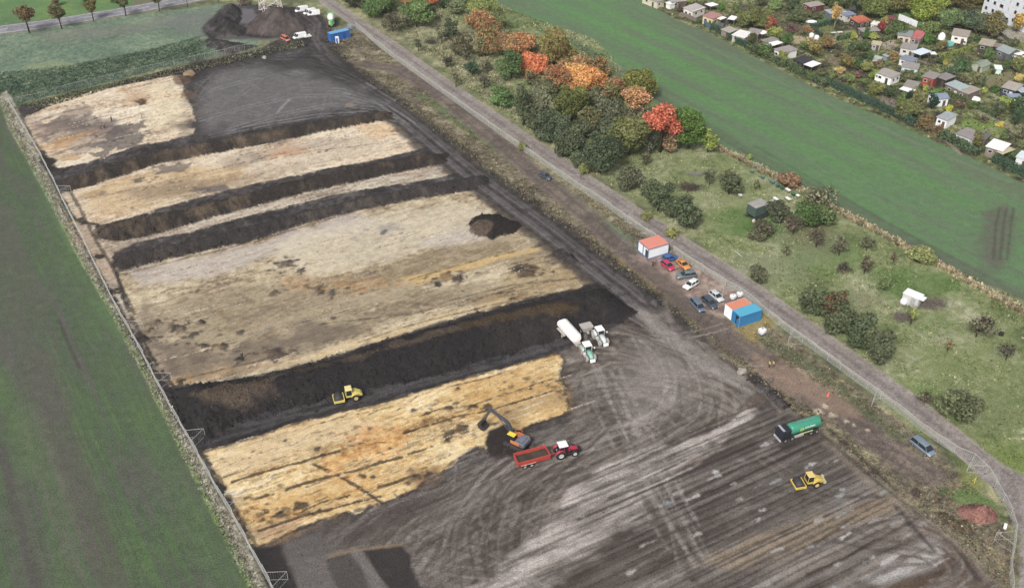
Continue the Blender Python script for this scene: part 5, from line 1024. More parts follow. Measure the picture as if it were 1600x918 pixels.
# red tipper trailer
REDT = paint('tipper_red', (206, 74, 60), .5, dirt=.3)
o = put('tipper_trailer', 832, 713, 30, -8, 'worn red tipper trailer loaded with dark soil, hitched to the crimson tractor', 'trailer', None, 1.2)
m = MB(); hw, L0, L1 = 1.2, -3.0, 2.9
for q in (-1, 1): m.loft([[(L0, q*(hw-.04), .95), (L1, q*(hw-.04), .95), (L1, q*(hw+.04), .95), (L0, q*(hw+.04), .95)], [(L0-.25, q*(hw+.06), 2.05), (L1+.1, q*(hw+.06), 2.05), (L1+.1, q*(hw+.16), 2.05), (L0-.25, q*(hw+.16), 2.05)]])
m.box((L1+.05, 0, 1.5), (.1, 2.6, 1.2)); m.box((-.05, 0, .95), (5.9, 2.4, .12))
m.tube([(L0-.25, -1.3, 2.07), (L1+.1, -1.3, 2.07)], .06, 6); m.tube([(L0-.25, 1.3, 2.07), (L1+.1, 1.3, 2.07)], .06, 6)
for k in range(6):
    xx = L0+.5+k*1.0
    for q in (-1, 1): m.box((xx, q*(hw+.1), 1.5), (.1, .1, 1.05))
m.build('skip', REDT, o, False, .02)
m = MB(); m.box((L0-.15, 0, 1.5), (.1, 2.5, 1.1)); m.build('tailgate', REDT, o)
g_ = MB(); n_ = 9; gv_ = []; r = np.random.RandomState(3)
for i in range(n_):
    for j in range(5): gv_.append((L0+.05+i*(L1-L0-.1)/(n_-1), -1.1+j*.55, 1.45+.35*math.sin(i*1.1)*(1-abs(j-2)/2.5)+r.rand()*.12))
g_.add(gv_, [(i*5+j, (i+1)*5+j, (i+1)*5+j+1, i*5+j+1) for i in range(n_-1) for j in range(4)]); lo = g_.build('soil_load', paint('load_soil', (84, 74, 66), .95, 0, .4, 4, .1), None, True)
tag(lo, 'dark soil heaped inside the red tipper trailer', 'soil'); lo.location = o.location; lo.rotation_euler = o.rotation_euler
m = MB(); m.box((.2, 0, .75), (6.0, .8, .22)); m.tube([(2.9, .3, .8), (4.6, 0, .7)], .09, 6); m.tube([(2.9, -.3, .8), (4.6, 0, .7)], .09, 6); m.build('chassis', REDT, o)
trailer_wheels(o, (-1.9, -.6), .52, .45, 1.02, paint('tipper_rim', (196, 188, 182)))
for q in (-1, 1): m = MB(); m.box((-1.25, q*1.12, 1.12), (2.8, .5, .06)); m.build('mudguard', paint('guard_cream', (214, 200, 186)), o)

# rollers
def roller(u, v, du, dv, rgb, label, scale=1.0, back=False):
    o = put('roller', u, v, du, dv, label, 'road roller', 'soil compaction rollers', 1.0); o.scale = (scale,)*3
    ym = paint('roller_%s' % '_'.join(map(str, rgb)), rgb, .45, dirt=.15)
    m = MB(); m.lathe([(.01, -1.05), (.80, -1.05), (.84, -1.02), (.84, 1.02), (.80, 1.05), (.01, 1.05)], (0, 0, 0), 28, 'y'); m.build('drum', paint('drum_steel', (86, 84, 88), .45, .4, .3, 3), o, True, loc=(1.75, 0, .84))
    m = MB(); m.box((2.76, 0, .8), (.2, 2.5, .42), top=(.7, 1))
    for q in (-1, 1): m.box((1.75, q*1.17, .78), (2.1, .16, .55), top=(.92, 1))
    m.box((.78, 0, .85), (.2, 2.4, .5)); m.build('drum_frame', ym, o, False, .05)
    m = MB(); m.box((.35, 0, .8), (.6, .5, .5)); m.box((-.9, 0, .85), (2.2, 1.1, .5)); m.build('chassis', DARKM, o)
    m = MB(); m.box((-.3, 0, 1.2), (1.3, 1.5, .35)); m.loft([[(x_, -a, z0), (x_, a, z0), (x_, a, z1), (x_, a*.8, z1+.15), (x_, -a*.8, z1+.15), (x_, -a, z1)] for x_, a, z0, z1 in ((-.85, .72, 1.0, 1.85), (-1.7, .72, .95, 1.75), (-2.5, .68, .85, 1.45), (-2.85, .6, .8, 1.1))]); m.build('engine_hood', ym, o, False, .06)
    m = MB(); m.loft([[(-.85, -.68, 1.35), (.35, -.68, 1.35), (.35, .68, 1.35), (-.85, .68, 1.35)], [(-.78, -.66, 2.75), (.22, -.66, 2.75), (.22, .66, 2.75), (-.78, .66, 2.75)]]); cb = m.build('cab', GLASS, o)
    m = MB()
    for xx, xt in ((-.87, -.8), (.37, .24)):
        for q in (-1, 1): m.tube([(xx, q*.7, 1.35), (xt, q*.68, 2.76)], .05, 5)
    for q in (-1, 1): m.tube([(-.85, q*.7, 1.36), (.35, q*.7, 1.36)], .06, 5)
    m.tube([(.35, -.72, 1.37), (.35, .72, 1.37)], .06, 5)
    m.build('cab_frame', ym, cb); m = MB(); m.box((-.28, 0, 2.82), (1.35, 1.6, .16), top=(.9, .9)); m.build('cab_roof', paint('roller_roof_%d' % rgb[2], (min(255, rgb[0]+12), min(255, rgb[1]+14), rgb[2]+50), .45, dirt=.08), o, False, .04)
    rm = paint('roller_rim', (232, 206, 130), .5)
    for q in (-1, 1):
        wheel(o, -1.45, q*.85, .76, .58, rm, True)
        m = MB(); sec = []
        for k in range(7):
            t = math.radians(25+k*130/6); sec.append([(-1.45+.9*math.cos(t), q*.6, .78+.9*math.sin(t)), (-1.45+.9*math.cos(t), q*1.1, .78+.9*math.sin(t)), (-1.45+.95*math.cos(t), q*1.1, .78+.95*math.sin(t)), (-1.45+.95*math.cos(t), q*.6, .78+.95*math.sin(t))])
        m.loft(sec); m.build('mudguard', ym, o, True)
    if back: m = MB(); m.box((-3.15, 0, .9), (.5, 1.7, .5)); m.box((-3.0, -.3, 1.5), (.5, .5, .5)); m.build('rear_plate_attachment', paint('plate_pale', (206, 196, 150)), o, False, .05)
    return o
roller(543, 617, -46, 9, (226, 210, 100), 'pale yellow roller on the black haul strip below the soil bank', 1.0)
roller(1262, 751, -58, 9, (228, 196, 76), 'yellow roller on the tracked ground near the green tanker lorry', .95, True)

# excavator
ORG = paint('excavator_orange', (226, 132, 60), .5); YEL = paint('excavator_yellow', (250, 222, 30), .45, dirt=.05); GRY = paint('excavator_grey', (110, 114, 128), .5, dirt=.3)
o = put('excavator', 808, 688, 24, 18, 'tracked excavator with black boom, orange engine deck and yellow cab roof', 'excavator', None, 1.0)
bx, by = float(o.location.x), float(o.location.y)
bd = wdir(790, 665, -48, -22)[0]; o.rotation_euler.z = bd
for q in (-1, 1):
    m = MB(); t = [(-1.9, .0), (1.9, .0), (2.2, .45), (1.9, .85), (-1.9, .85), (-2.2, .45)]; m.prism(t, q*1.25-.3, q*1.25+.3)
    for k in range(16): m.box((-1.85+k*.247, q*1.25, .88), (.1, .64, .06)); m.box((-1.85+k*.247, q*1.25, .0), (.1, .64, .06))
    tr = m.build('track', paint('track_dark', (74, 70, 70), .7), o, False, .03)
    for k in range(5):
        w_ = MB(); w_.lathe([(.01, -.05), (.2, -.05), (.2, .05), (.01, .05)], (-1.5+k*.75, q*1.57, .3), 12, 'y'); w_.build('roller_wheel', DARKM, tr, True)
m = MB(); m.box((0, 0, .75), (1.6, 2.2, .5)); m.build('undercarriage', DARKM, o)
up = MB(); up.loft([ring(-2.3, 1.15, 1.05, 1.75, .1), ring(-1.9, 1.3, 1.0, 2.0, .15), ring(-.2, 1.35, 1.0, 2.0, .1)]); upo = up.build('upper_body', GRY, o, False, .04)
m = MB(); m.box((.55, -.75, 1.45), (1.6, 1.0, .8)); m.box((-.1, -.7, 1.95), (1.2, 1.1, .22)); m.box((-.3, 1.33, 1.55), (1.9, .1, .75)); m.box((-.9, -1.33, 1.55), (1.9, .1, .75)); m.build('side_deck', ORG, o, False, .05)
m = MB(); m.box((-1.1, 0, 2.08), (1.2, 1.7, .14)); m.box((-1.95, 0, 1.6), (.5, 2.2, .7)); m.build('engine_cover', paint('cover_slate', (120, 126, 142), .5), o, False, .05)
m = MB(); m.tube([(-.4, -1.25, 2.0), (-.4, -1.25, 2.7), (1.2, -1.25, 2.6), (1.2, -1.25, 1.9)], .05, 5); m.tube([(-.4, .3, 2.0), (-.4, .3, 2.7), (-.4, -1.25, 2.7)], .05, 5); m.build('guard_rail', paint('rail_orange', (214, 92, 66)), o)
m = MB(); m.loft([[(-.15, .35, 1.1), (1.65, .35, 1.1), (1.65, 1.3, 1.1), (-.15, 1.3, 1.1)], [(-.1, .4, 2.85), (1.3, .4, 2.85), (1.3, 1.25, 2.85), (-.1, 1.25, 2.85)]]); m.build('cab', GLASS, o)
m = MB(); m.box((.62, .82, 2.92), (1.55, 1.0, .12)); m.build('cab_roof', YEL, o, False, .03)
def beam(m, p0, p1, w0, h0, w1, h1, y=-.15):
    p0 = Vector(p0); p1 = Vector(p1); d = (p1-p0).normalized(); n_ = Vector((-d.z, 0, d.x)); sec = []
    for p, w_, h_ in ((p0, w0, h0), (p1, w1, h1)):
        sec.append([tuple(p+Vector((0, sy*w_/2, 0))+n_*sz*h_/2) for sy, sz in ((-1, -1), (1, -1), (1, 1), (-1, 1))])
    m.loft(sec)
BM = paint('boom_dark', (84, 88, 98), .4, .1, .3, 2)
A0, A1_, A2_, A3_, A4_ = (.9, -.15, 1.7), (2.2, -.15, 4.3), (6.1, -.15, 5.5), (7.6, -.15, 2.2), (8.2, -.15, 1.0)
m = MB(); beam(m, A0, A1_, .45, .6, .45, .7); bo = m.build('boom', BM, o, False, .04)
m = MB(); beam(m, A1_, A2_, .42, .7, .38, .5); m.tube([(1.4, .12, 2.2), (4.0, .12, 4.7)], .09, 6); m.tube([(1.4, -.42, 2.2), (4.0, -.42, 4.7)], .09, 6); m.build('boom_arm', BM, o, False, .04)
m = MB(); beam(m, (5.9, -.15, 5.8), A3_, .34, .6, .28, .35); m.tube([(4.6, -.15, 5.8), (6.0, -.15, 6.0)], .09, 6); m.tube([(6.2, -.15, 5.3), (7.9, -.15, 2.6)], .07, 6); m.build('dipper_stick', BM, o, False, .03)
m = MB(); m.prism([(7.4, 2.3), (8.1, 2.1), (8.6, 1.3), (8.4, .5), (7.6, .15), (7.0, .3), (6.9, .7), (7.5, .9), (7.7, 1.5)], -1.0, .7); m.build('bucket', paint('bucket_steel', (66, 64, 66), .5, .3), o, False, .03)

# green tanker lorry
GRN = paint('tank_green', (60, 158, 128), .35, dirt=.12); CABK = paint('cab_black', (46, 48, 60), .3, dirt=.15); CHR = paint('chassis_grey', (120, 122, 124), .5)
o = put('tanker_lorry', 1248, 670, -66, 20, 'green tank lorry with black cab at the edge of the site', 'lorry', None, 1.3); o.scale = (.94,)*3
m = MB(); m.lathe([(.01, -3.45), (.8, -3.4), (1.14, -3.1), (1.18, -2.8), (1.18, 3.4), (1.1, 3.7), (.6, 3.85), (.01, 3.88)], (-1.3, 0, 2.25), 26, 'x'); m.build('tank', GRN, o, True)
m = MB(); m.box((-1.3, 0, 3.45), (4.6, .55, .05)); m.tube([(-3.6, .32, 3.5), (1.0, .32, 3.5)], .03, 5); m.box((.2, 0, 3.52), (.5, .5, .18)); m.build('walkway', paint('walkway', (96, 160, 140)), o)
m = MB(); m.loft([ring(2.75, 1.2, .95, 3.1, .15, 1), ring(4.5, 1.2, .75, 3.05, .2, 1), ring(4.85, 1.1, .75, 2.2, .2, 1)]); m.build('cab', CABK, o, False, .05)
m = MB(); m.loft([[(4.62, -1.05, 2.0), (4.62, 1.05, 2.0), (4.86, 1.02, 2.0), (4.86, -1.02, 2.0)], [(4.4, -1.0, 2.85), (4.4, 1.0, 2.85), (4.56, .98, 2.85), (4.56, -.98, 2.85)]]); m.build('windscreen', GLASS, o)
for q in (-1, 1):
    m = MB(); m.box((3.9, q*1.2, 2.35), (.8, .06, .7)); m.build('side_window', GLASS, o)
    m = MB(); m.box((4.75, q*1.45, 2.3), (.1, .2, .6)); m.build('mirror', CABK, o)
m = MB(); m.box((4.9, 0, .75), (.3, 2.3, .45), top=(.8, .95)); m.build('bumper', paint('bumper_silver', (176, 180, 186), .4), o, False, .05); m = MB(); m.box((4.3, 0, 3.12), (.5, 2.0, .06)); m.build('sun_visor', paint('bumper_silver', (176, 180, 186), .4), o)
for q in (-1, 1): m = MB(); m.box((5.03, q*.85, .85), (.08, .35, .2)); m.build('headlight', LAMP, o)
m = MB(); m.box((0, 0, .95), (9.2, .9, .3)); m.build('chassis', DARKM, o)
for q in (-1, 1):
    m = MB(); m.box((.6, q*1.1, .85), (2.1, .3, .55)); m.build('side_tank', paint('side_silver', (196, 198, 196), .3, .3), o, False, .05)
    m = MB(); m.box((-.9, q*1.17, 1.28), (3.3, .05, .3)); m.build('side_panel', paint('panel_yellow_green', (206, 214, 150)), o)
    # round pale emblem and a line of white lettering on the green tank
    em = MB(); sec = []
    def tk_(x_, t_): return (x_, q*1.192*math.cos(t_), 2.25+1.192*math.sin(t_))
    n_ = 14; vs = [tk_(.15, .05)]+[tk_(.15+.5*math.cos(a_), .05+.42*math.sin(a_)) for a_ in np.linspace(0, 2*math.pi, n_, endpoint=False)]
    em.add(vs, [(0, 1+k, 1+(k+1) % n_) for k in range(n_)]); em.build('emblem', paint('emblem_lime', (190, 220, 120)), o)
    lt = MB(); xs = -.55
    for k, hgt in enumerate((.3, .26, .36, .26, .26, .36, .26, .3, .26)):
        x_ = xs-k*.27; a0, a1 = .12, .12+hgt
        for (xa, xb, ta, tb) in ((x_, x_-.06, a0, a1), (x_-.14, x_-.2, a0, a1-.05 if k % 2 else a1), (x_, x_-.2, (a0+a1)/2-.03, (a0+a1)/2+.03)):
            lt.add([tk_(xa, ta), tk_(xb, ta), tk_(xb, tb), tk_(xa, tb)], [(0, 1, 2, 3)])
    lt.build('lettering', paint('letter_white', (238, 244, 236)), o)
for xx in (3.75, 2.15, -2.3, -3.7):
    for q in (-1, 1): wheel(o, xx, q*1.02, .52, .36, RIM)
m = MB(); m.box((-4.75, 0, 1.6), (.4, 1.8, 1.1)); m.box((-4.9, 0, .75), (.15, 2.3, .15)); m.build('rear_cabinet', CHR, o, False, .04)

# concrete mixer seen from behind, green and white
o = put('concrete_mixer', 517.5, 30, -1.5, -26, 'white and green concrete mixer lorry on the far haul road', 'lorry', None, 1.8)
MG = paint('mixer_green', (92, 206, 96), .4, dirt=.1); MW = paint('mixer_white', (240, 240, 236), .45, dirt=.06)
m = MB(); m.lathe([(.01, -3.6), (.6, -3.6), (.85, -2.9), (1.3, -1.2), (1.35, .4), (1.0, 1.8), (.6, 2.2), (.01, 2.2)], (0, 0, 0), 24, 'x'); dr = m.build('drum', MW, o, True, loc=(-.6, 0, 2.75)); dr.rotation_euler.y = math.radians(9)
m = MB(); m.loft([ring(2.6, 1.2, .9, 2.9, .15, 1), ring(4.2, 1.2, .75, 2.9, .2, 1), ring(4.5, 1.1, .75, 2.0, .2, 1)]); m.build('cab', MG, o, False, .05)
m = MB(); m.box((4.42, 0, 2.2), (.1, 2.0, .8)); m.build('windscreen', GLASS, o)
m = MB(); m.loft([[(-4.6, -.5, 2.6), (-3.2, -.6, 3.4), (-3.2, .6, 3.4), (-4.6, .5, 2.6)], [(-4.7, -.35, 2.8), (-3.2, -.7, 3.9), (-3.2, .7, 3.9), (-4.7, .35, 2.8)]]); m.box((-4.4, 0, 1.8), (.5, .9, 1.6), top=(1, .8)); m.build('chute', MG, o, False, .03)
m = MB(); m.box((0, 0, 1.0), (8.6, 1.0, .35)); m.box((-3.4, 0, 1.7), (.4, 2.0, 1.2)); m.build('chassis', paint('mixer_chassis', (206, 196, 196)), o)
for xx in (3.5, 2.0, -1.8, -3.1):
    for q in (-1, 1): wheel(o, xx, q*1.02, .5, .36, RIM)
# ================================================================ cabins, containers, sheds
def side_frame(k, Lx, Ly):
    # outward side k: 0 +x, 1 +y, 2 -x, 3 -y  -> (centre, along direction, outward, length)
    return [((Lx/2, 0), (0, 1), (1, 0), Ly), ((0, Ly/2), (-1, 0), (0, 1), Lx), ((-Lx/2, 0), (0, -1), (-1, 0), Ly), ((0, -Ly/2), (1, 0), (0, -1), Lx)][k]
def on_side(o, k, Lx, Ly, t, zc, w_, h_, name, mat, th=.06, out=.0, sub=None):
    c, al, ou, L_ = side_frame(k, Lx, Ly); p = (c[0]+al[0]*t+ou[0]*(th/2+out-.02), c[1]+al[1]*t+ou[1]*(th/2+out-.02), zc)
    m = MB(); sx = abs(al[0])*w_+abs(ou[0])*th; sy = abs(al[1])*w_+abs(ou[1])*th; m.box(p, (sx, sy, h_)); q = m.build(name, mat, o)
    if sub:
        m = MB(); p2 = (p[0]+ou[0]*.012, p[1]+ou[1]*.012, zc); sx = abs(al[0])*(w_-.18)+abs(ou[0])*th; sy = abs(al[1])*(w_-.18)+abs(ou[1])*th; m.box(p2, (sx, sy, h_-.18)); m.build('pane', GLASS, q)
    return q
def facing(ang, x, y):
    best = []
    for k, (ox, oy) in enumerate(((1, 0), (0, 1), (-1, 0), (0, -1))):
        wx = ox*math.cos(ang)-oy*math.sin(ang); wy = ox*math.sin(ang)+oy*math.cos(ang); best.append((-(wx*x+wy*y)/math.hypot(x, y), k))
    return [k for _, k in sorted(best, reverse=True)]
def shed(u, v, v1, v2, h, wall, roof, label, style='flat', nwin=2, name='garden_shed', cat='shed', land=None, door=True, over=.28, wl=None, group='garden sheds in the allotments', doorc=None):
    x, y = map(float, G(u, v, h)); a, Lx = wdir(u, v, *v1, z=h); _, Ly = wdir(u, v, *v2, z=h); Lx = min(max(Lx-2*over*.6, 1.0), 13); Ly = min(max(Ly-2*over*.6, 1.0), 8.5)
    o = empty(name, x, y, hz(x, y)-.05, a, label, cat, group)
    wm = paint('wall_%s' % '_'.join(map(str, wall)), wall, .85, dirt=.14, scale=.8, spec=.2); rm = paint('roof_%s' % '_'.join(map(str, roof)), roof, .85, dirt=.28, scale=1.2, spec=.2)
    m = MB(); m.box((0, 0, h/2-.05), (Lx, Ly, h-.1)); m.build('wall', wm, o)
    m = MB()
    if style == 'gable':
        rh = min(Ly, 6)*.22
        m.loft([[(sx*(Lx/2+over), -Ly/2-over, h-.1), (sx*(Lx/2+over), 0, h+rh), (sx*(Lx/2+over), Ly/2+over, h-.1), (sx*(Lx/2+over), Ly/2+over-.05, h-.22), (sx*(Lx/2+over), 0, h+rh-.16), (sx*(Lx/2+over), -Ly/2-over+.05, h-.22)] for sx in (-1, 1)])
        g = MB(); g.loft([[(sx*Lx/2, -Ly/2, h-.11), (sx*Lx/2, Ly/2, h-.11), (sx*Lx/2, 0, h+rh-.18)] for sx in (-1, 1)]); g.build('gable_wall', wm, o)
    else:
        t = .25 if style == 'mono' else .07
        sgn = 1
        m.loft([[(sx*(Lx/2+over), -Ly/2-over, h-.07-t), (sx*(Lx/2+over), Ly/2+over, h-.07+t), (sx*(Lx/2+over), Ly/2+over, h+.08+t), (sx*(Lx/2+over), -Ly/2-over, h+.08-t)] for sx in (-1, 1)])
        if style == 'mono':
            for q in range(int(Lx/1.1)): m.box((-Lx/2+.6+q*1.1, 0, h+.10), (.06, Ly*.98, .06))
    rb = m.build('roof', rm, o)
    ks = facing(a, x, y); fr_m = paint('window_frame_white', (226, 224, 220), .6, dirt=.08)
    c0 = side_frame(ks[0], Lx, Ly)[3]; c1 = side_frame(ks[1], Lx, Ly)[3]; wh = min(.9, h*.38)
    if door: on_side(o, ks[0], Lx, Ly, c0*.22, min(2.0, h-.2)/2, .9, min(1.95, h-.25), 'door', paint('door_%s' % '_'.join(map(str, doorc or (96, 84, 76))), doorc or (96, 84, 76), .6), .07)
    if nwin >= 1 and c0 > 1.9: on_side(o, ks[0], Lx, Ly, -c0*.2, h*.58, min(1.2, c0*.3), wh, 'window', fr_m, .07, sub=True)
    if nwin >= 2 and c1 > 1.9: on_side(o, ks[1], Lx, Ly, -c1*.22, h*.58, min(1.1, c1*.3), wh, 'window', fr_m, .07, sub=True)
    if nwin >= 3 and c1 > 2.4: on_side(o, ks[1], Lx, Ly, c1*.22, h*.58, min(1.1, c1*.28), wh, 'window', fr_m, .07, sub=True)
    if nwin >= 4 and c0 > 3.4: on_side(o, ks[0], Lx, Ly, -c0*.42+.2, h*.58, .6, wh, 'window', fr_m, .07, sub=True)
    if land: LAND.append((u, v+4, land))
    return o
def canopy(u, v, v1, v2, h, roof, label, name='patio_canopy', cat='canopy', land=None, group=None):
    x, y = map(float, G(u, v, h)); a, Lx = wdir(u, v, *v1, z=h); _, Ly = wdir(u, v, *v2, z=h); Lx = min(Lx, 9); Ly = min(Ly, 7); o = empty(name, x, y, hz(x, y), a, label, cat, group)
    m = MB(); m.box((0, 0, h), (Lx, Ly, .08)); 
    for q in range(4): m.box((-Lx/2+.1+q*(Lx-.2)/3, 0, h-.08), (.08, Ly, .07))
    m.build('roof', paint('canopy_%s' % '_'.join(map(str, roof)), roof, .5, dirt=.1), o)
    for sx in (-1, 1):
        for sy in (-1, 1): m = MB(); m.box((sx*(Lx/2-.12), sy*(Ly/2-.12), h/2-.05), (.1, .1, h-.1)); m.build('post', paint('post_wood', (140, 128, 116), .8), o)
    if land: LAND.append((u, v+3, land))
    return o
W_ = (234, 234, 230)
shed(1021, -3, (24, 9), (10, -4), 2.7, (226, 214, 190), (176, 170, 164), 'cream-walled summer house at the top edge, beside the start of the right field', nwin=2, land='the cream summer house at the top edge')
shed(1058, -1, (24, -2), (8, 6), 2.7, (120, 108, 98), (178, 172, 166), 'dark-walled hut with flat grey roof at the top edge by the pale kiosk', land='the dark hut at the top edge')
shed(1048, 4, (7, 3), (6, -3), 2.2, W_, (236, 238, 240), 'tiny white kiosk beside the dark hut at the top edge', nwin=0, door=False)
shed(1085, 12, (20, -7), (15, 5), 3.0, (224, 216, 206), (196, 188, 184), 'long white summer house with grey roof and red fascia near the field edge', style='mono', nwin=3, land='the white house with red fascia')
canopy(1112, 7, (12, -3), (9, 4), 2.5, (240, 240, 240), 'white flat canopy over dark open sides behind the pink-roofed house', land='the flat white canopy')
shed(1113, 24, (17, 5), (16, -5), 3.0, (232, 214, 164), (190, 138, 134), 'pale yellow summer house with faded pink roof at the field edge', style='flat', nwin=3, land='the pink-roofed yellow house')
canopy(1125, 27.5, (12, 4), (8, -4), 2.5, (238, 238, 236), 'white porch roof joined to the pink-roofed yellow house')
canopy(1145, 28, (11, 2), (9, -5), 2.5, (242, 242, 242), 'small white shelter behind the grey board fence')
shed(1140, 46, (13, -5), (13, 5), 2.3, (150, 140, 128), (186, 178, 166), 'low shed with plain beige flat roof behind the start of the boundary hedge', nwin=0, land='the low beige-roofed shed')
shed(1160, 53, (20, 5), (18, -6), 2.5, (196, 192, 186), (228, 226, 222), 'shed with broad white roof just behind the boundary hedge', nwin=1, land='the broad white-roofed shed')
shed(1179, 49, (18, 3), (14, -5), 2.6, (150, 140, 136), (164, 156, 152), 'grey-roofed hut joined to the broad white-roofed shed', nwin=0)
canopy(1192, 51, (9, 4), (8, -4), 2.4, (240, 240, 240), 'small white lean-to roof at the right end of the grey-roofed hut')
shed(1203, 62, (20, -5), (9, 4), 2.5, (168, 96, 82), (158, 150, 146), 'red-walled hut with streaky grey roof behind the ragged hedge', nwin=0, land='the red-walled hut')
canopy(1209, 67.5, (19, -6), (8, 5), 2.3, (240, 240, 238), 'bright white awning along the front of the red-walled hut')
shed(1228, 77, (24, -6), (17, 5), 2.8, (234, 236, 234), (170, 162, 158), 'white-walled hut with wide grey roof behind the ragged hedge', nwin=2, land='the wide grey-roofed white hut')
shed(1256, 93, (18, -6), (15, 7), 2.4, (58, 56, 62), (70, 68, 76), 'black hut with black roof next to the white square canopy', nwin=0, land='the black hut')
canopy(1269.5, 99.5, (15, -6), (12, 5), 2.4, (238, 238, 238), 'square white canopy in front of the black hut', land='the square white canopy')
shed(1272, 6, (22, -4), (12, 5), 2.7, (116, 62, 60), (178, 166, 158), 'dark red hut with pale grey roof at the top edge of the allotments', nwin=2, land='the dark red hut at the top edge')
shed(1306, 17, (26, -3), (12, 5), 2.6, (120, 124, 128), (178, 190, 202), 'hut with long pale blue roof behind the yellow birch', nwin=1, land='the long pale-blue-roofed hut')
shed(1325, 21, (16, -3), (9, 5), 2.4, (206, 206, 202), (140, 150, 172), 'small hut with slate blue roof next to the long pale blue roof', nwin=2)
shed(1332, 13, (10, 1), (7, -3), 2.6, (50, 46, 46), (86, 82, 80), 'black box-shaped hut beside the pale blue roofs', nwin=0)
shed(1345, 30, (20, -4), (13, 7), 2.9, (84, 74, 68), (206, 116, 84), 'dark house with bright terracotta roof in the middle of the allotments', style='mono', nwin=3, land='the terracotta-roofed house')
shed(1368, 36, (10, 2), (7, -4), 2.4, W_, (226, 222, 214), 'small white cube hut right of the terracotta-roofed house', nwin=1)
shed(1358, 46, (28, -2), (9, 5), 2.5, (108, 96, 90), (166, 160, 154), 'long hut with grey roof beside the clipped columnar tree', nwin=2, land='the long grey-roofed hut')
shed(1391, 27, (12, 2), (8, 5), 2.4, (132, 96, 92), (134, 76, 74), 'dark red roofed hut near the white screen wall', nwin=0, land='the dark red roofed hut')
shed(1415, 51, (22, 3), (15, -6), 3.0, (222, 206, 186), (150, 156, 158), 'beige-walled house with flat slate roof', nwin=2, land='the beige-walled house')
shed(1435, 54, (15, 3), (15, -8), 2.8, (150, 142, 138), (204, 112, 112), 'red-roofed porch building attached right of the beige-walled house', style='mono', nwin=3)
shed(1370, 67, (14, 2), (8, -4), 2.1, (178, 186, 186), (206, 192, 158), 'small glazed potting shed with tan roof', nwin=3, land='the glazed potting shed')
shed(1421, 72, (24, 4), (13, -6), 2.8, (208, 204, 200), (164, 158, 152), 'white hut with grey roof behind the pale blue awning', nwin=2, land='the white hut with pale blue awning')
canopy(1440, 80.5, (18, -6), (13, 6), 2.6, (206, 222, 232), 'pale blue-white awning over a terrace in the allotments')
canopy(1458, 83, (9, 0), (6, 4), 2.2, (236, 236, 234), 'tiny white roof right of the pale blue awning')
shed(1420, 91, (20, 6), (9, -5), 2.4, W_, (140, 150, 166), 'white hut with slate blue roof and dark windows in front of the pale blue awning', nwin=3)
shed(1423, 102, (26, 4), (12, -6), 2.5, (196, 224, 226), (166, 160, 156), 'pale turquoise-walled hut with grey roof', nwin=2, land='the pale turquoise hut')
shed(1388, 114, (26, 9), (13, -7), 2.7, (242, 242, 242), (178, 170, 162), 'white hut with a row of tall dark windows and flat grey roof', nwin=4, land='the tall-windowed white hut', doorc=(60, 60, 62))
shed(1425, 131, (20, 4), (16, -6), 2.7, (196, 198, 202), (160, 154, 146), 'white-grey hut with flat grey-brown roof and a white awning', nwin=2, land='the hut with white awning')
canopy(1418, 140, (20, 6), (8, -4), 2.2, (242, 242, 242), 'white awning in front of the flat grey-brown roof')
shed(1456, 117, (18, 5), (16, -6), 2.9, (184, 84, 70), (160, 152, 146), 'brick red hut with grey felt roof', nwin=1, land='the brick red hut')
shed(1478, 119, (16, 6), (14, -6), 2.7, (66, 58, 56), (150, 144, 142), 'dark open shelter with patched grey roof right of the brick red hut', nwin=0, land='the dark open shelter')  # solid walls coloured dark for the shade inside the open recess
shed(1497, 133, (24, 10), (16, -5), 3.0, (146, 122, 112), (176, 192, 192), 'large brown house with pale blue-green roof half', style='flat', nwin=2, doorc=(240, 240, 240), land='the large brown house')
shed(1515, 140, (16, 6), (17, -8), 2.8, (128, 112, 104), (178, 168, 152), 'tan-roofed extension at the right side of the large brown house', style='flat', nwin=1)
shed(1467, 150, (22, -2), (16, 8), 2.7, (240, 242, 244), (138, 150, 170), 'white house with blue-grey gabled roof behind a dark clipped conifer', style='gable', nwin=3, land='the blue-grey gabled house')
shed(1480, 181, (17, 6), (20, -7), 2.8, (246, 248, 250), (170, 178, 180), 'bright white cabin with plain grey flat roof near the field boundary', nwin=1, land='the bright white cabin', doorc=(120, 96, 96))
shed(1514, 208, (24, 9), (20, -8), 2.8, (216, 218, 226), (160, 152, 148), 'pale cabin with worn brown-grey roof close to the hedge', nwin=2, land='the worn brown-grey roofed cabin')
shed(1537, 212, (14, 4), (12, -6), 2.4, (130, 122, 118), (120, 116, 118), 'dark grey roofed annexe at the right end of the worn-roofed cabin', nwin=0)
shed(1560, 226, (26, 8), (20, -8), 3.0, (150, 134, 120), (246, 248, 250), 'brown veranda house with brilliant white roof', nwin=3, land='the brilliant white-roofed house')
canopy(1572, 235, (20, -8), (8, 5), 2.5, (204, 190, 152), 'tan veranda roof in front of the brilliant white-roofed house')
shed(1602, 243, (20, 6), (16, -6), 2.7, (232, 232, 232), (206, 222, 224), 'white hut with pale roof cut by the right edge of the photo', nwin=0, land='the pale hut at the right edge')
shed(1502, 51, (26, 4), (18, -6), 2.9, (234, 226, 218), (176, 164, 152), 'cream-white house with tan-grey roof behind the round pool', nwin=2, land='the cream-white house by the pool')
shed(1543, 66, (22, 4), (16, -6), 2.6, (84, 76, 72), (184, 172, 154), 'dark timber hut with tan roof below the apartment block', nwin=1, land='the dark timber hut')
canopy(1560, 71, (14, 3), (9, -5), 2.1, (150, 138, 126), 'low brown lean-to right of the dark timber hut')
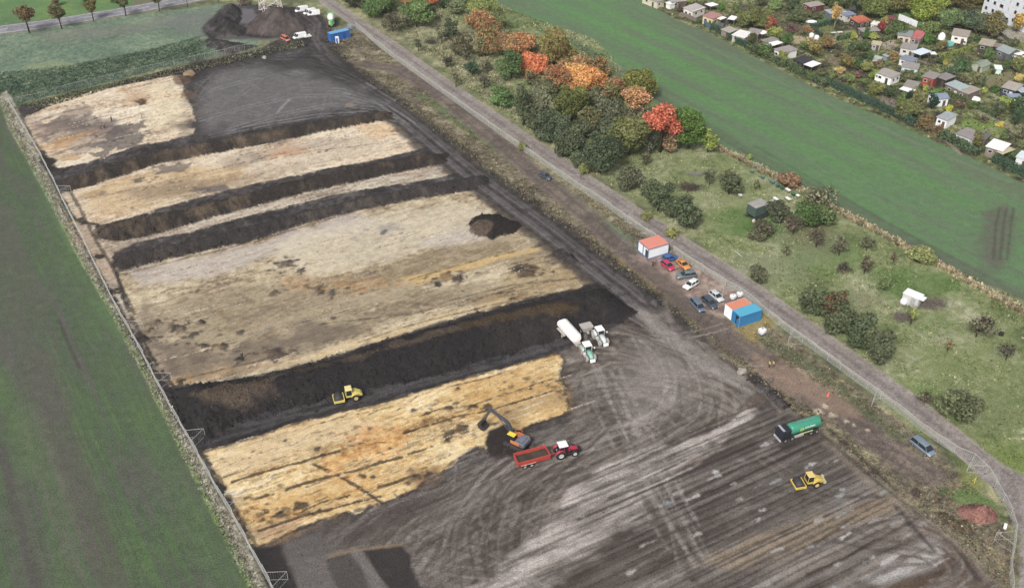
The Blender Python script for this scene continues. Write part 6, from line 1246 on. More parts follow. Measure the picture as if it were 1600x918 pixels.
shed(1576, 78, (20, 8), (15, -6), 2.8, (110, 118, 122), (156, 166, 166), 'grey hut with grey roof beside a white awning and red stall', style='gable', nwin=1, land='the grey gabled hut')
canopy(1591, 82, (16, 5), (9, -5), 2.4, (246, 240, 238), 'white awning over a red wall at the right edge')
shed(1592, 88, (12, 4), (6, -3), 1.9, (206, 50, 60), (226, 226, 224), 'red kiosk under the white awning at the right edge', nwin=0, door=False)
shed(1534, 99, (14, -6), (12, 7), 2.1, (190, 196, 176), (150, 162, 142), 'small pale green hut with green pitched roof', style='gable', nwin=0, land='the pale green hut')
shed(1560, 105, (11, 1), (7, -4), 1.9, (206, 226, 216), (226, 240, 232), 'little white greenhouse beside a low hedge', nwin=0, door=False, name='greenhouse', cat='greenhouse', group=None, land='the little white greenhouse')
shed(1582, 134, (22, 6), (18, -7), 2.8, (66, 76, 90), (186, 176, 164), 'navy blue cabin with tan roof at the right edge', nwin=1, land='the navy blue cabin', doorc=(214, 220, 224))
canopy(1596, 140, (14, 8), (10, -4), 2.5, (178, 192, 206), 'pale blue metal roof at the front of the navy blue cabin')
shed(1584, 149, (20, 0), (8, 4), 1.9, (150, 160, 174), (150, 164, 184), 'low blue-grey roofed shed in front of the navy blue cabin', nwin=0, door=False)
shed(1371, 90, (12, 3), (7, -3), 1.5, (214, 218, 214), (190, 200, 196), 'low glass cold frame with white base', nwin=0, door=False, name='cold_frame', cat='greenhouse', group=None, land='the low glass cold frame')
shed(1391, 84, (16, -6), (5, 3), 1.7, (150, 164, 170), (176, 188, 196), 'narrow grey-blue greenhouse tunnel left of the white hut with pale blue awning', nwin=0, door=False, name='greenhouse', cat='greenhouse', group=None)
# small allotment items
def lathe_thing(name, u, v, prof, rgb, label, cat, axis='z', rough=.5, group=None, z=.5, part='body', du=1, dv=0, **k):
    x, y = map(float, G(u, v, z)); m = MB(); m.lathe(prof, n=22, axis=axis); o = m.build(name, paint('m_%s_%s' % (name, '_'.join(map(str, rgb))), rgb, rough), None, True); o.location = (x, y, hz(x, y)); o.rotation_euler.z = wdir(u, v, du, dv)[0]
    return tag(o, label, cat, group)
lathe_thing('garden_pool', 1480, 68, [(.01, .85), (2.1, .85), (2.2, .95), (2.3, .95), (2.3, 0), (2.0, 0)], (110, 200, 196), 'round turquoise garden pool in front of the cream-white house', 'pool'); LAND.append((1478, 66, 'the round turquoise pool'))
for q, (u, v) in enumerate([(1268, 56), (1276, 59.5)]): lathe_thing('water_tank', u, v, [(.01, 0), (.75, 0), (.85, .3), (.85, 1.1), (.6, 1.45), (.01, 1.5)], (240, 240, 240), ['left of two round white tanks by the dark garden hedge', 'right of two round white tanks by the dark garden hedge'][q], 'tank', group='round white garden tanks')
LAND.append((1272, 58, 'the two round white tanks'))
lathe_thing('garden_tent', 1472, 56, [(1.3, 0), (1.2, 1.4), (.7, 2.1), (.01, 2.5)], (244, 244, 246), 'white pointed tent left of the cream-white house', 'tent', z=1.2)
lathe_thing('covered_boat', 1268, 32.5, [(.01, -2.1), (.4, -1.9), (.75, -1), (.8, .6), (.6, 1.8), (.01, 2.1)], (226, 234, 244), 'upturned white boat in the garden above the two round tanks', 'boat', 'x', du=14, dv=1); LAND.append((1268, 34, 'the upturned white boat'))
lathe_thing('small_caravan', 1524, 153, [(.01, -1.6), (.7, -1.5), (1.0, -.9), (1.0, .9), (.7, 1.5), (.01, 1.6)], (240, 244, 242), 'small white rounded caravan behind a garden hedge', 'caravan', 'x', du=12, dv=3)
def panel_fence(pts, h_, rgb, label, name='board_fence', step=2.0, base=.05, cat='fence', th=.06):
    P2 = topoly(pts); o = empty(name, float(P2[0][0]), float(P2[0][1]), 0, 0, label, cat); mt = paint('fence_%s' % '_'.join(map(str, rgb)), rgb, .8, dirt=.3)
    for i in range(len(P2)-1):
        a, b = P2[i], P2[i+1]; L_ = np.linalg.norm(b-a); n = max(1, int(round(L_/step))); an = math.atan2(b[1]-a[1], b[0]-a[0])
        for k in range(n):
            c = a+(b-a)*(k+.5)/n-P2[0]; m = MB(); nb = 10; w_ = L_/n
            for q in range(nb): t = -w_/2+w_*(q+.5)/nb; m.box((c[0]+math.cos(an)*t, c[1]+math.sin(an)*t, base+h_/2+.03*(q % 2)), (w_/nb*.92, th, h_), an)
            m.box((c[0]-math.sin(an)*.05, c[1]+math.cos(an)*.05, h_*.8), (w_, .05, .09), an); m.build('fence_panel', mt, o)
    return o
panel_fence([(1097, 35), (1109, 47)], 1.8, (96, 126, 146), 'blue-grey board fence in front of the pink-roofed yellow house'); panel_fence([(1112, 44), (1130, 43), (1144, 35)], 1.6, (124, 118, 124), 'grey board fence right of the pink-roofed yellow house')
panel_fence([(1403, 31), (1418, 37), (1432, 43)], 2.2, (238, 240, 244), 'long bright white screen wall at the edge of the lawn', 'screen_wall', cat='wall'); LAND.append((1420, 38, 'the long white screen wall'))
panel_fence([(1063, 25), (1078, 30), (1092, 38)], 1.5, (140, 128, 118), 'weathered brown board fence at the field edge by the white house with red fascia')
panel_fence([(1560, 55), (1575, 66), (1592, 72)], 1.4, (110, 104, 100), 'dark timber fence behind the grey gabled hut')
def picnic(u, v, rgb, label, name='garden_table'):
    x, y = map(float, G(u, v)); o = empty(name, x, y, hz(x, y), .3, label, 'table'); mt = paint('tbl_%d' % rgb[0], rgb)
    m = MB(); m.box((0, 0, .72), (1.9, 1.0, .06)); m.build('table_top', mt, o)
    for sx in (-1, 1):
        for sy in (-1, 1): m = MB(); m.box((sx*.8, sy*.4, .36), (.07, .07, .7)); m.build('leg', mt, o)
picnic(1312, 53, (226, 222, 214), 'white garden table on the lawn below the yellow birch'); picnic(1302, 54, (214, 212, 206), 'smaller white bench table on the lawn left of the white garden table')
picnic(1382, 121, (50, 52, 70), 'dark blue table in front of the tall-windowed white hut')
hedge([(1112, 45), (1140, 60), (1170, 78)], 1.3, 2.0, (62, 88, 68), 'clipped dark green boundary hedge, the stretch below the pink-roofed yellow house', rag=.06)
hedge([(1170, 78), (1200, 92), (1235, 109), (1265, 124), (1290, 137)], 2.0, 2.0, (84, 104, 72), 'ragged mixed boundary hedge below the wide grey-roofed white hut', tint=(S(126, 134, 82), .3), rag=.3, leaf=.24)
hedge([(1288, 130), (1320, 145), (1360, 164), (1395, 181), (1430, 197)], 1.5, 2.1, (60, 84, 66), 'long clipped dark green boundary hedge in the middle of the allotment edge', rag=.06)
hedge([(1432, 196), (1452, 205), (1472, 216)], 1.8, 1.5, (124, 118, 78), 'autumn-coloured loose hedge stretch left of the bright white cabin', tint=(S(150, 92, 74), .25), rag=.35, leaf=.24)
hedge([(1470, 214), (1500, 229), (1528, 243)], 1.9, 1.8, (78, 98, 66), 'bushy green boundary hedge in front of the worn brown-grey roofed cabin', rag=.25, leaf=.24)
hedge([(1552, 252), (1580, 266), (1612, 281), (1660, 303)], 2.0, 2.1, (66, 90, 68), 'dark green boundary hedge at the right edge of the photo', rag=.12)
for pts, w_, h_, c, lab in [([(1464, 93), (1490, 87), (1518, 78)], 1.3, 1.6, (136, 148, 74), 'bright yellow-green garden hedge in front of the round pool'), ([(1308, 64), (1331, 58)], 1.2, 1.7, (100, 118, 74), 'square clipped hedge below the white garden tables'), ([(1480, 147), (1505, 158), (1530, 171), (1555, 184)], 1.0, 1.4, (92, 112, 68), 'thin garden hedge running below the large brown house'),
        ([(1550, 116), (1580, 106)], 1.0, 1.3, (84, 98, 68), 'low garden hedge in front of the little white greenhouse'), ([(1266, 46), (1302, 36)], 1.2, 1.6, (70, 94, 74), 'dark garden hedge behind the two round white tanks'), ([(1266, 47), (1284, 58)], 1.0, 1.4, (68, 88, 70), 'short dark hedge left of the two round white tanks'), ([(1395, 60), (1378, 66)], 1.0, 1.4, (104, 118, 74), 'short olive hedge by the glazed potting shed'),
        ([(1452, 150), (1480, 144)], 1.2, 1.3, (112, 150, 74), 'lime green hedge behind the blue-grey gabled house')]:
    hedge(pts, w_, h_, c, lab, rag=.1); LAND.append((pts[len(pts)//2][0], pts[len(pts)//2][1], 'the '+lab.split(' in ')[0].split(' below')[0].split(' running')[0].split(' by ')[0].split(' behind')[0].split(' left')[0]))

# site cabins
CW = paint('cabin_white', (238, 242, 252), .5, dirt=.06, scale=.6); CBL = paint('cabin_blue_frame', (96, 130, 176), .5); COR = paint('cabin_coral', (244, 150, 128), .6, dirt=.08, bands=2.2); CORO = paint('cabin_orange', (240, 148, 112), .6, dirt=.1, bands=2.2)
def box_cabin(u, v, v1, v2, h, label, roofm, wallm, framem, modules=2, name='site_cabin', openend=False, lx=None, ly=None, cat='cabin', z=None):
    x, y = map(float, G(u, v, h)); a, Lx = wdir(u, v, *v1, z=h); _, Ly = wdir(u, v, *v2, z=h); Lx = lx or Lx; Ly = ly or Ly
    o = empty(name, x, y, hz(x, y), a, label, cat)
    m = MB(); m.box((0, 0, h/2), (Lx-.1, Ly-.1, h-.16)); m.build('wall', wallm, o)
    m = MB(); m.box((0, 0, h+.01), (Lx-.04, Ly-.04, .1)); m.build('roof', roofm, o)
    m = MB(); w_ = Ly/modules
    for i in range(modules):
        y0 = -Ly/2+i*w_; y1 = y0+w_
        for xx in (-Lx/2, Lx/2):
            for yy in (y0+.06, y1-.06): m.box((xx, yy, h/2), (.14, .12, h))
            m.box((xx, (y0+y1)/2, .1), (.14, w_, .2)); m.box((xx, (y0+y1)/2, h-.06), (.14, w_, .16))
    for yy in (-Ly/2, Ly/2): m.box((0, yy, .1), (Lx, .14, .2)); m.box((0, yy, h-.06), (Lx, .14, .16))
    m.build('frame', framem, o); return o, Lx, Ly, a, x, y
o, Lx, Ly, a, x, y = box_cabin(1021.5, 378.3, (31.5, -9.2), (19.5, 12.6), 2.75, 'white double site cabin with coral roof and blue corner posts', COR, CW, CBL)
ks = facing(a, x, y); print('cabin sides', ks)
on_side(o, 2, Lx, Ly, Ly*.33, 1.15, .95, 2.1, 'door', paint('cabin_door_dark', (70, 78, 84), .3), .08)
o, Lx, Ly, a, x, y = box_cabin(1154, 474.5, (29, -10), (13, 9), 2.7, 'white container with bright orange ribbed roof, joined to the blue container', CORO, CW, CW, 1, 'storage_container', cat='container')
BL = paint('container_blue', (36, 142, 206), .5, dirt=.1, bands=2.2); BLR = paint('container_blue_roof', (76, 190, 226), .55, dirt=.1, bands=2.2)
o, Lx, Ly, a, x, y = box_cabin(1168, 484, (34, -11), (14, 10), 2.7, 'bright blue container with an open door beside the orange-roofed container', BLR, BL, BL, 1, 'storage_container', cat='container')
on_side(o, 2, Lx, Ly, Ly*.16, 1.25, .9, 2.2, 'door_opening', BLACK, .05)  # black panel on the wall, painted shade of the doorway's unlit inside
m = MB(); m.box((-Lx/2-.45, -Ly/2+.05, 1.25), (.9, .06, 2.3)); m.build('open_door', BL, o)
m = MB(); m.tube([(-Lx/2-.25, -Ly/2-.1, 0), (-Lx/2-.2, -Ly/2-.1, 2.75)], .06, 6); m.build('corner_pole', STEEL, o)
LAND += [(1021, 392, 'the coral-roofed site cabin'), (1166, 490, 'the blue container')]
o, Lx, Ly, a, x, y = box_cabin(529, 49, (31, -7), (7, 6), 2.8, 'long royal blue site container with light blue roof at the far end', paint('far_blue_roof', (100, 178, 226), .5), paint('far_blue', (36, 108, 190), .5, dirt=.06), paint('far_blue_frame', (60, 120, 196)), 1, 'storage_container', lx=7.4, ly=2.5, cat='container')
on_side(o, facing(a, x, y)[0], Lx, Ly, 1.5, 1.1, .9, 2.0, 'door', paint('far_blue_door', (28, 90, 170)), .07)
x, y = map(float, G(527, 63, 1.1)); o = empty('portable_toilet', x, y, hz(x, y), .4, 'white and blue portable toilet in front of the royal blue container', 'toilet')
m = MB(); m.box((0, 0, 1.15), (1.1, 1.1, 2.2)); m.build('booth', paint('toilet_white', (236, 238, 242)), o, False, .06); m = MB(); m.box((-.25, -.57, 1.0), (.5, .06, 1.9)); m.build('door', paint('toilet_blue', (44, 70, 190)), o); m = MB(); m.box((0, 0, 2.3), (1.2, 1.2, .14), top=(.7, .7)); m.build('roof', paint('toilet_white', (236, 238, 242)), o)
x, y = map(float, G(548, 43, .8)); o = empty('generator_trailer', x, y, hz(x, y), wdir(548, 43, 14, 6)[0], 'small grey-blue generator trailer behind the royal blue container', 'trailer')
m = MB(); m.box((0, 0, 1.05), (2.4, 1.4, 1.1)); m.box((0, 0, 1.65), (1.8, 1.1, .12)); m.build('housing', paint('gen_grey', (140, 160, 172)), o, False, .06); m = MB(); m.tube([(1.1, .4, .6), (2.6, 0, .55)], .05, 5); m.tube([(1.1, -.4, .6), (2.6, 0, .55)], .05, 5); m.build('drawbar', STEEL, o)
for q in (-1, 1): wheel(o, -.1, q*.75, .33, .2)
# IBC style tanks
def ibc(u, v, label, sc=1.0, z=.6, stand=False, group='white water tanks'):
    x, y = map(float, G(u, v, z)); o = empty('water_tank', x, y, hz(x, y), .5, label, 'tank', group); o.scale = (sc,)*3
    m = MB(); m.loft([ring(-.58, .45, .2, 1.15, .12), ring(-.5, .56, .14, 1.22, .14), ring(.5, .56, .14, 1.22, .14), ring(.58, .45, .2, 1.15, .12)]); m.build('tank', paint('ibc_white', (242, 240, 240), .4, dirt=.05), o, True)
    m = MB()
    for k in range(5):
        t = -.56+k*.28
        for q in (-1, 1): m.tube([(t, q*.58, .1), (t, q*.58, 1.2)], .012, 4); m.tube([(q*.6, t, .1), (q*.6, t, 1.2)], .012, 4)
    for zz in (.35, .75, 1.15):
        m.tube([(-.6, -.58, zz), (.6, -.58, zz), (.6, .58, zz), (-.6, .58, zz), (-.6, -.58, zz)], .012, 4)
    m.build('cage', STEEL, o); m = MB(); m.box((0, 0, .06), (1.2, 1.15, .1)); m.build('pallet', DARKM, o); m = MB(); m.lathe([(.01, 1.3), (.14, 1.3), (.14, 1.2)], n=12); m.build('cap', BLACK, o)
    return o
ibc(1191, 517.5, 'white water tank standing alone in yellow grass near the blue container', 1.15); ibc(1145.5, 463.5, 'rounded white tank left of the pair behind the orange-roofed container'); ibc(1156, 460, 'square white tank behind the orange-roofed container, nearest the road')

# boulder, cans, small debris
def rock(name, u, v, r_, rgb, label, cat, sq=.75, group=None):
    x, y = map(float, G(u, v, r_*.4)); m = MB(); rr = np.random.RandomState(int(u)); bm = bmesh.new(); bmesh.ops.create_icosphere(bm, subdivisions=3, radius=r_)
    for q in bm.verts: n = vnoise(np.array([q.co.x*1.6/r_+9]), np.array([q.co.y*1.6/r_+q.co.z*1.3/r_+4]), int(u))[0]; q.co *= .7+.55*float(n); q.co.z *= sq
    me = bpy.data.meshes.new(name); bm.to_mesh(me); bm.free(); me.materials.append(paint('rock_%d' % rgb[0], rgb, .9, 0, .35, 2, .2)); o = link(bpy.data.objects.new(name, me)); o.location = (x, y, hz(x, y)+r_*sq*.35); return tag(o, label, cat, group)
rock('boulder', 1159.5, 578.5, 1.05, (168, 160, 148), 'pale grey boulder at the tip of the muddy bank', 'boulder')
rock('boulder', 1205, 592, .6, (120, 112, 104), 'small dark stone on the bank right of the pale grey boulder', 'boulder')
rock('soil_clod', 413, 90, .8, (176, 170, 156), 'pale lump lying on the black ground below the far fence', 'boulder'); rock('sand_bag', 296, 113, 2.1, (158, 134, 108), 'brown sand mound in the upper corner of the pale stripped area', 'soil heap', .5)
# people
def person(u, v, jacket, trousers, label, face=0.0, bend=0.0, hair=(60, 46, 38), arms='down'):
    x, y = map(float, G(u, v, .9)); o = empty('person', x, y, hz(x, y), face, label, 'person')
    def skin(name, jl, edges, mat, par):
        me = bpy.data.meshes.new(name); me.from_pydata([j[:3] for j in jl], edges, []); ob = bpy.data.objects.new(name, me); link(ob, par)
        mo = ob.modifiers.new('skin', 'SKIN'); mo.use_smooth_shade = True
        for k, j in enumerate(jl): me.skin_vertices[0].data[k].radius = (j[3], j[4] if len(j) > 4 else j[3])
        me.skin_vertices[0].data[0].use_root = True
        sb_ = ob.modifiers.new('sub', 'SUBSURF'); sb_.levels = 1; sb_.render_levels = 2; me.materials.append(mat); return ob
    bd = bend; hx = math.sin(bd)*.55; hz_ = .98+math.cos(bd)*.5
    ax = {'down': [(.03, .27, 1.15), (.08, .29, .88)], 'fwd': [(.2, .25, 1.2), (.45, .16, 1.22)]}[arms]
    J = [(0, 0, .95, .12, .16), (hx*.5, 0, .95+(hz_-.95)*.5, .11, .15), (hx, 0, hz_-.04, .12, .17), (hx*1.12, 0, hz_+.09, .05), (hx*1.15+.01, 0, hz_+.24, .085, .075),
         (hx, .2, hz_-.06, .06), (ax[0][0]+hx*.8, ax[0][1], hz_-.34, .045), (ax[1][0]+hx*.8, ax[1][1], hz_-.58 if arms == 'down' else hz_-.3, .032),
         (hx, -.2, hz_-.06, .06), (ax[0][0]+hx*.8, -ax[0][1], hz_-.34, .045), (ax[1][0]+hx*.8, -ax[1][1], hz_-.58 if arms == 'down' else hz_-.3, .032),
         (0, .1, .86, .09), (.04, .12, .48, .062), (-.02, .13, .09, .045), (.13, .14, .05, .04), (0, -.1, .86, .09), (.0, -.12, .48, .062), (-.06, -.13, .09, .045), (.09, -.14, .05, .04)]
    E = [(0, 1), (1, 2), (2, 3), (3, 4), (2, 5), (5, 6), (6, 7), (2, 8), (8, 9), (9, 10), (0, 11), (11, 12), (12, 13), (13, 14), (0, 15), (15, 16), (16, 17), (17, 18)]
    skin('body', J, E, paint('skin', (206, 160, 134), .6), o)
    jk = lambda i, e=.025: tuple(J[i][:3])+(J[i][3]+e, (J[i][4] if len(J[i]) > 4 else J[i][3])+e)
    skin('jacket', [jk(0), jk(1), jk(2, .03), jk(5), jk(6), jk(7, .02), jk(8), jk(9), jk(10, .02)], [(0, 1), (1, 2), (2, 3), (3, 4), (4, 5), (2, 6), (6, 7), (7, 8)], paint('cloth_%s' % '_'.join(map(str, jacket)), jacket, .9), o)
    skin('trousers', [jk(0, .02), jk(11, .02), jk(12, .022), jk(13, .025), jk(15, .02), jk(16, .022), jk(17, .025)], [(0, 1), (1, 2), (2, 3), (0, 4), (4, 5), (5, 6)], paint('cloth_%s' % '_'.join(map(str, trousers)), trousers, .9), o)
    m = MB(); hd = J[4]; m.lathe([(.01, .125), (.06, .11), (.095, .05), (.10, -.01), (.085, -.06)], (hd[0]-.015, 0, hd[2]+.0), 14); m.build('hair', paint('hair_%d' % hair[0], hair, .8), o, True)
    for q in (-1, 1): m = MB(); m.box((J[13][0]+.07, q*.135, .04), (.28, .1, .09)); m.build('shoe', BLACK, o, False, .02)
    return o
person(1020.3, 411, (60, 50, 50), (66, 46, 44), 'left of two people standing before the site cabin, in dark clothes', 1.0)
person(1024.6, 409.8, (90, 84, 108), (120, 116, 120), 'right of two people standing before the site cabin, in grey-purple jacket', 2.6)
person(1202.5, 568.5, (236, 232, 110), (70, 72, 84), 'left of two workers in hi-vis yellow on the brown dirt', .2)
person(1209.5, 568, (240, 224, 120), (60, 60, 66), 'right of two workers in hi-vis yellow on the brown dirt', 3.3, .25)
person(157, 198, (50, 48, 52), (70, 70, 76), 'worker in dark clothes at the left of the group on the pale stripped ground', 1.2, .3)
person(162.5, 196, (124, 126, 132), (60, 60, 64), 'grey-jacketed worker in the middle of the group on the pale stripped ground', 2.2, .2)
person(173.8, 185.5, (44, 42, 46), (60, 56, 56), 'worker in black standing right of the group on the pale stripped ground', 3.0)
person(221, 181.5, (150, 150, 150), (110, 110, 112), 'worker in light grey alone on the pale stripped ground, below the dark pit', .5)
person(378, 555, (36, 36, 38), (34, 34, 36), 'worker in black beside a dark tarpaulin in the largest stripped area', 2.0)
# measuring trestle near the people
x, y = map(float, G(126, 187)); o = empty('survey_tripod', x, y, hz(x, y), 0, 'white trestle board standing on the pale stripped ground left of the workers', 'trestle')
m = MB(); m.box((0, 0, 1.0), (2.6, .12, .5), .9); m.build('board', paint('board_white', (226, 220, 212)), o)
for sx, sy in ((-.7, -.9), (.7, .9), (-.2, -1.2), (1.1, .5)): m = MB(); m.tube([(sx, sy, 0), (sx*.7, sy*.8, 1.1)], .04, 5); m.build('leg', STEEL, o)
# pipe, cone, debris
x, y = map(float, G(1294, 616, .3)); m = MB(); m.lathe([(.28, 0), (.28, .04), (.16, .05), (.02, .75), (.01, .75)], n=14); o = m.build('traffic_cone', paint('cone_orange', (232, 110, 74)), None, True); o.location = (x, y, hz(x, y)); o.scale = (1.4,)*3; tag(o, 'orange traffic cone on the brown dirt track', 'cone')
x, y = map(float, G(1522, 754)); o = empty('hydrant_marker', x, y, hz(x, y), .6, 'yellow post frame standing in yellow-green weeds near the junction', 'post')
m = MB(); m.tube([(0, 0, 0), (0, 0, 1.3)], .09, 6); m.build('post', paint('post_yellow', (222, 210, 90)), o); m = MB(); m.tube([(-.9, 0, 1.1), (.2, 0, 1.35)], .06, 5); m.build('arm', paint('post_yellow', (222, 210, 90)), o)
x, y = map(float, G(1570, 823)); m = MB(); m.box((0, 0, .3), (.5, 1.0, .6)); o = m.build('barrel_box', paint('box_white', (244, 244, 240)), None, False, .08); o.location = (x, y, hz(x, y)); o.rotation_euler = (.2, 0, -.5); tag(o, 'small white box lying by the fence near the junction', 'box')
x, y = map(float, G(1516, 756)); 
m = MB(); m.tube([(-1.2, 0, .5), (-.2, .2, .35), (.9, .1, .2), (1.3, .3, .1)], .11, 7); o = m.build('fallen_branch', paint('dead_white', (206, 204, 190)), None, True); x, y = map(float, G(1152, 398)); o.location = (x, y, hz(x, y)); o.rotation_euler.z = -1.0; tag(o, 'pale bleached log lying in the meadow below the green digger', 'log')
x, y = map(float, G(1564, 523)); m = MB()
for k in range(3): m.lathe([(.34, -.12), (.5, -.1), (.52, 0), (.5, .1), (.34, .12), (.34, -.12)], (0, 0, .14+k*.22), 18)
o = m.build('tyre_stack', TYRE, None, True); o.location = (x, y, hz(x, y)); tag(o, 'black tyre pile lying in the meadow near the right edge', 'tyre')
# old green digger
DG = paint('digger_green', (78, 98, 92), .6, dirt=.3); DT = paint('digger_top', (172, 168, 164), .7, dirt=.3)
o = put('old_digger', 1183, 331, 26, -9, 'old derelict digger with dark green body and grey top in the meadow', 'digger', None, 1.4); o.scale = (1.3,)*3
m = MB(); m.box((0, 0, 2.0), (3.6, 2.5, 1.9), top=(.95, .92)); m.build('body', DG, o, False, .06); m = MB(); m.box((0, 0, 3.0), (3.5, 2.4, .14)); m.box((.5, .2, 3.1), (.7, .7, .1)); m.build('roof', DT, o)
m = MB(); m.box((0, 0, .75), (3.0, 1.6, .6)); m.build('undercarriage', DARKM, o)
for q in (-1, 1): m = MB(); m.prism([(-1.7, .1), (1.7, .1), (1.95, .45), (1.7, .8), (-1.7, .8), (-1.95, .45)], q*1.0-.25, q*1.0+.25); m.build('track', paint('track_dark', (74, 70, 70)), o, False, .03)
m = MB(); m.tube([(1.6, -.6, 2.6), (3.4, -.5, 3.1), (4.2, -.3, 2.3)], [.22, .2, .15], 6); m.build('boom', paint('boom_pale', (176, 182, 188)), o)
m = MB(); m.box((1.85, -.4, 2.2), (.06, 1.2, .8)); m.build('window', GLASS, o)
m = MB(); m.lathe([(.01, -.1), (.35, -.1), (.35, .1), (.01, .1)], (-1.9, -1.3, .35), 14, 'y'); m.build('loose_wheel', paint('wheel_white', (220, 216, 210)), o); LAND.append((1183, 335, 'the old green digger'))
# white caravan shed + round tank
x, y = map(float, G(1425, 468, 1.1)); o = empty('meadow_shed', x, y, hz(x, y), wdir(1425, 468, 22, 9)[0], 'small white metal shed in the meadow beside a heap of branches', 'shed'); o.scale = (1.25,)*3
m = MB(); m.box((0, 0, 1.1), (2.9, 1.9, 2.0)); m.build('wall', paint('shed_grey_white', (206, 206, 204), .6), o); m = MB(); m.box((0, 0, 2.15), (3.1, 2.1, .1)); m.box((1.7, .1, 1.9), (.9, 1.5, .08)); m.build('roof', paint('shed_white', (236, 236, 238), .5, dirt=.08), o, False, .02); m = MB(); m.box((.5, -.97, 1.0), (.8, .06, 1.7)); m.build('door', paint('shed_door', (186, 186, 184)), o)
lathe_thing('round_tank', 1412, 471.5, [(.01, -.8), (.5, -.7), (.75, -.4), (.8, 0), (.75, .4), (.5, .7), (.01, .8)], (236, 238, 240), 'round white tank touching the small white shed in the meadow', 'tank', z=.7).location.z += .75
LAND.append((1425, 474, 'the small white meadow shed'))
# beehives
for k, (u, v, c, t) in enumerate([(1175, 268, (96, 120, 110), 'first green beehive of the row, furthest up the slope'), (1192, 277, (78, 118, 108), 'teal beehive, second of the row from the top'), (1206.5, 284.5, (84, 116, 112), 'pair-sized teal beehive with grey lid, third of the row'), (1215, 290, (62, 98, 84), 'dark green beehive, fourth of the row'), (1222, 294, (58, 96, 78), 'dark green beehive just left of the white-lidded one'), (1231, 298, (226, 220, 204), 'beehive with wide white lid in the row'),
        (1239.5, 304, (56, 104, 76), 'dark green beehive between two white-lidded ones'), (1246.5, 307, (230, 224, 210), 'last beehive of the row with white lid, beside the tall loose tree'), (1212, 312, (206, 204, 190), 'pale beehive standing apart, left of two'), (1231, 312, (200, 196, 186), 'pale beehive standing apart, right of two'), (1156.5, 306, (214, 220, 216), 'single white-topped beehive by the red-brown patch'), (1182, 261, (104, 112, 120), 'grey beehive at the field edge')]):
    x, y = map(float, G(u, v, .4)); o = empty('beehive', x, y, hz(x, y), wdir(u, v, 12, 8)[0], t, 'beehive', 'beehives in the meadow'); w_ = 1.5 if k in (2, 5, 8, 9) else .9
    m = MB(); m.box((0, 0, .45), (w_, .7, .55)); m.build('box', paint('hive_%s' % '_'.join(map(str, c if c[0] < 150 else (150, 150, 130))), c if c[0] < 150 else (150, 150, 130)), o, False, .02); m = MB(); m.box((0, 0, .78), (w_+.1, .8, .1)); m.build('lid', paint('lid_%s' % '_'.join(map(str, c)), tuple(min(245, int(q*1.25)) for q in c)), o)
    m = MB(); m.box((-w_*.35, 0, .08), (.1, .6, .18)); m.box((w_*.35, 0, .08), (.1, .6, .18)); m.box((0, 0, .15), (w_, .1, .05)); m.build('stand', BARK, o)
# brush piles
def brush(u, v, w_, d_, h_, label, rgb=(128, 116, 108), n=170):
    x, y = map(float, G(u, v, .3)); r = np.random.RandomState(int(u)); m = MB()
    for k in range(n):
        p = Vector((r.normal()*w_*.3, r.normal()*d_*.3, abs(r.normal())*h_*.4+.05)); a_ = r.rand()*6.28; L_ = r.uniform(.8, 2.4); d = Vector((math.cos(a_), math.sin(a_), r.normal()*.35)); m.tube([p-d*L_/2, p+Vector((r.normal()*.1, r.normal()*.1, .1)), p+d*L_/2], [r.uniform(.03, .08), .04, .02], 4)
    o = m.build('brush_pile', paint('brush_%d' % rgb[0], rgb, .9, 0, .4, 5), None); o.location = (x, y, hz(x, y)); return tag(o, label, 'brush pile')
brush(1453, 475, 6, 3.4, 1.5, 'large heap of grey branches right of the small white meadow shed', n=260); brush(1412, 496, 3.4, 2.4, 1.0, 'smaller heap of grey branches below the small white meadow shed'); brush(1077, 293, 5.5, 3, 1.2, 'dark brown heap of brushwood in the meadow right of the tree line', (96, 82, 72), 260)
brush(1445+0, 624, 2.6, 1.6, .7, 'low heap of twigs by the roadside of the gravel road', (110, 100, 88), 70); brush(1088, 272, 4, 1.2, .4, 'grey scattered twigs on the pale grass below the big green tree', (150, 148, 140), 60); brush(674, 66, 3.6, 2.6, .7, 'dark burnt heap in the pale grass beside the gravel road', (80, 80, 76), 150)

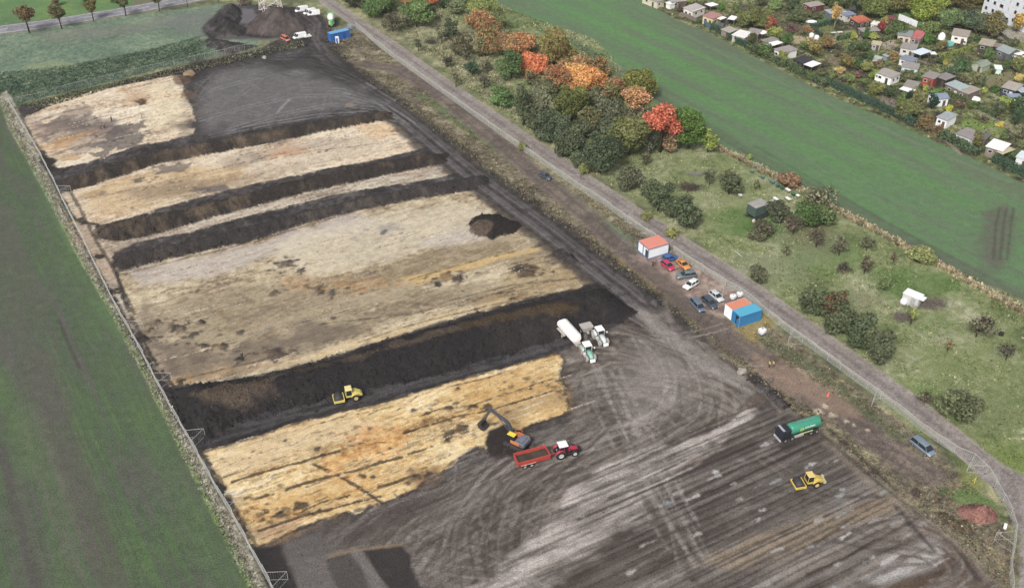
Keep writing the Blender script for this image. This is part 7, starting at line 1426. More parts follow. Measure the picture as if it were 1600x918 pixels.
# ---------------------------------------------------------------- construction fences
WIRE = paint('fence_wire', (200, 200, 195), .5, .0, .05)
def mesh_fence(pts, label, name='site_fence', step=3.45, h_=2.0, braces=(), wires=26, rw=.016, sink=0.0, bdir=1, lean=.0):
    P2 = topoly(pts); x0, y0 = float(P2[0][0]), float(P2[0][1]); o = empty(name, x0, y0, 0, 0, label, 'fence')
    seg = np.linalg.norm(np.diff(P2, axis=0), axis=1); cum = np.concatenate([[0], np.cumsum(seg)]); tot = cum[-1]; n = max(1, int(round(tot/step))); n = min(n, 98)
    def at(t): return np.array([np.interp(t, cum, P2[:, 0]), np.interp(t, cum, P2[:, 1])])
    for k in range(n):
        a = at(tot*k/n); b = at(tot*(k+1)/n); za = hz(*a)*.5; zb_ = hz(*b)*.5; d = (b-a); L_ = np.linalg.norm(d); d = d/L_; nn_ = np.array([-d[1], d[0]])*((k*37 % 5)-2)*.012; m = MB()
        def pt(t, z): q = a+(b-a)*t; return (q[0]-x0+nn_[0]*z*2, q[1]-y0+nn_[1]*z*2, z+za*(1-t)+zb_*t+.04)
        m.tube([pt(.01, 0), pt(.01, h_), pt(.99, h_), pt(.99, 0)], .030, 5)
        for z in (.12, .5, .9, 1.3, 1.7, h_-.06): m.tube([pt(.01, z), pt(.99, z)], rw, 3, False)
        for q in range(1, wires): m.tube([pt(.01+.98*q/wires, .1), pt(.01+.98*q/wires, h_)], rw*.62, 3, False)
        m.build('fence_panel', WIRE, o)
        m = MB(); m.box((pt(0, 0)[0], pt(0, 0)[1], .07), (.5, .2, .12), math.atan2(d[1], d[0])+1.57); m.build('foot', paint('fence_foot', (96, 92, 88), .9), o)
    for (u, v) in braces:
        c = np.array([float(q) for q in G(u, v)]); k = int(np.argmin(np.abs(np.array([np.linalg.norm(at(t)-c) for t in np.linspace(0, tot, 400)])))); t0 = tot*k/399; a = at(max(0, t0-1.6)); b = at(min(tot, t0+1.6)); d = (b-a)/np.linalg.norm(b-a); nn_ = np.array([-d[1], d[0]])
        if nn_.dot(c-at(t0)) < 0: nn_ = -nn_
        cc = at(t0)+nn_*2.9; m = MB(); z0_ = hz(*cc)*.5
        def w3(p, z): return (p[0]-x0, p[1]-y0, z)
        for e in (a, b):
            m.tube([w3(e, h_), w3(cc, h_*.95+z0_)], .03, 5); m.tube([w3(e, .1), w3(cc, .08+z0_)], .022, 5)
            for q in range(1, 9): p = e+(cc-e)*q/9; m.tube([w3(p, .1), w3(p, h_)], .006, 3, False)
        m.tube([w3(cc, 0), w3(cc, h_*.97+z0_)], .04, 5); m.build('brace', WIRE, o)
    return o
FL = [(15, 163), (36, 198), (60, 238), (83, 282), (104, 326), (128, 372), (150, 418), (170, 458), (186, 490), (203, 518), (218, 546), (233, 575), (248, 604), (266, 638), (284, 668), (302, 700), (322, 736), (346, 778), (366, 812), (386, 848), (404, 882), (424, 918), (440, 950), (460, 990)]
mesh_fence(FL, 'long wire mesh site fence along the left crop field', braces=[(222, 514), (264, 594), (318, 683), (374, 785), (446, 906), (112, 300)], wires=12)
FT = [(15, 163), (60, 156), (118, 138), (180, 124), (240, 110), (300, 97), (360, 84), (398, 76)]
mesh_fence(FT, 'wire mesh site fence across the far end below the green crop block', wires=6, rw=.010)
FRT = [(556, 42), (585, 68), (615, 92), (650, 117), (700, 153), (760, 196), (800, 225), (860, 266), (905, 297), (945, 322), (985, 352), (1015, 372), (1040, 385)]
mesh_fence(FRT, 'wire mesh site fence along the upper stretch of the gravel road', braces=[(893, 286), (978, 343)], wires=44, rw=.015)
FR2 = [(1052, 394), (1075, 412), (1095, 424), (1135, 449), (1160, 462), (1195, 492), (1240, 527), (1285, 558), (1330, 592), (1372, 622), (1410, 650), (1450, 682), (1490, 708)]
mesh_fence(FR2, 'wire mesh site fence along the lower stretch of the gravel road, past the blue container', braces=[(1134, 458), (1232, 538), (1362, 634)], wires=44, rw=.015)
FR3 = [(1490, 708), (1515, 716), (1540, 740), (1560, 772), (1575, 800), (1586, 826), (1582, 856), (1576, 890), (1580, 930), (1590, 980)]
mesh_fence(FR3, 'curving wire mesh site fence at the road junction bottom right', braces=[(1508, 738), (1560, 845)], wires=10)
# ---------------------------------------------------------------- pylon, street lamps, apartment block, buildings far away
x, y = map(float, G(424, 18)); o = empty('lattice_pylon', x, y, 0, .5, 'white steel lattice pylon rising behind the brown soil heap', 'pylon'); PW = paint('pylon_white', (224, 214, 208), .6)
def lv(z): return 3.1*(1-z/34)+.5
for sx in (-1, 1):
    for sy in (-1, 1): m = MB(); m.tube([(sx*lv(0), sy*lv(0), 0), (sx*lv(28), sy*lv(28), 28)], .13, 5); m.build('leg', PW, o)
m = MB(); z = 0; 
while z < 27:
    dz = 2.6
    for (ax, ay, bx_, by_) in ((-1, -1, 1, -1), (1, -1, 1, 1), (1, 1, -1, 1), (-1, 1, -1, -1)):
        m.tube([(ax*lv(z), ay*lv(z), z), (bx_*lv(z+dz), by_*lv(z+dz), z+dz)], .08, 4); m.tube([(bx_*lv(z), by_*lv(z), z), (ax*lv(z+dz), ay*lv(z+dz), z+dz)], .08, 4); m.tube([(ax*lv(z+dz), ay*lv(z+dz), z+dz), (bx_*lv(z+dz), by_*lv(z+dz), z+dz)], .06, 4)
    z += dz
m.build('lattice', PW, o); m = MB()
for zz, L_ in ((20, 7), (24, 6)): m.tube([(-L_, 0, zz), (0, 0, zz+.8), (L_, 0, zz)], .12, 5); m.tube([(-L_, 0, zz), (L_, 0, zz)], .1, 5)
m.build('crossarm', PW, o)
for k, (u, v) in enumerate([(293.5, 12), (341.5, 5), (12, 44)]):
    x, y = map(float, G(u, v)); o = empty('street_lamp', x, y, 0, .3, ['grey street lamp beside the road above the middle of the green crop block', 'grey street lamp beside the road nearest the black soil heap', 'thin white roadside post at the far left of the road'][k], 'street lamp')
    m = MB(); hh = 8 if k < 2 else 2.2; m.tube([(0, 0, 0), (0, 0, hh)], .12 if k < 2 else .08, 7); m.build('pole', STEEL if k == 2 else DARKM, o); m = MB(); m.tube([(0, 0, hh-.1), (0, 1.2 if k < 2 else .3, hh+.1)], .07, 5); m.build('arm', DARKM, o)
# lane lines on the trunk road (4 mm above the asphalt relief)
m = MB()
for off_, dash in ((-3.6, False), (3.6, False), (0, True)):
    c = offset(rp, off_); seg = np.linalg.norm(np.diff(c, axis=0), axis=1); cum = np.concatenate([[0], np.cumsum(seg)]); t = 0
    while t < cum[-1]-4:
        L_ = 4 if dash else 5; a = np.array([np.interp(t, cum, c[:, 0]), np.interp(t, cum, c[:, 1])]); b = np.array([np.interp(t+L_, cum, c[:, 0]), np.interp(t+L_, cum, c[:, 1])]); t += 10 if dash else 5
        if abs(a[0]) > 240: continue
        za = max(hz(*a), hz(*((a+b)/2)), hz(*b))+.03; d = (b-a)/np.linalg.norm(b-a); n_ = np.array([-d[1], d[0]])*.1; m.add([(*(a-n_), za), (*(b-n_), za), (*(b+n_), za), (*(a+n_), za)], [(0, 1, 2, 3)])
tag(m.build('road_marking', paint('marking_white', (226, 226, 222), .7)), kind='structure')
# apartment block
pa = np.array(G(1533, 20)); pb = np.array(G(1580, 42)); d = (pb-pa)/np.linalg.norm(pb-pa); ang = math.atan2(d[1], d[0]); Lb = 46.0; Hb = 15.5; Db = 12.0
o = empty('apartment_block', float(pa[0]), float(pa[1]), 0, ang, 'tall white apartment block with rows of windows, cut by the top right corner', 'building'); LAND.append((1570, 40, 'the white apartment block'))
AW = paint('apartment_white', (222, 226, 234), .85, dirt=.06, scale=.3)
m = MB(); m.box((Lb/2, Db/2, Hb/2), (Lb, Db, Hb)); m.build('wall', AW, o); m = MB(); m.box((Lb/2, Db/2, Hb+.3), (Lb+.8, Db+.8, .5)); m.build('roof', paint('apartment_roof', (120, 112, 106)), o)
m = MB()
for fl in range(1, 5): m.box((Lb/2, -.03, fl*2.9+.9), (Lb, .05, .06))
for q in range(1, 13): m.box((q*3.5, -.03, Hb/2), (.06, .05, Hb-.4))
m.build('panel_joints', paint('joint_grey', (196, 200, 206)), o)
fw = paint('apt_frame', (206, 206, 208)); cur = paint('curtain_red', (150, 96, 96))
for fl in range(5):
    for q in range(12):
        if fl == 0 and q in (3, 9): continue
        cx = 1.9+q*3.5; cz = fl*2.9+2.5; wd = 1.9 if q % 4 != 3 else .9
        m = MB(); m.box((cx, -.05, cz), (wd, .12, 1.35)); fo = m.build('window', fw, o)
        m = MB(); m.box((cx, -.068, cz), (wd-.2, .12, 1.15)); m.build('pane', GLASS, fo)
        
        for s_ in (-1, 1): m = MB(); m.box((cx+s_*(wd/2-.25), -.082, cz), (.3, .12, 1.1)); m.build('curtain', cur if (q+fl) % 7 == 3 else paint('curtain_white', (226, 224, 222)), fo)
m = MB(); m.box((12.2, -.6, 1.5), (3.2, 1.2, .2)); m.box((10.7, -.6, .75), (.15, 1.1, 1.5)); m.box((13.7, -.6, .75), (.15, 1.1, 1.5)); m.build('porch', paint('porch_grey', (110, 112, 118)), o); m = MB(); m.box((12.2, -.06, 1.2), (2.4, .1, 2.3)); m.build('door', GLASS, o)
car('parked_car', 1521, 22.5, 18, 4, 'hatch', (90, 120, 150), 'blue car parked beside the white apartment block', 'car')

# thin autumn air over the whole place
m = MB(); m.box((0, 1200, 87), (5000, 5200, 178)); hz_o = m.build('haze', bpy.data.materials.new('haze_air'), None); hm = hz_o.data.materials[0]; hm.use_nodes = True; t = hm.node_tree; t.nodes.clear()
ou = t.nodes.new('ShaderNodeOutputMaterial'); pv = t.nodes.new('ShaderNodeVolumePrincipled'); pv.inputs['Density'].default_value = HAZE; pv.inputs['Color'].default_value = (.86, .90, .96, 1); t.links.new(pv.outputs[0], ou.inputs['Volume']); tag(hz_o, kind='stuff')
# ================================================================ trees
LAND += [(655, 8, 'the red tree at the top edge'), (595, 20, 'the big green bush at the top'), (1033, 200, 'the coral-red tree'), (1080, 225, 'the big round green tree at the end of the tree line'), (912, 140, 'the brightest orange tree'), (865, 100, 'the tall olive tree at the field edge'),
         (1280, 345, 'the tall loose tree by the beehives'), (852, 274, 'the lone dark car'), (783, 165, 'the dome-shaped green bush')]
# cx, top, bottom, width (all read off the photograph), colour, kind, optional second leaf colour, optional label
TL = [(553, -12, 16, 34, (84, 84, 66), 'round'), (597, -14, 28, 50, (98, 124, 74), 'round', None, 'big green bush at the top edge right of the gravel road'), (613, 20, 54, 32, (106, 102, 84), 'bare'), (650, 2, 48, 42, (114, 138, 80), 'round', None, 'broad green tree in front of the red tree at the top edge'),
 (655, -16, 18, 48, (224, 122, 80), 'round', None, 'coral-red tree cut by the top edge'), (692, -14, 16, 26, (76, 90, 64), 'round'), (714, 3, 27, 30, (118, 128, 94), 'round'), (752, 0, 28, 46, (142, 152, 84), 'round', None, 'broad yellow-green tree at the top beside the right field'),
 (734, 16, 42, 22, (120, 124, 92), 'round'), (747, 20, 52, 38, (186, 132, 88), 'round', (146, 136, 86)), (705, 32, 64, 28, (76, 86, 64), 'round'), (719, 56, 92, 32, (106, 100, 78), 'round'), (765, 36, 88, 50, (124, 124, 80), 'round', (196, 126, 90)), (785, 48, 90, 26, (150, 124, 86), 'round'),
 (653, 60, 82, 16, (92, 98, 76), 'bare'), (697, 86, 108, 22, (88, 86, 68), 'bare'), (738, 95, 122, 26, (66, 88, 68), 'round'), (757, 116, 142, 24, (122, 120, 100), 'bare'), (712, 110, 138, 20, (128, 124, 104), 'bare'), (784, 133, 172, 36, (100, 128, 78), 'bush', None, 'dome-shaped bright green bush by the gravel road'),
 (799, 82, 128, 34, (94, 118, 72), 'round'), (818, 136, 200, 28, (80, 88, 64), 'round'), (842, 140, 192, 34, (126, 130, 98), 'round'), (813, 52, 94, 42, (208, 148, 92), 'round', (170, 130, 90)), (835, 84, 120, 42, (218, 128, 80), 'round', None, 'orange-red tree in front of the tall olive tree'), (866, 48, 110, 58, (134, 134, 74), 'round', (176, 134, 80), 'tall olive tree with ochre tips at the edge of the right field'),
 (907, 88, 128, 50, (176, 132, 90), 'round', (132, 134, 80)), (937, 88, 126, 30, (144, 130, 82), 'round', (176, 120, 80)), (872, 104, 150, 34, (150, 124, 82), 'round', (196, 116, 80)), (912, 104, 152, 62, (240, 158, 86), 'round', (232, 170, 100), 'brightest orange tree in the middle of the tree line'), (962, 120, 158, 32, (150, 112, 78), 'round'),
 (1000, 112, 164, 48, (122, 126, 62), 'round', (150, 140, 70)), (994, 138, 196, 38, (226, 160, 108), 'stem', (150, 132, 96), 'peach-crowned tree with a grey lower crown behind the coral-red tree'), (994, 168, 205, 34, (124, 120, 94), 'bare'), (893, 138, 198, 44, (90, 100, 56), 'round', (150, 146, 74)), (862, 172, 228, 50, (82, 92, 72), 'round'), (838, 175, 218, 30, (88, 96, 72), 'round'),
 (925, 168, 216, 34, (112, 110, 76), 'round'), (955, 156, 205, 42, (104, 106, 86), 'round'), (905, 150, 180, 34, (104, 112, 84), 'round'), (985, 186, 254, 62, (120, 124, 76), 'round', (138, 142, 84)), (1036, 162, 240, 48, (226, 118, 84), 'stem', (206, 120, 90), 'coral-red round tree near the end of the tree line'), (1045, 196, 240, 34, (146, 120, 88), 'round'),
 (1079, 170, 243, 60, (88, 118, 56), 'round', (120, 146, 66), 'big round green tree ending the tree line'), (1108, 204, 242, 26, (136, 150, 68), 'round'), (898, 202, 248, 40, (84, 92, 70), 'round'), (940, 210, 280, 56, (72, 84, 64), 'round'), (962, 194, 232, 34, (98, 106, 82), 'round'), (1018, 208, 244, 28, (110, 112, 96), 'bare'), (875, 196, 236, 30, (80, 90, 70), 'round'),
 (985, 260, 304, 34, (96, 98, 78), 'round'), (1030, 283, 337, 40, (80, 90, 68), 'round'), (1068, 310, 360, 40, (78, 88, 66), 'round'), (1085, 326, 362, 22, (84, 92, 72), 'round'), (1048, 320, 345, 22, (90, 96, 70), 'round'), (1110, 265, 292, 22, (104, 110, 84), 'bare'), (1141, 268, 310, 36, (94, 100, 76), 'round'), (1215, 318, 350, 32, (90, 96, 76), 'round'), (1238, 270, 298, 32, (140, 112, 84), 'round', None, 'russet round bush at the field edge behind the beehives'),
 (1276, 290, 346, 52, (146, 148, 116), 'bare', (112, 122, 74), 'tall loose pale tree by the beehives, at the field edge'), (1262, 318, 362, 40, (88, 112, 66), 'round'), (1288, 322, 358, 34, (98, 114, 74), 'round'), (1192, 346, 380, 32, (90, 88, 72), 'round'), (1242, 336, 370, 30, (110, 100, 86), 'bare'), (1278, 358, 390, 24, (98, 90, 78), 'bare'), (1314, 372, 404, 28, (108, 104, 90), 'bare'), (1356, 372, 396, 24, (112, 114, 88), 'bare'), (1353, 402, 432, 24, (100, 92, 78), 'bare'),
 (1318, 412, 427, 28, (100, 90, 84), 'bare'), (1397, 396, 412, 12, (124, 104, 84), 'bare'), (1444, 388, 416, 34, (136, 142, 86), 'bush', None, 'rounded yellowish bush on the straw strip at the field edge'), (1185, 418, 446, 30, (92, 94, 74), 'bush'), (1384, 432, 458, 26, (110, 126, 82), 'bush'), (1230, 385, 402, 16, (116, 118, 84), 'bare'),
 (1277, 454, 500, 40, (84, 92, 68), 'round'), (1303, 452, 506, 34, (88, 92, 68), 'round', (130, 70, 56)), (1322, 478, 532, 46, (82, 90, 66), 'round'), (1350, 492, 552, 44, (78, 88, 66), 'round'), (1377, 520, 574, 38, (84, 90, 70), 'round'), (1364, 512, 560, 30, (88, 94, 70), 'round'), (1428, 482, 508, 18, (150, 158, 88), 'stem', None, 'small yellow-green tree between the two heaps of grey branches'),
 (1530, 495, 536, 40, (106, 104, 84), 'bare'), (1483, 533, 552, 12, (150, 130, 84), 'bare', None, 'tiny yellowish sapling alone in the meadow'), (1576, 538, 568, 30, (112, 110, 92), 'bare'), (1500, 606, 668, 52, (100, 106, 78), 'round'), (1445, 612, 632, 24, (112, 110, 86), 'bare'), (1136, 262, 282, 16, (140, 146, 92), 'bush'), (1172, 240, 252, 12, (126, 150, 76), 'bush'), (1205, 352, 365, 20, (104, 116, 80), 'bush'), (1182, 285, 300, 14, (130, 140, 88), 'bare'), (1560, 470, 482, 18, (118, 128, 84), 'bush'),
 (775, 20, 50, 30, (120, 126, 84), 'round'), (850, 128, 160, 34, (110, 112, 84), 'round'), (880, 148, 190, 30, (96, 104, 72), 'round'), (915, 186, 220, 34, (96, 100, 78), 'round'), (930, 140, 176, 32, (116, 116, 86), 'round'), (975, 205, 246, 34, (92, 100, 76), 'round'), (1008, 178, 216, 32, (110, 110, 84), 'round'), (944, 180, 215, 34, (90, 98, 78), 'round'), (860, 112, 142, 30, (150, 128, 86), 'round'), (830, 110, 138, 30, (128, 116, 84), 'round'), (892, 120, 150, 34, (170, 128, 84), 'round'), (960, 130, 165, 30, (126, 120, 80), 'round'), (800, 60, 96, 30, (150, 126, 84), 'round'), (752, 60, 92, 30, (118, 118, 84), 'round'), (828, 160, 205, 30, (84, 92, 70), 'round'), (880, 215, 250, 30, (78, 86, 66), 'round'), (905, 232, 268, 26, (82, 90, 70), 'round'), (1010, 238, 262, 24, (112, 112, 84), 'bare'),
 (575, -12, 14, 30, (92, 100, 72), 'round'), (672, 12, 34, 24, (96, 106, 76), 'round'), (637, 22, 46, 24, (110, 112, 86), 'bare'), (735, -10, 14, 30, (104, 120, 82), 'round'), (760, 96, 116, 22, (116, 118, 92), 'bare'), (728, 76, 98, 24, (106, 110, 84), 'bare'), (690, 44, 70, 22, (112, 114, 86), 'bare'),
 (818, 222, 238, 14, (132, 134, 76), 'bush'), (910, 255, 275, 18, (142, 146, 82), 'bush'), (1050, 355, 372, 22, (140, 144, 78), 'bush'), (1010, 330, 345, 16, (136, 140, 80), 'bush'), (1005, 285, 310, 20, (124, 126, 98), 'bare'), (635, -10, 6, 20, (70, 82, 60), 'round'), (730, -12, 6, 22, (96, 112, 76), 'round')]
RT = [(37, 8, 52, 26, (120, 104, 74), 'stem', (150, 116, 84), 'russet-green roadside tree furthest left along the road'), (90, 10, 46, 28, (92, 92, 62), 'stem', (120, 100, 70), 'second roadside tree from the left, dark olive, along the road'), (141, 4, 33, 23, (118, 116, 68), 'stem', (140, 110, 70), 'third roadside tree from the left, yellowish olive, along the road'), (192, -4, 26, 22, (90, 94, 62), 'stem', None, 'fourth roadside tree from the left, dark crown, along the road'), (245, -10, 18, 22, (92, 96, 60), 'stem', None, 'fifth roadside tree from the left, near the grey street lamp'),
 (86, -6, 12, 16, (128, 106, 84), 'round', None, 'brown bush on the far side of the road behind the second roadside tree'), (133, -10, 6, 26, (84, 92, 62), 'round', None, 'dark bush beyond the road behind the third roadside tree'), (176, -10, 5, 18, (84, 100, 62), 'round', None, 'dark bush beyond the road left of the fourth roadside tree'), (378, -6, 9, 30, (130, 116, 98), 'bare', None, 'bare brownish bush at the top edge above the black soil heap')]
AT = [(1178, 14, 46, 38, (112, 118, 70), 'round'), (1201, 14, 34, 22, (128, 136, 72), 'round'), (1206, 27, 52, 19, (150, 64, 74), 'round', (206, 176, 90), 'crimson garden tree with a yellow tip behind the red-walled hut'), (1211, 43, 68, 22, (140, 152, 72), 'round'), (1245, 16, 38, 28, (98, 110, 76), 'round'), (1176, 50, 80, 18, (98, 102, 66), 'round'), (1196, 64, 90, 30, (84, 104, 62), 'bush'), (1229, 50, 74, 16, (90, 120, 66), 'round'), (1223, 80, 98, 15, (146, 154, 70), 'bush'), (1273, 62, 90, 30, (140, 130, 76), 'round'), (1291, 56, 80, 20, (146, 120, 78), 'round'), (1262, 42, 52, 16, (156, 120, 84), 'bush'), (1160, 20, 46, 18, (116, 124, 74), 'round'), (1128, 4, 18, 12, (92, 128, 64), 'bush'), (1092, 28, 38, 10, (88, 108, 72), 'bush'), (1114, 32, 42, 9, (64, 96, 64), 'bush'), (1238, 42, 54, 20, (136, 96, 96), 'bare'), (1257, 66, 80, 16, (110, 128, 76), 'bush'), (1213, 0, 18, 26, (120, 140, 84), 'bush'), (1240, -6, 16, 30, (86, 100, 72), 'round'), (1190, -8, 12, 18, (104, 108, 78), 'round'), (1080, -4, 8, 16, (142, 150, 84), 'bush'), (1033, -4, 10, 14, (108, 110, 78), 'round'), (1065, 8, 22, 16, (130, 110, 92), 'bare'), (1150, 6, 20, 14, (112, 128, 82), 'bush'), (1288, -8, 12, 26, (86, 104, 62), 'round'), (1258, 16, 30, 18, (120, 112, 84), 'bush'), (1278, 20, 32, 18, (96, 108, 76), 'round'),
 (1308, 6, 48, 24, (218, 174, 88), 'birch', (232, 190, 110), 'slender yellow birch with white trunk in the allotments'), (1370, -4, 34, 42, (112, 126, 70), 'round', (140, 146, 80)), (1354, 43, 64, 12, (82, 114, 56), 'column', None, 'clipped green columnar tree in front of the long grey-roofed hut'), (1378, 32, 52, 15, (146, 58, 62), 'round', None, 'dark crimson garden tree right of the long grey-roofed hut'), (1383, 26, 40, 11, (166, 164, 90), 'round'), (1367, 34, 46, 10, (190, 178, 84), 'bush'), (1400, 36, 62, 32, (96, 114, 68), 'round'), (1334, 48, 64, 11, (170, 174, 76), 'bush'), (1362, 52, 64, 20, (148, 156, 76), 'bush'), (1351, 62, 82, 24, (84, 102, 64), 'round'), (1331, 66, 82, 12, (84, 100, 66), 'round'), (1294, 56, 80, 22, (150, 126, 84), 'round'), (1312, -12, 12, 44, (86, 98, 62), 'round'), (1341, -6, 20, 16, (66, 78, 58), 'round'), (1404, -12, 26, 40, (128, 132, 66), 'round', (110, 84, 66)), (1385, -8, 16, 18, (118, 76, 66), 'round'), (1450, -16, 32, 54, (148, 162, 64), 'round', (124, 140, 62), 'large bright lime-green tree by the long white screen wall'), (1425, -14, 22, 34, (128, 138, 62), 'round'),
 (1325, 86, 110, 26, (122, 120, 68), 'round', (150, 120, 76)), (1342, 90, 110, 17, (82, 106, 66), 'round'), (1353, 98, 116, 20, (138, 142, 76), 'round'), (1367, 108, 126, 15, (136, 156, 60), 'round'), (1371, 94, 112, 22, (122, 110, 80), 'round'), (1393, 82, 96, 22, (146, 124, 72), 'bush'), (1360, 82, 100, 12, (86, 116, 64), 'round'), (1352, 82, 94, 9, (52, 68, 52), 'column'), (1420, 110, 132, 26, (106, 108, 78), 'round'), (1434, 114, 126, 12, (104, 138, 66), 'bush'), (1370, 132, 152, 28, (122, 126, 68), 'round'), (1393, 134, 154, 22, (86, 102, 68), 'round'), (1421, 142, 158, 12, (50, 66, 52), 'round'), (1408, 146, 170, 18, (102, 122, 66), 'round'), (1434, 142, 178, 28, (118, 116, 76), 'round'), (1423, 158, 188, 40, (110, 114, 72), 'round'), (1352, 122, 134, 14, (116, 136, 76), 'bush'), (1328, 118, 132, 16, (120, 136, 78), 'bush'), (1385, 84, 94, 8, (90, 130, 62), 'bush'), (1405, 60, 70, 12, (120, 128, 76), 'bush'), (1312, 104, 116, 16, (196, 170, 110), 'bush'), (1340, 112, 124, 12, (146, 106, 92), 'bush'),
 (1487, 16, 48, 34, (112, 134, 84), 'round'), (1518, 22, 52, 38, (90, 106, 84), 'round'), (1550, 20, 62, 32, (146, 134, 80), 'round', (110, 112, 76)), (1535, 22, 60, 26, (100, 108, 82), 'round'), (1500, -14, 20, 54, (112, 100, 64), 'bare', (140, 130, 70)), (1530, -16, 10, 34, (128, 116, 56), 'round'), (1592, 22, 54, 26, (208, 168, 76), 'round', (150, 144, 70), 'golden-topped tree in front of the white apartment block'), (1458, 34, 54, 28, (108, 124, 72), 'round'), (1474, 62, 80, 17, (128, 120, 80), 'round'), (1512, 56, 70, 16, (74, 96, 66), 'round'), (1530, 57, 66, 12, (78, 102, 62), 'round'), (1546, 76, 94, 22, (92, 114, 70), 'round'), (1585, 60, 76, 13, (108, 114, 80), 'round'), (1452, 52, 68, 26, (90, 124, 60), 'bush'), (1470, 88, 102, 14, (90, 106, 76), 'round'), (1477, 91, 102, 9, (176, 172, 84), 'bush'), (1504, 92, 112, 26, (76, 104, 68), 'round'), (1487, 106, 120, 22, (74, 92, 70), 'bush'), (1590, 88, 114, 24, (118, 126, 76), 'round'), (1574, 94, 108, 10, (88, 116, 66), 'bush'), (1592, 116, 132, 14, (216, 194, 108), 'round', None, 'small cream-yellow tree behind the navy blue cabin'), (1538, 120, 138, 8, (68, 90, 70), 'column'), (1447, 132, 144, 9, (170, 176, 76), 'bush'), (1459, 146, 174, 19, (42, 64, 50), 'column', None, 'dark egg-shaped clipped conifer in front of the blue-grey gabled house'), (1483, 164, 178, 13, (192, 192, 58), 'bush', None, 'bright yellow bush just behind the bright white cabin'), (1574, 150, 176, 28, (148, 166, 78), 'round'), (1593, 150, 188, 26, (76, 94, 64), 'round'), (1540, 136, 147, 10, (168, 176, 78), 'bush'), (1555, 134, 146, 16, (86, 116, 64), 'bush'), (1500, 154, 172, 20, (122, 106, 80), 'bare'), (1518, 156, 172, 16, (108, 124, 72), 'bush'),
 (1449, 178, 200, 26, (132, 126, 76), 'bush', (150, 100, 74)), (1466, 196, 210, 16, (138, 110, 80), 'bush'), (1527, 207, 230, 21, (114, 112, 68), 'round'), (1541, 226, 240, 16, (72, 88, 60), 'bush'), (1581, 234, 250, 18, (80, 102, 66), 'bush'), (1535, 183, 194, 20, (112, 104, 84), 'bare'), (1563, 190, 200, 10, (210, 190, 70), 'bush'), (1512, 100, 114, 12, (96, 118, 76), 'bush'), (1525, 118, 134, 18, (124, 126, 84), 'bare'), (1508, 118, 134, 18, (132, 128, 92), 'bare'), (1570, 208, 220, 14, (100, 118, 74), 'bush'), (1590, 172, 200, 20, (64, 82, 60), 'round'), (1560, 160, 182, 24, (96, 104, 76), 'round'), (1600, 200, 222, 20, (120, 116, 80), 'bare'), (1410, 150, 160, 8, (128, 96, 84), 'bush'), (1300, 112, 126, 12, (126, 140, 76), 'bush'), (1290, 122, 134, 16, (126, 146, 72), 'bush'), (1265, 112, 126, 18, (104, 124, 70), 'bush'), (1240, 96, 112, 18, (86, 106, 66), 'bush'), (1310, 80, 92, 14, (120, 116, 80), 'bare'), (1286, 94, 108, 14, (124, 110, 84), 'bare')]
def add_trees(lst, grp, noun_t, noun_b, **kk):
    for i, q in enumerate(lst):
        u, yt, yb, wd, c, kind = q[:6]; tint = q[6] if len(q) > 6 else None; lab = q[7] if len(q) > 7 else None
        big = wd*1.0 > 30
        bare = kind == 'bare'; bush = kind == 'bush' or yb-yt < 22
        nm = {'birch': 'birch_tree', 'column': 'columnar_tree'}.get(kind, 'bush' if bush else 'tree')
        if kind == 'column' and wd < 10: lab = lab or autolabel(u, yb, 'small dark', 'conifer')
        if lab is None:
            siz = 'broad' if big else ('narrow' if (yb-yt) > wd*1.7 else ('tiny' if wd < 13 else 'small' if wd < 20 else ''))
            adj = (siz+' '+('sparse ' if bare else '')+colword(c)).strip(); lab = autolabel(u, yb-4, adj, noun_b if bush else noun_t)
        else: _used.add(lab)
        o = tree(u, yt, yb, wd, c, nm, (S(*tint), .35) if tint else None, kind, nl=15 if big else 10, seedx=i, **kk)
        tag(o, lab, 'bush' if bush else 'tree', grp)
add_trees(TL, 'trees and bushes between the gravel road and the right field', 'tree', 'bush')
add_trees(RT, 'trees along the main road', 'tree', 'bush')
add_trees(AT, 'trees and shrubs in the allotment gardens', 'garden tree', 'shrub')

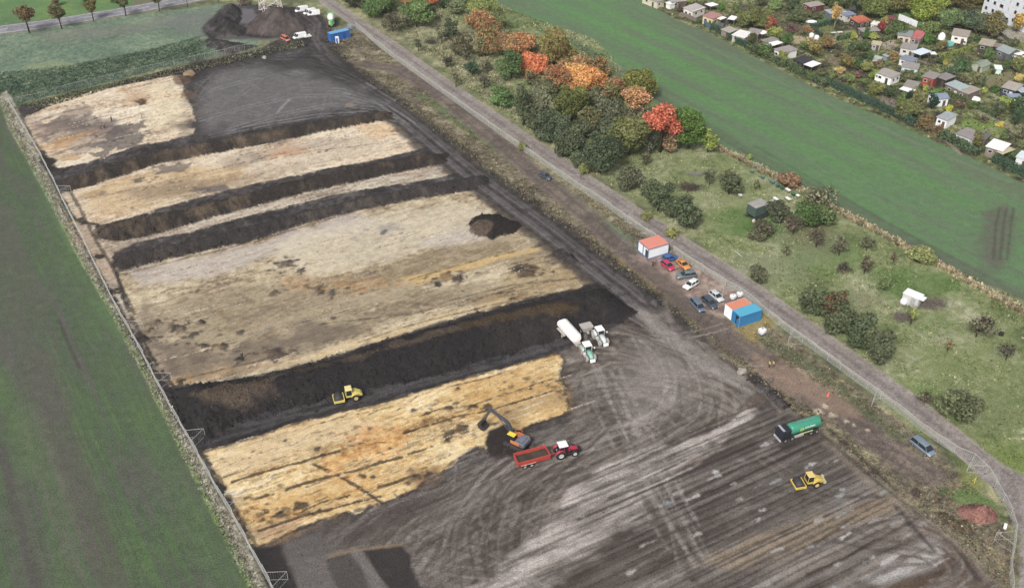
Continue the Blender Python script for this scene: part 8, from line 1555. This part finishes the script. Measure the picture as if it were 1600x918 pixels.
# ================================================================ weeds, rough grass and crops that nobody could count
def tufts(name, mask, n, hgt, wid, cmul, seed, k=3, jit=.18, tint=None):
    r = np.random.RandomState(seed); idx = np.where(mask & (BERM == 0))[0]
    cell = ((GY.ravel()[idx]*cp+HC*sp)/D0)**2.65; pr = cell/cell.sum(); pick = r.choice(idx, n, p=pr)
    x = X[pick]+r.normal(size=n)*.15; y = Y[pick]+r.normal(size=n)*.15; z = Z[pick]
    c = np.repeat(np.stack([x, y, z], 1), k, 0); m_ = len(c); h = np.repeat(hgt*(.5+r.rand(n)), k)*(.7+.5*r.rand(m_)); w_ = np.repeat(wid*(.6+.7*r.rand(n)), k)
    a = r.rand(m_)*2*math.pi; d = np.stack([np.cos(a), np.sin(a), np.zeros(m_)], 1); ln = np.stack([-np.sin(a), np.cos(a), np.zeros(m_)], 1)*(r.rand(m_, 1)*.9)*h[:, None]
    p0 = c-d*w_[:, None]/2; p1 = c+d*w_[:, None]/2; up = np.stack([np.zeros(m_), np.zeros(m_), h], 1); b = d*w_[:, None]*.35*r.rand(m_, 1)
    co = np.stack([p0, p1, p1+up+ln-b, p0+up+ln+b], 1).reshape(-1, 3); fa = np.arange(m_*4).reshape(-1, 4)
    base = COLR[pick]*cmul*1.22*(1+r.normal(size=(n, 1))*jit)
    if tint is not None:
        for tc_, pp in tint: w2 = r.rand(n, 1) < pp; base = np.where(w2, np.asarray(S(*tc_)*1.2)[None]*(1+r.normal(size=(n, 1))*jit), base)
    cl = np.repeat(np.repeat(np.clip(base, .01, .8), k, 0), 4, 0); cl = np.concatenate([cl, np.ones((len(cl), 1))], 1)
    me = np_mesh(name, co, fa, cl, False); me.materials.append(MLEAF); return tag(link(bpy.data.objects.new(name, me)), kind='stuff')
def inpoly(pts): m = np.zeros(N, bool); idx, d = sdf(pts, 1); m[idx[d > 0]] = True; return m
view = (U > -40) & (U < 1640) & (V > -60) & (V < 980)
VER = inpoly([(470, 34), (560, 50), (700, 156), (860, 270), (1000, 356), (1130, 455), (1240, 536), (1420, 670), (1560, 795), (1586, 860), (1576, 960), (1500, 850), (1350, 730), (1170, 585), (1060, 485), (960, 405), (850, 325), (700, 215), (600, 128), (520, 90)])
lum = COLR.mean(1)
trk = inpoly([(985, 400), (1030, 398), (1060, 395), (1100, 420), (1150, 452), (1170, 470), (1200, 500), (1180, 520), (1160, 510), (1140, 500), (1080, 480), (1040, 450)])
P_T = topoly([(570, 100), (620, 108), (680, 140), (740, 190), (800, 240), (860, 290), (920, 340), (970, 385), (1010, 420), (1060, 460), (1130, 520), (1180, 555), (1240, 600), (1320, 650), (1390, 705), (1450, 740)])
dtr = np.full(N, 99., np.float32); ix = crop(P_T, 8); dtr[ix] = segdist(X[ix], Y[ix], P_T, False)
tufts('weeds', VER & view & (REG == 0) & ~trk & (dtr > 3.6) & (fbm(X/3, Y/3, 3, 501) > .46), 14000, .16, .3, 1.15, 1, tint=[((160, 136, 108), .12), ((124, 138, 96), .14), ((112, 96, 82), .08), ((190, 182, 156), .04)])
tufts('meadow_grass', view & (REG == 3) & (fbm(X/5, Y/5, 4, 503) > .44), 22000, .22, .32, 1.1, 2, k=2, tint=[((190, 184, 146), .14), ((108, 128, 78), .14)])
tufts('dry_grass', view & (REG == 3) & (U < 960) & (V < 290) & (fbm(X/4, Y/4, 3, 505) > .45), 9000, .35, .4, 1.12, 3, tint=[((196, 188, 156), .2)])
LV = np.zeros(N, bool); P_L = topoly([(6, 160), (22, 200), (78, 300), (132, 402), (181, 488), (230, 580), (284, 690), (331, 780), (397, 915), (425, 970)]); ix = crop(P_L, 3); LV[ix] = segdist(X[ix], Y[ix], P_L, False) < 1.0
tufts('verge_grass', LV & view & (Z < .6), 5500, .2, .26, 1.08, 4, tint=[((196, 192, 178), .3), ((132, 150, 98), .08)])
tufts('crop_leaves', view & (REG == 7) & inpoly([(-40, 118), (100, 103), (220, 80), (300, 60), (330, 50), (345, 72), (400, 72), (280, 100), (120, 140), (25, 163), (2, 148), (-40, 150)]) & ~((U > 312) & (V > 42)), 9000, .2, .42, 1.1, 5, tint=[((110, 142, 118), .25), ((160, 164, 130), .05)])
tufts('garden_plants', view & (REG == 4), 14000, .3, .5, 1.1, 6, tint=[((126, 136, 70), .12), ((150, 120, 90), .08), ((74, 92, 58), .16), ((190, 182, 160), .03)])
tufts('field_edge_straw', view & (REG == 0) & inpoly([(1112, 224), (1240, 284), (1440, 392), (1660, 505), (1660, 525), (1440, 408), (1240, 300), (1112, 240)]), 5000, .6, .35, 1.05, 7, tint=[((206, 192, 160), .3)])
FE = inpoly([(30, 165), (120, 143), (280, 106), (400, 80), (470, 62), (478, 72), (400, 90), (300, 112), (180, 136), (60, 172)])
tufts('bank_weeds', FE & view, 4000, .3, .4, 1.0, 8, tint=[((132, 130, 108), .4), ((160, 158, 130), .2), ((84, 92, 70), .2)])
EDG = np.zeros(N, bool); P_E = topoly([(560, 108), (640, 165), (740, 245), (820, 305), (900, 360), (960, 410), (1010, 450), (1060, 490), (1130, 545), (1200, 610), (1290, 660), (1370, 735), (1460, 800), (1540, 880)]); ix = crop(P_E, 3); EDG[ix] = segdist(X[ix], Y[ix], P_E, False) < 1.6
tufts('edge_weeds', EDG & view, 2400, .22, .36, 1.1, 9, tint=[((150, 134, 108), .3), ((132, 134, 108), .25), ((104, 94, 82), .2)])

# clods and crumbs of soil at the foot of the berms and over the churned ground
def clods(name, mask, n, smin, smax, seed, bright=1.0):
    r = np.random.RandomState(seed); idx = np.where(mask)[0]; pick = r.choice(idx, n); c = np.stack([X[pick]+r.normal(size=n)*.2, Y[pick]+r.normal(size=n)*.2, Z[pick]], 1)
    s_ = (smin+(smax-smin)*r.rand(n)**3)[:, None, None]
    base = np.array([(-1, -1, -.5), (1, -.8, -.5), (.9, 1, -.5), (-.8, .9, -.5), (-.6, -.5, .7), (.6, -.6, .6), (.5, .5, .8), (-.5, .6, .6)])[None]*(1+r.normal(size=(n, 8, 1))*.25)
    a = r.rand(n)*6.28; ca, sa = np.cos(a)[:, None], np.sin(a)[:, None]; x_ = base[..., 0]*ca-base[..., 1]*sa; y_ = base[..., 0]*sa+base[..., 1]*ca
    co = (np.stack([x_, y_, base[..., 2]*.8], 2)*s_+c[:, None, :]).reshape(-1, 3)
    f0 = np.array([(4, 5, 6, 7), (0, 1, 5, 4), (1, 2, 6, 5), (2, 3, 7, 6), (3, 0, 4, 7)]); fa = (f0[None]+np.arange(n)[:, None, None]*8).reshape(-1, 4)
    cl = np.repeat(COLR[pick]*bright*(.8+.5*r.rand(n, 1)), 8, 0); cl = np.concatenate([np.clip(cl, .01, .8), np.ones((len(cl), 1))], 1)
    me = np_mesh(name, co, fa, cl, False); me.materials.append(MLEAF); return tag(link(bpy.data.objects.new(name, me)), kind='stuff')
nb = np.zeros(N, bool)
for pp in (B1P, B2P, B3P, B4P): ix_, d_ = sdf(pp, 2.0); nb[ix_[(d_ > -1.1) & (d_ < .6)]] = True
clods('soil_clods', nb & view, 5200, .05, .34, 21)
bm_ = (BERM > 0) & view
clods('soil_lumps', bm_, 6000, .06, .36, 22, 1.1)
clods('mud_clods', view & (REG == 6) & (BERM == 0), 9000, .03, .2, 23, .95)
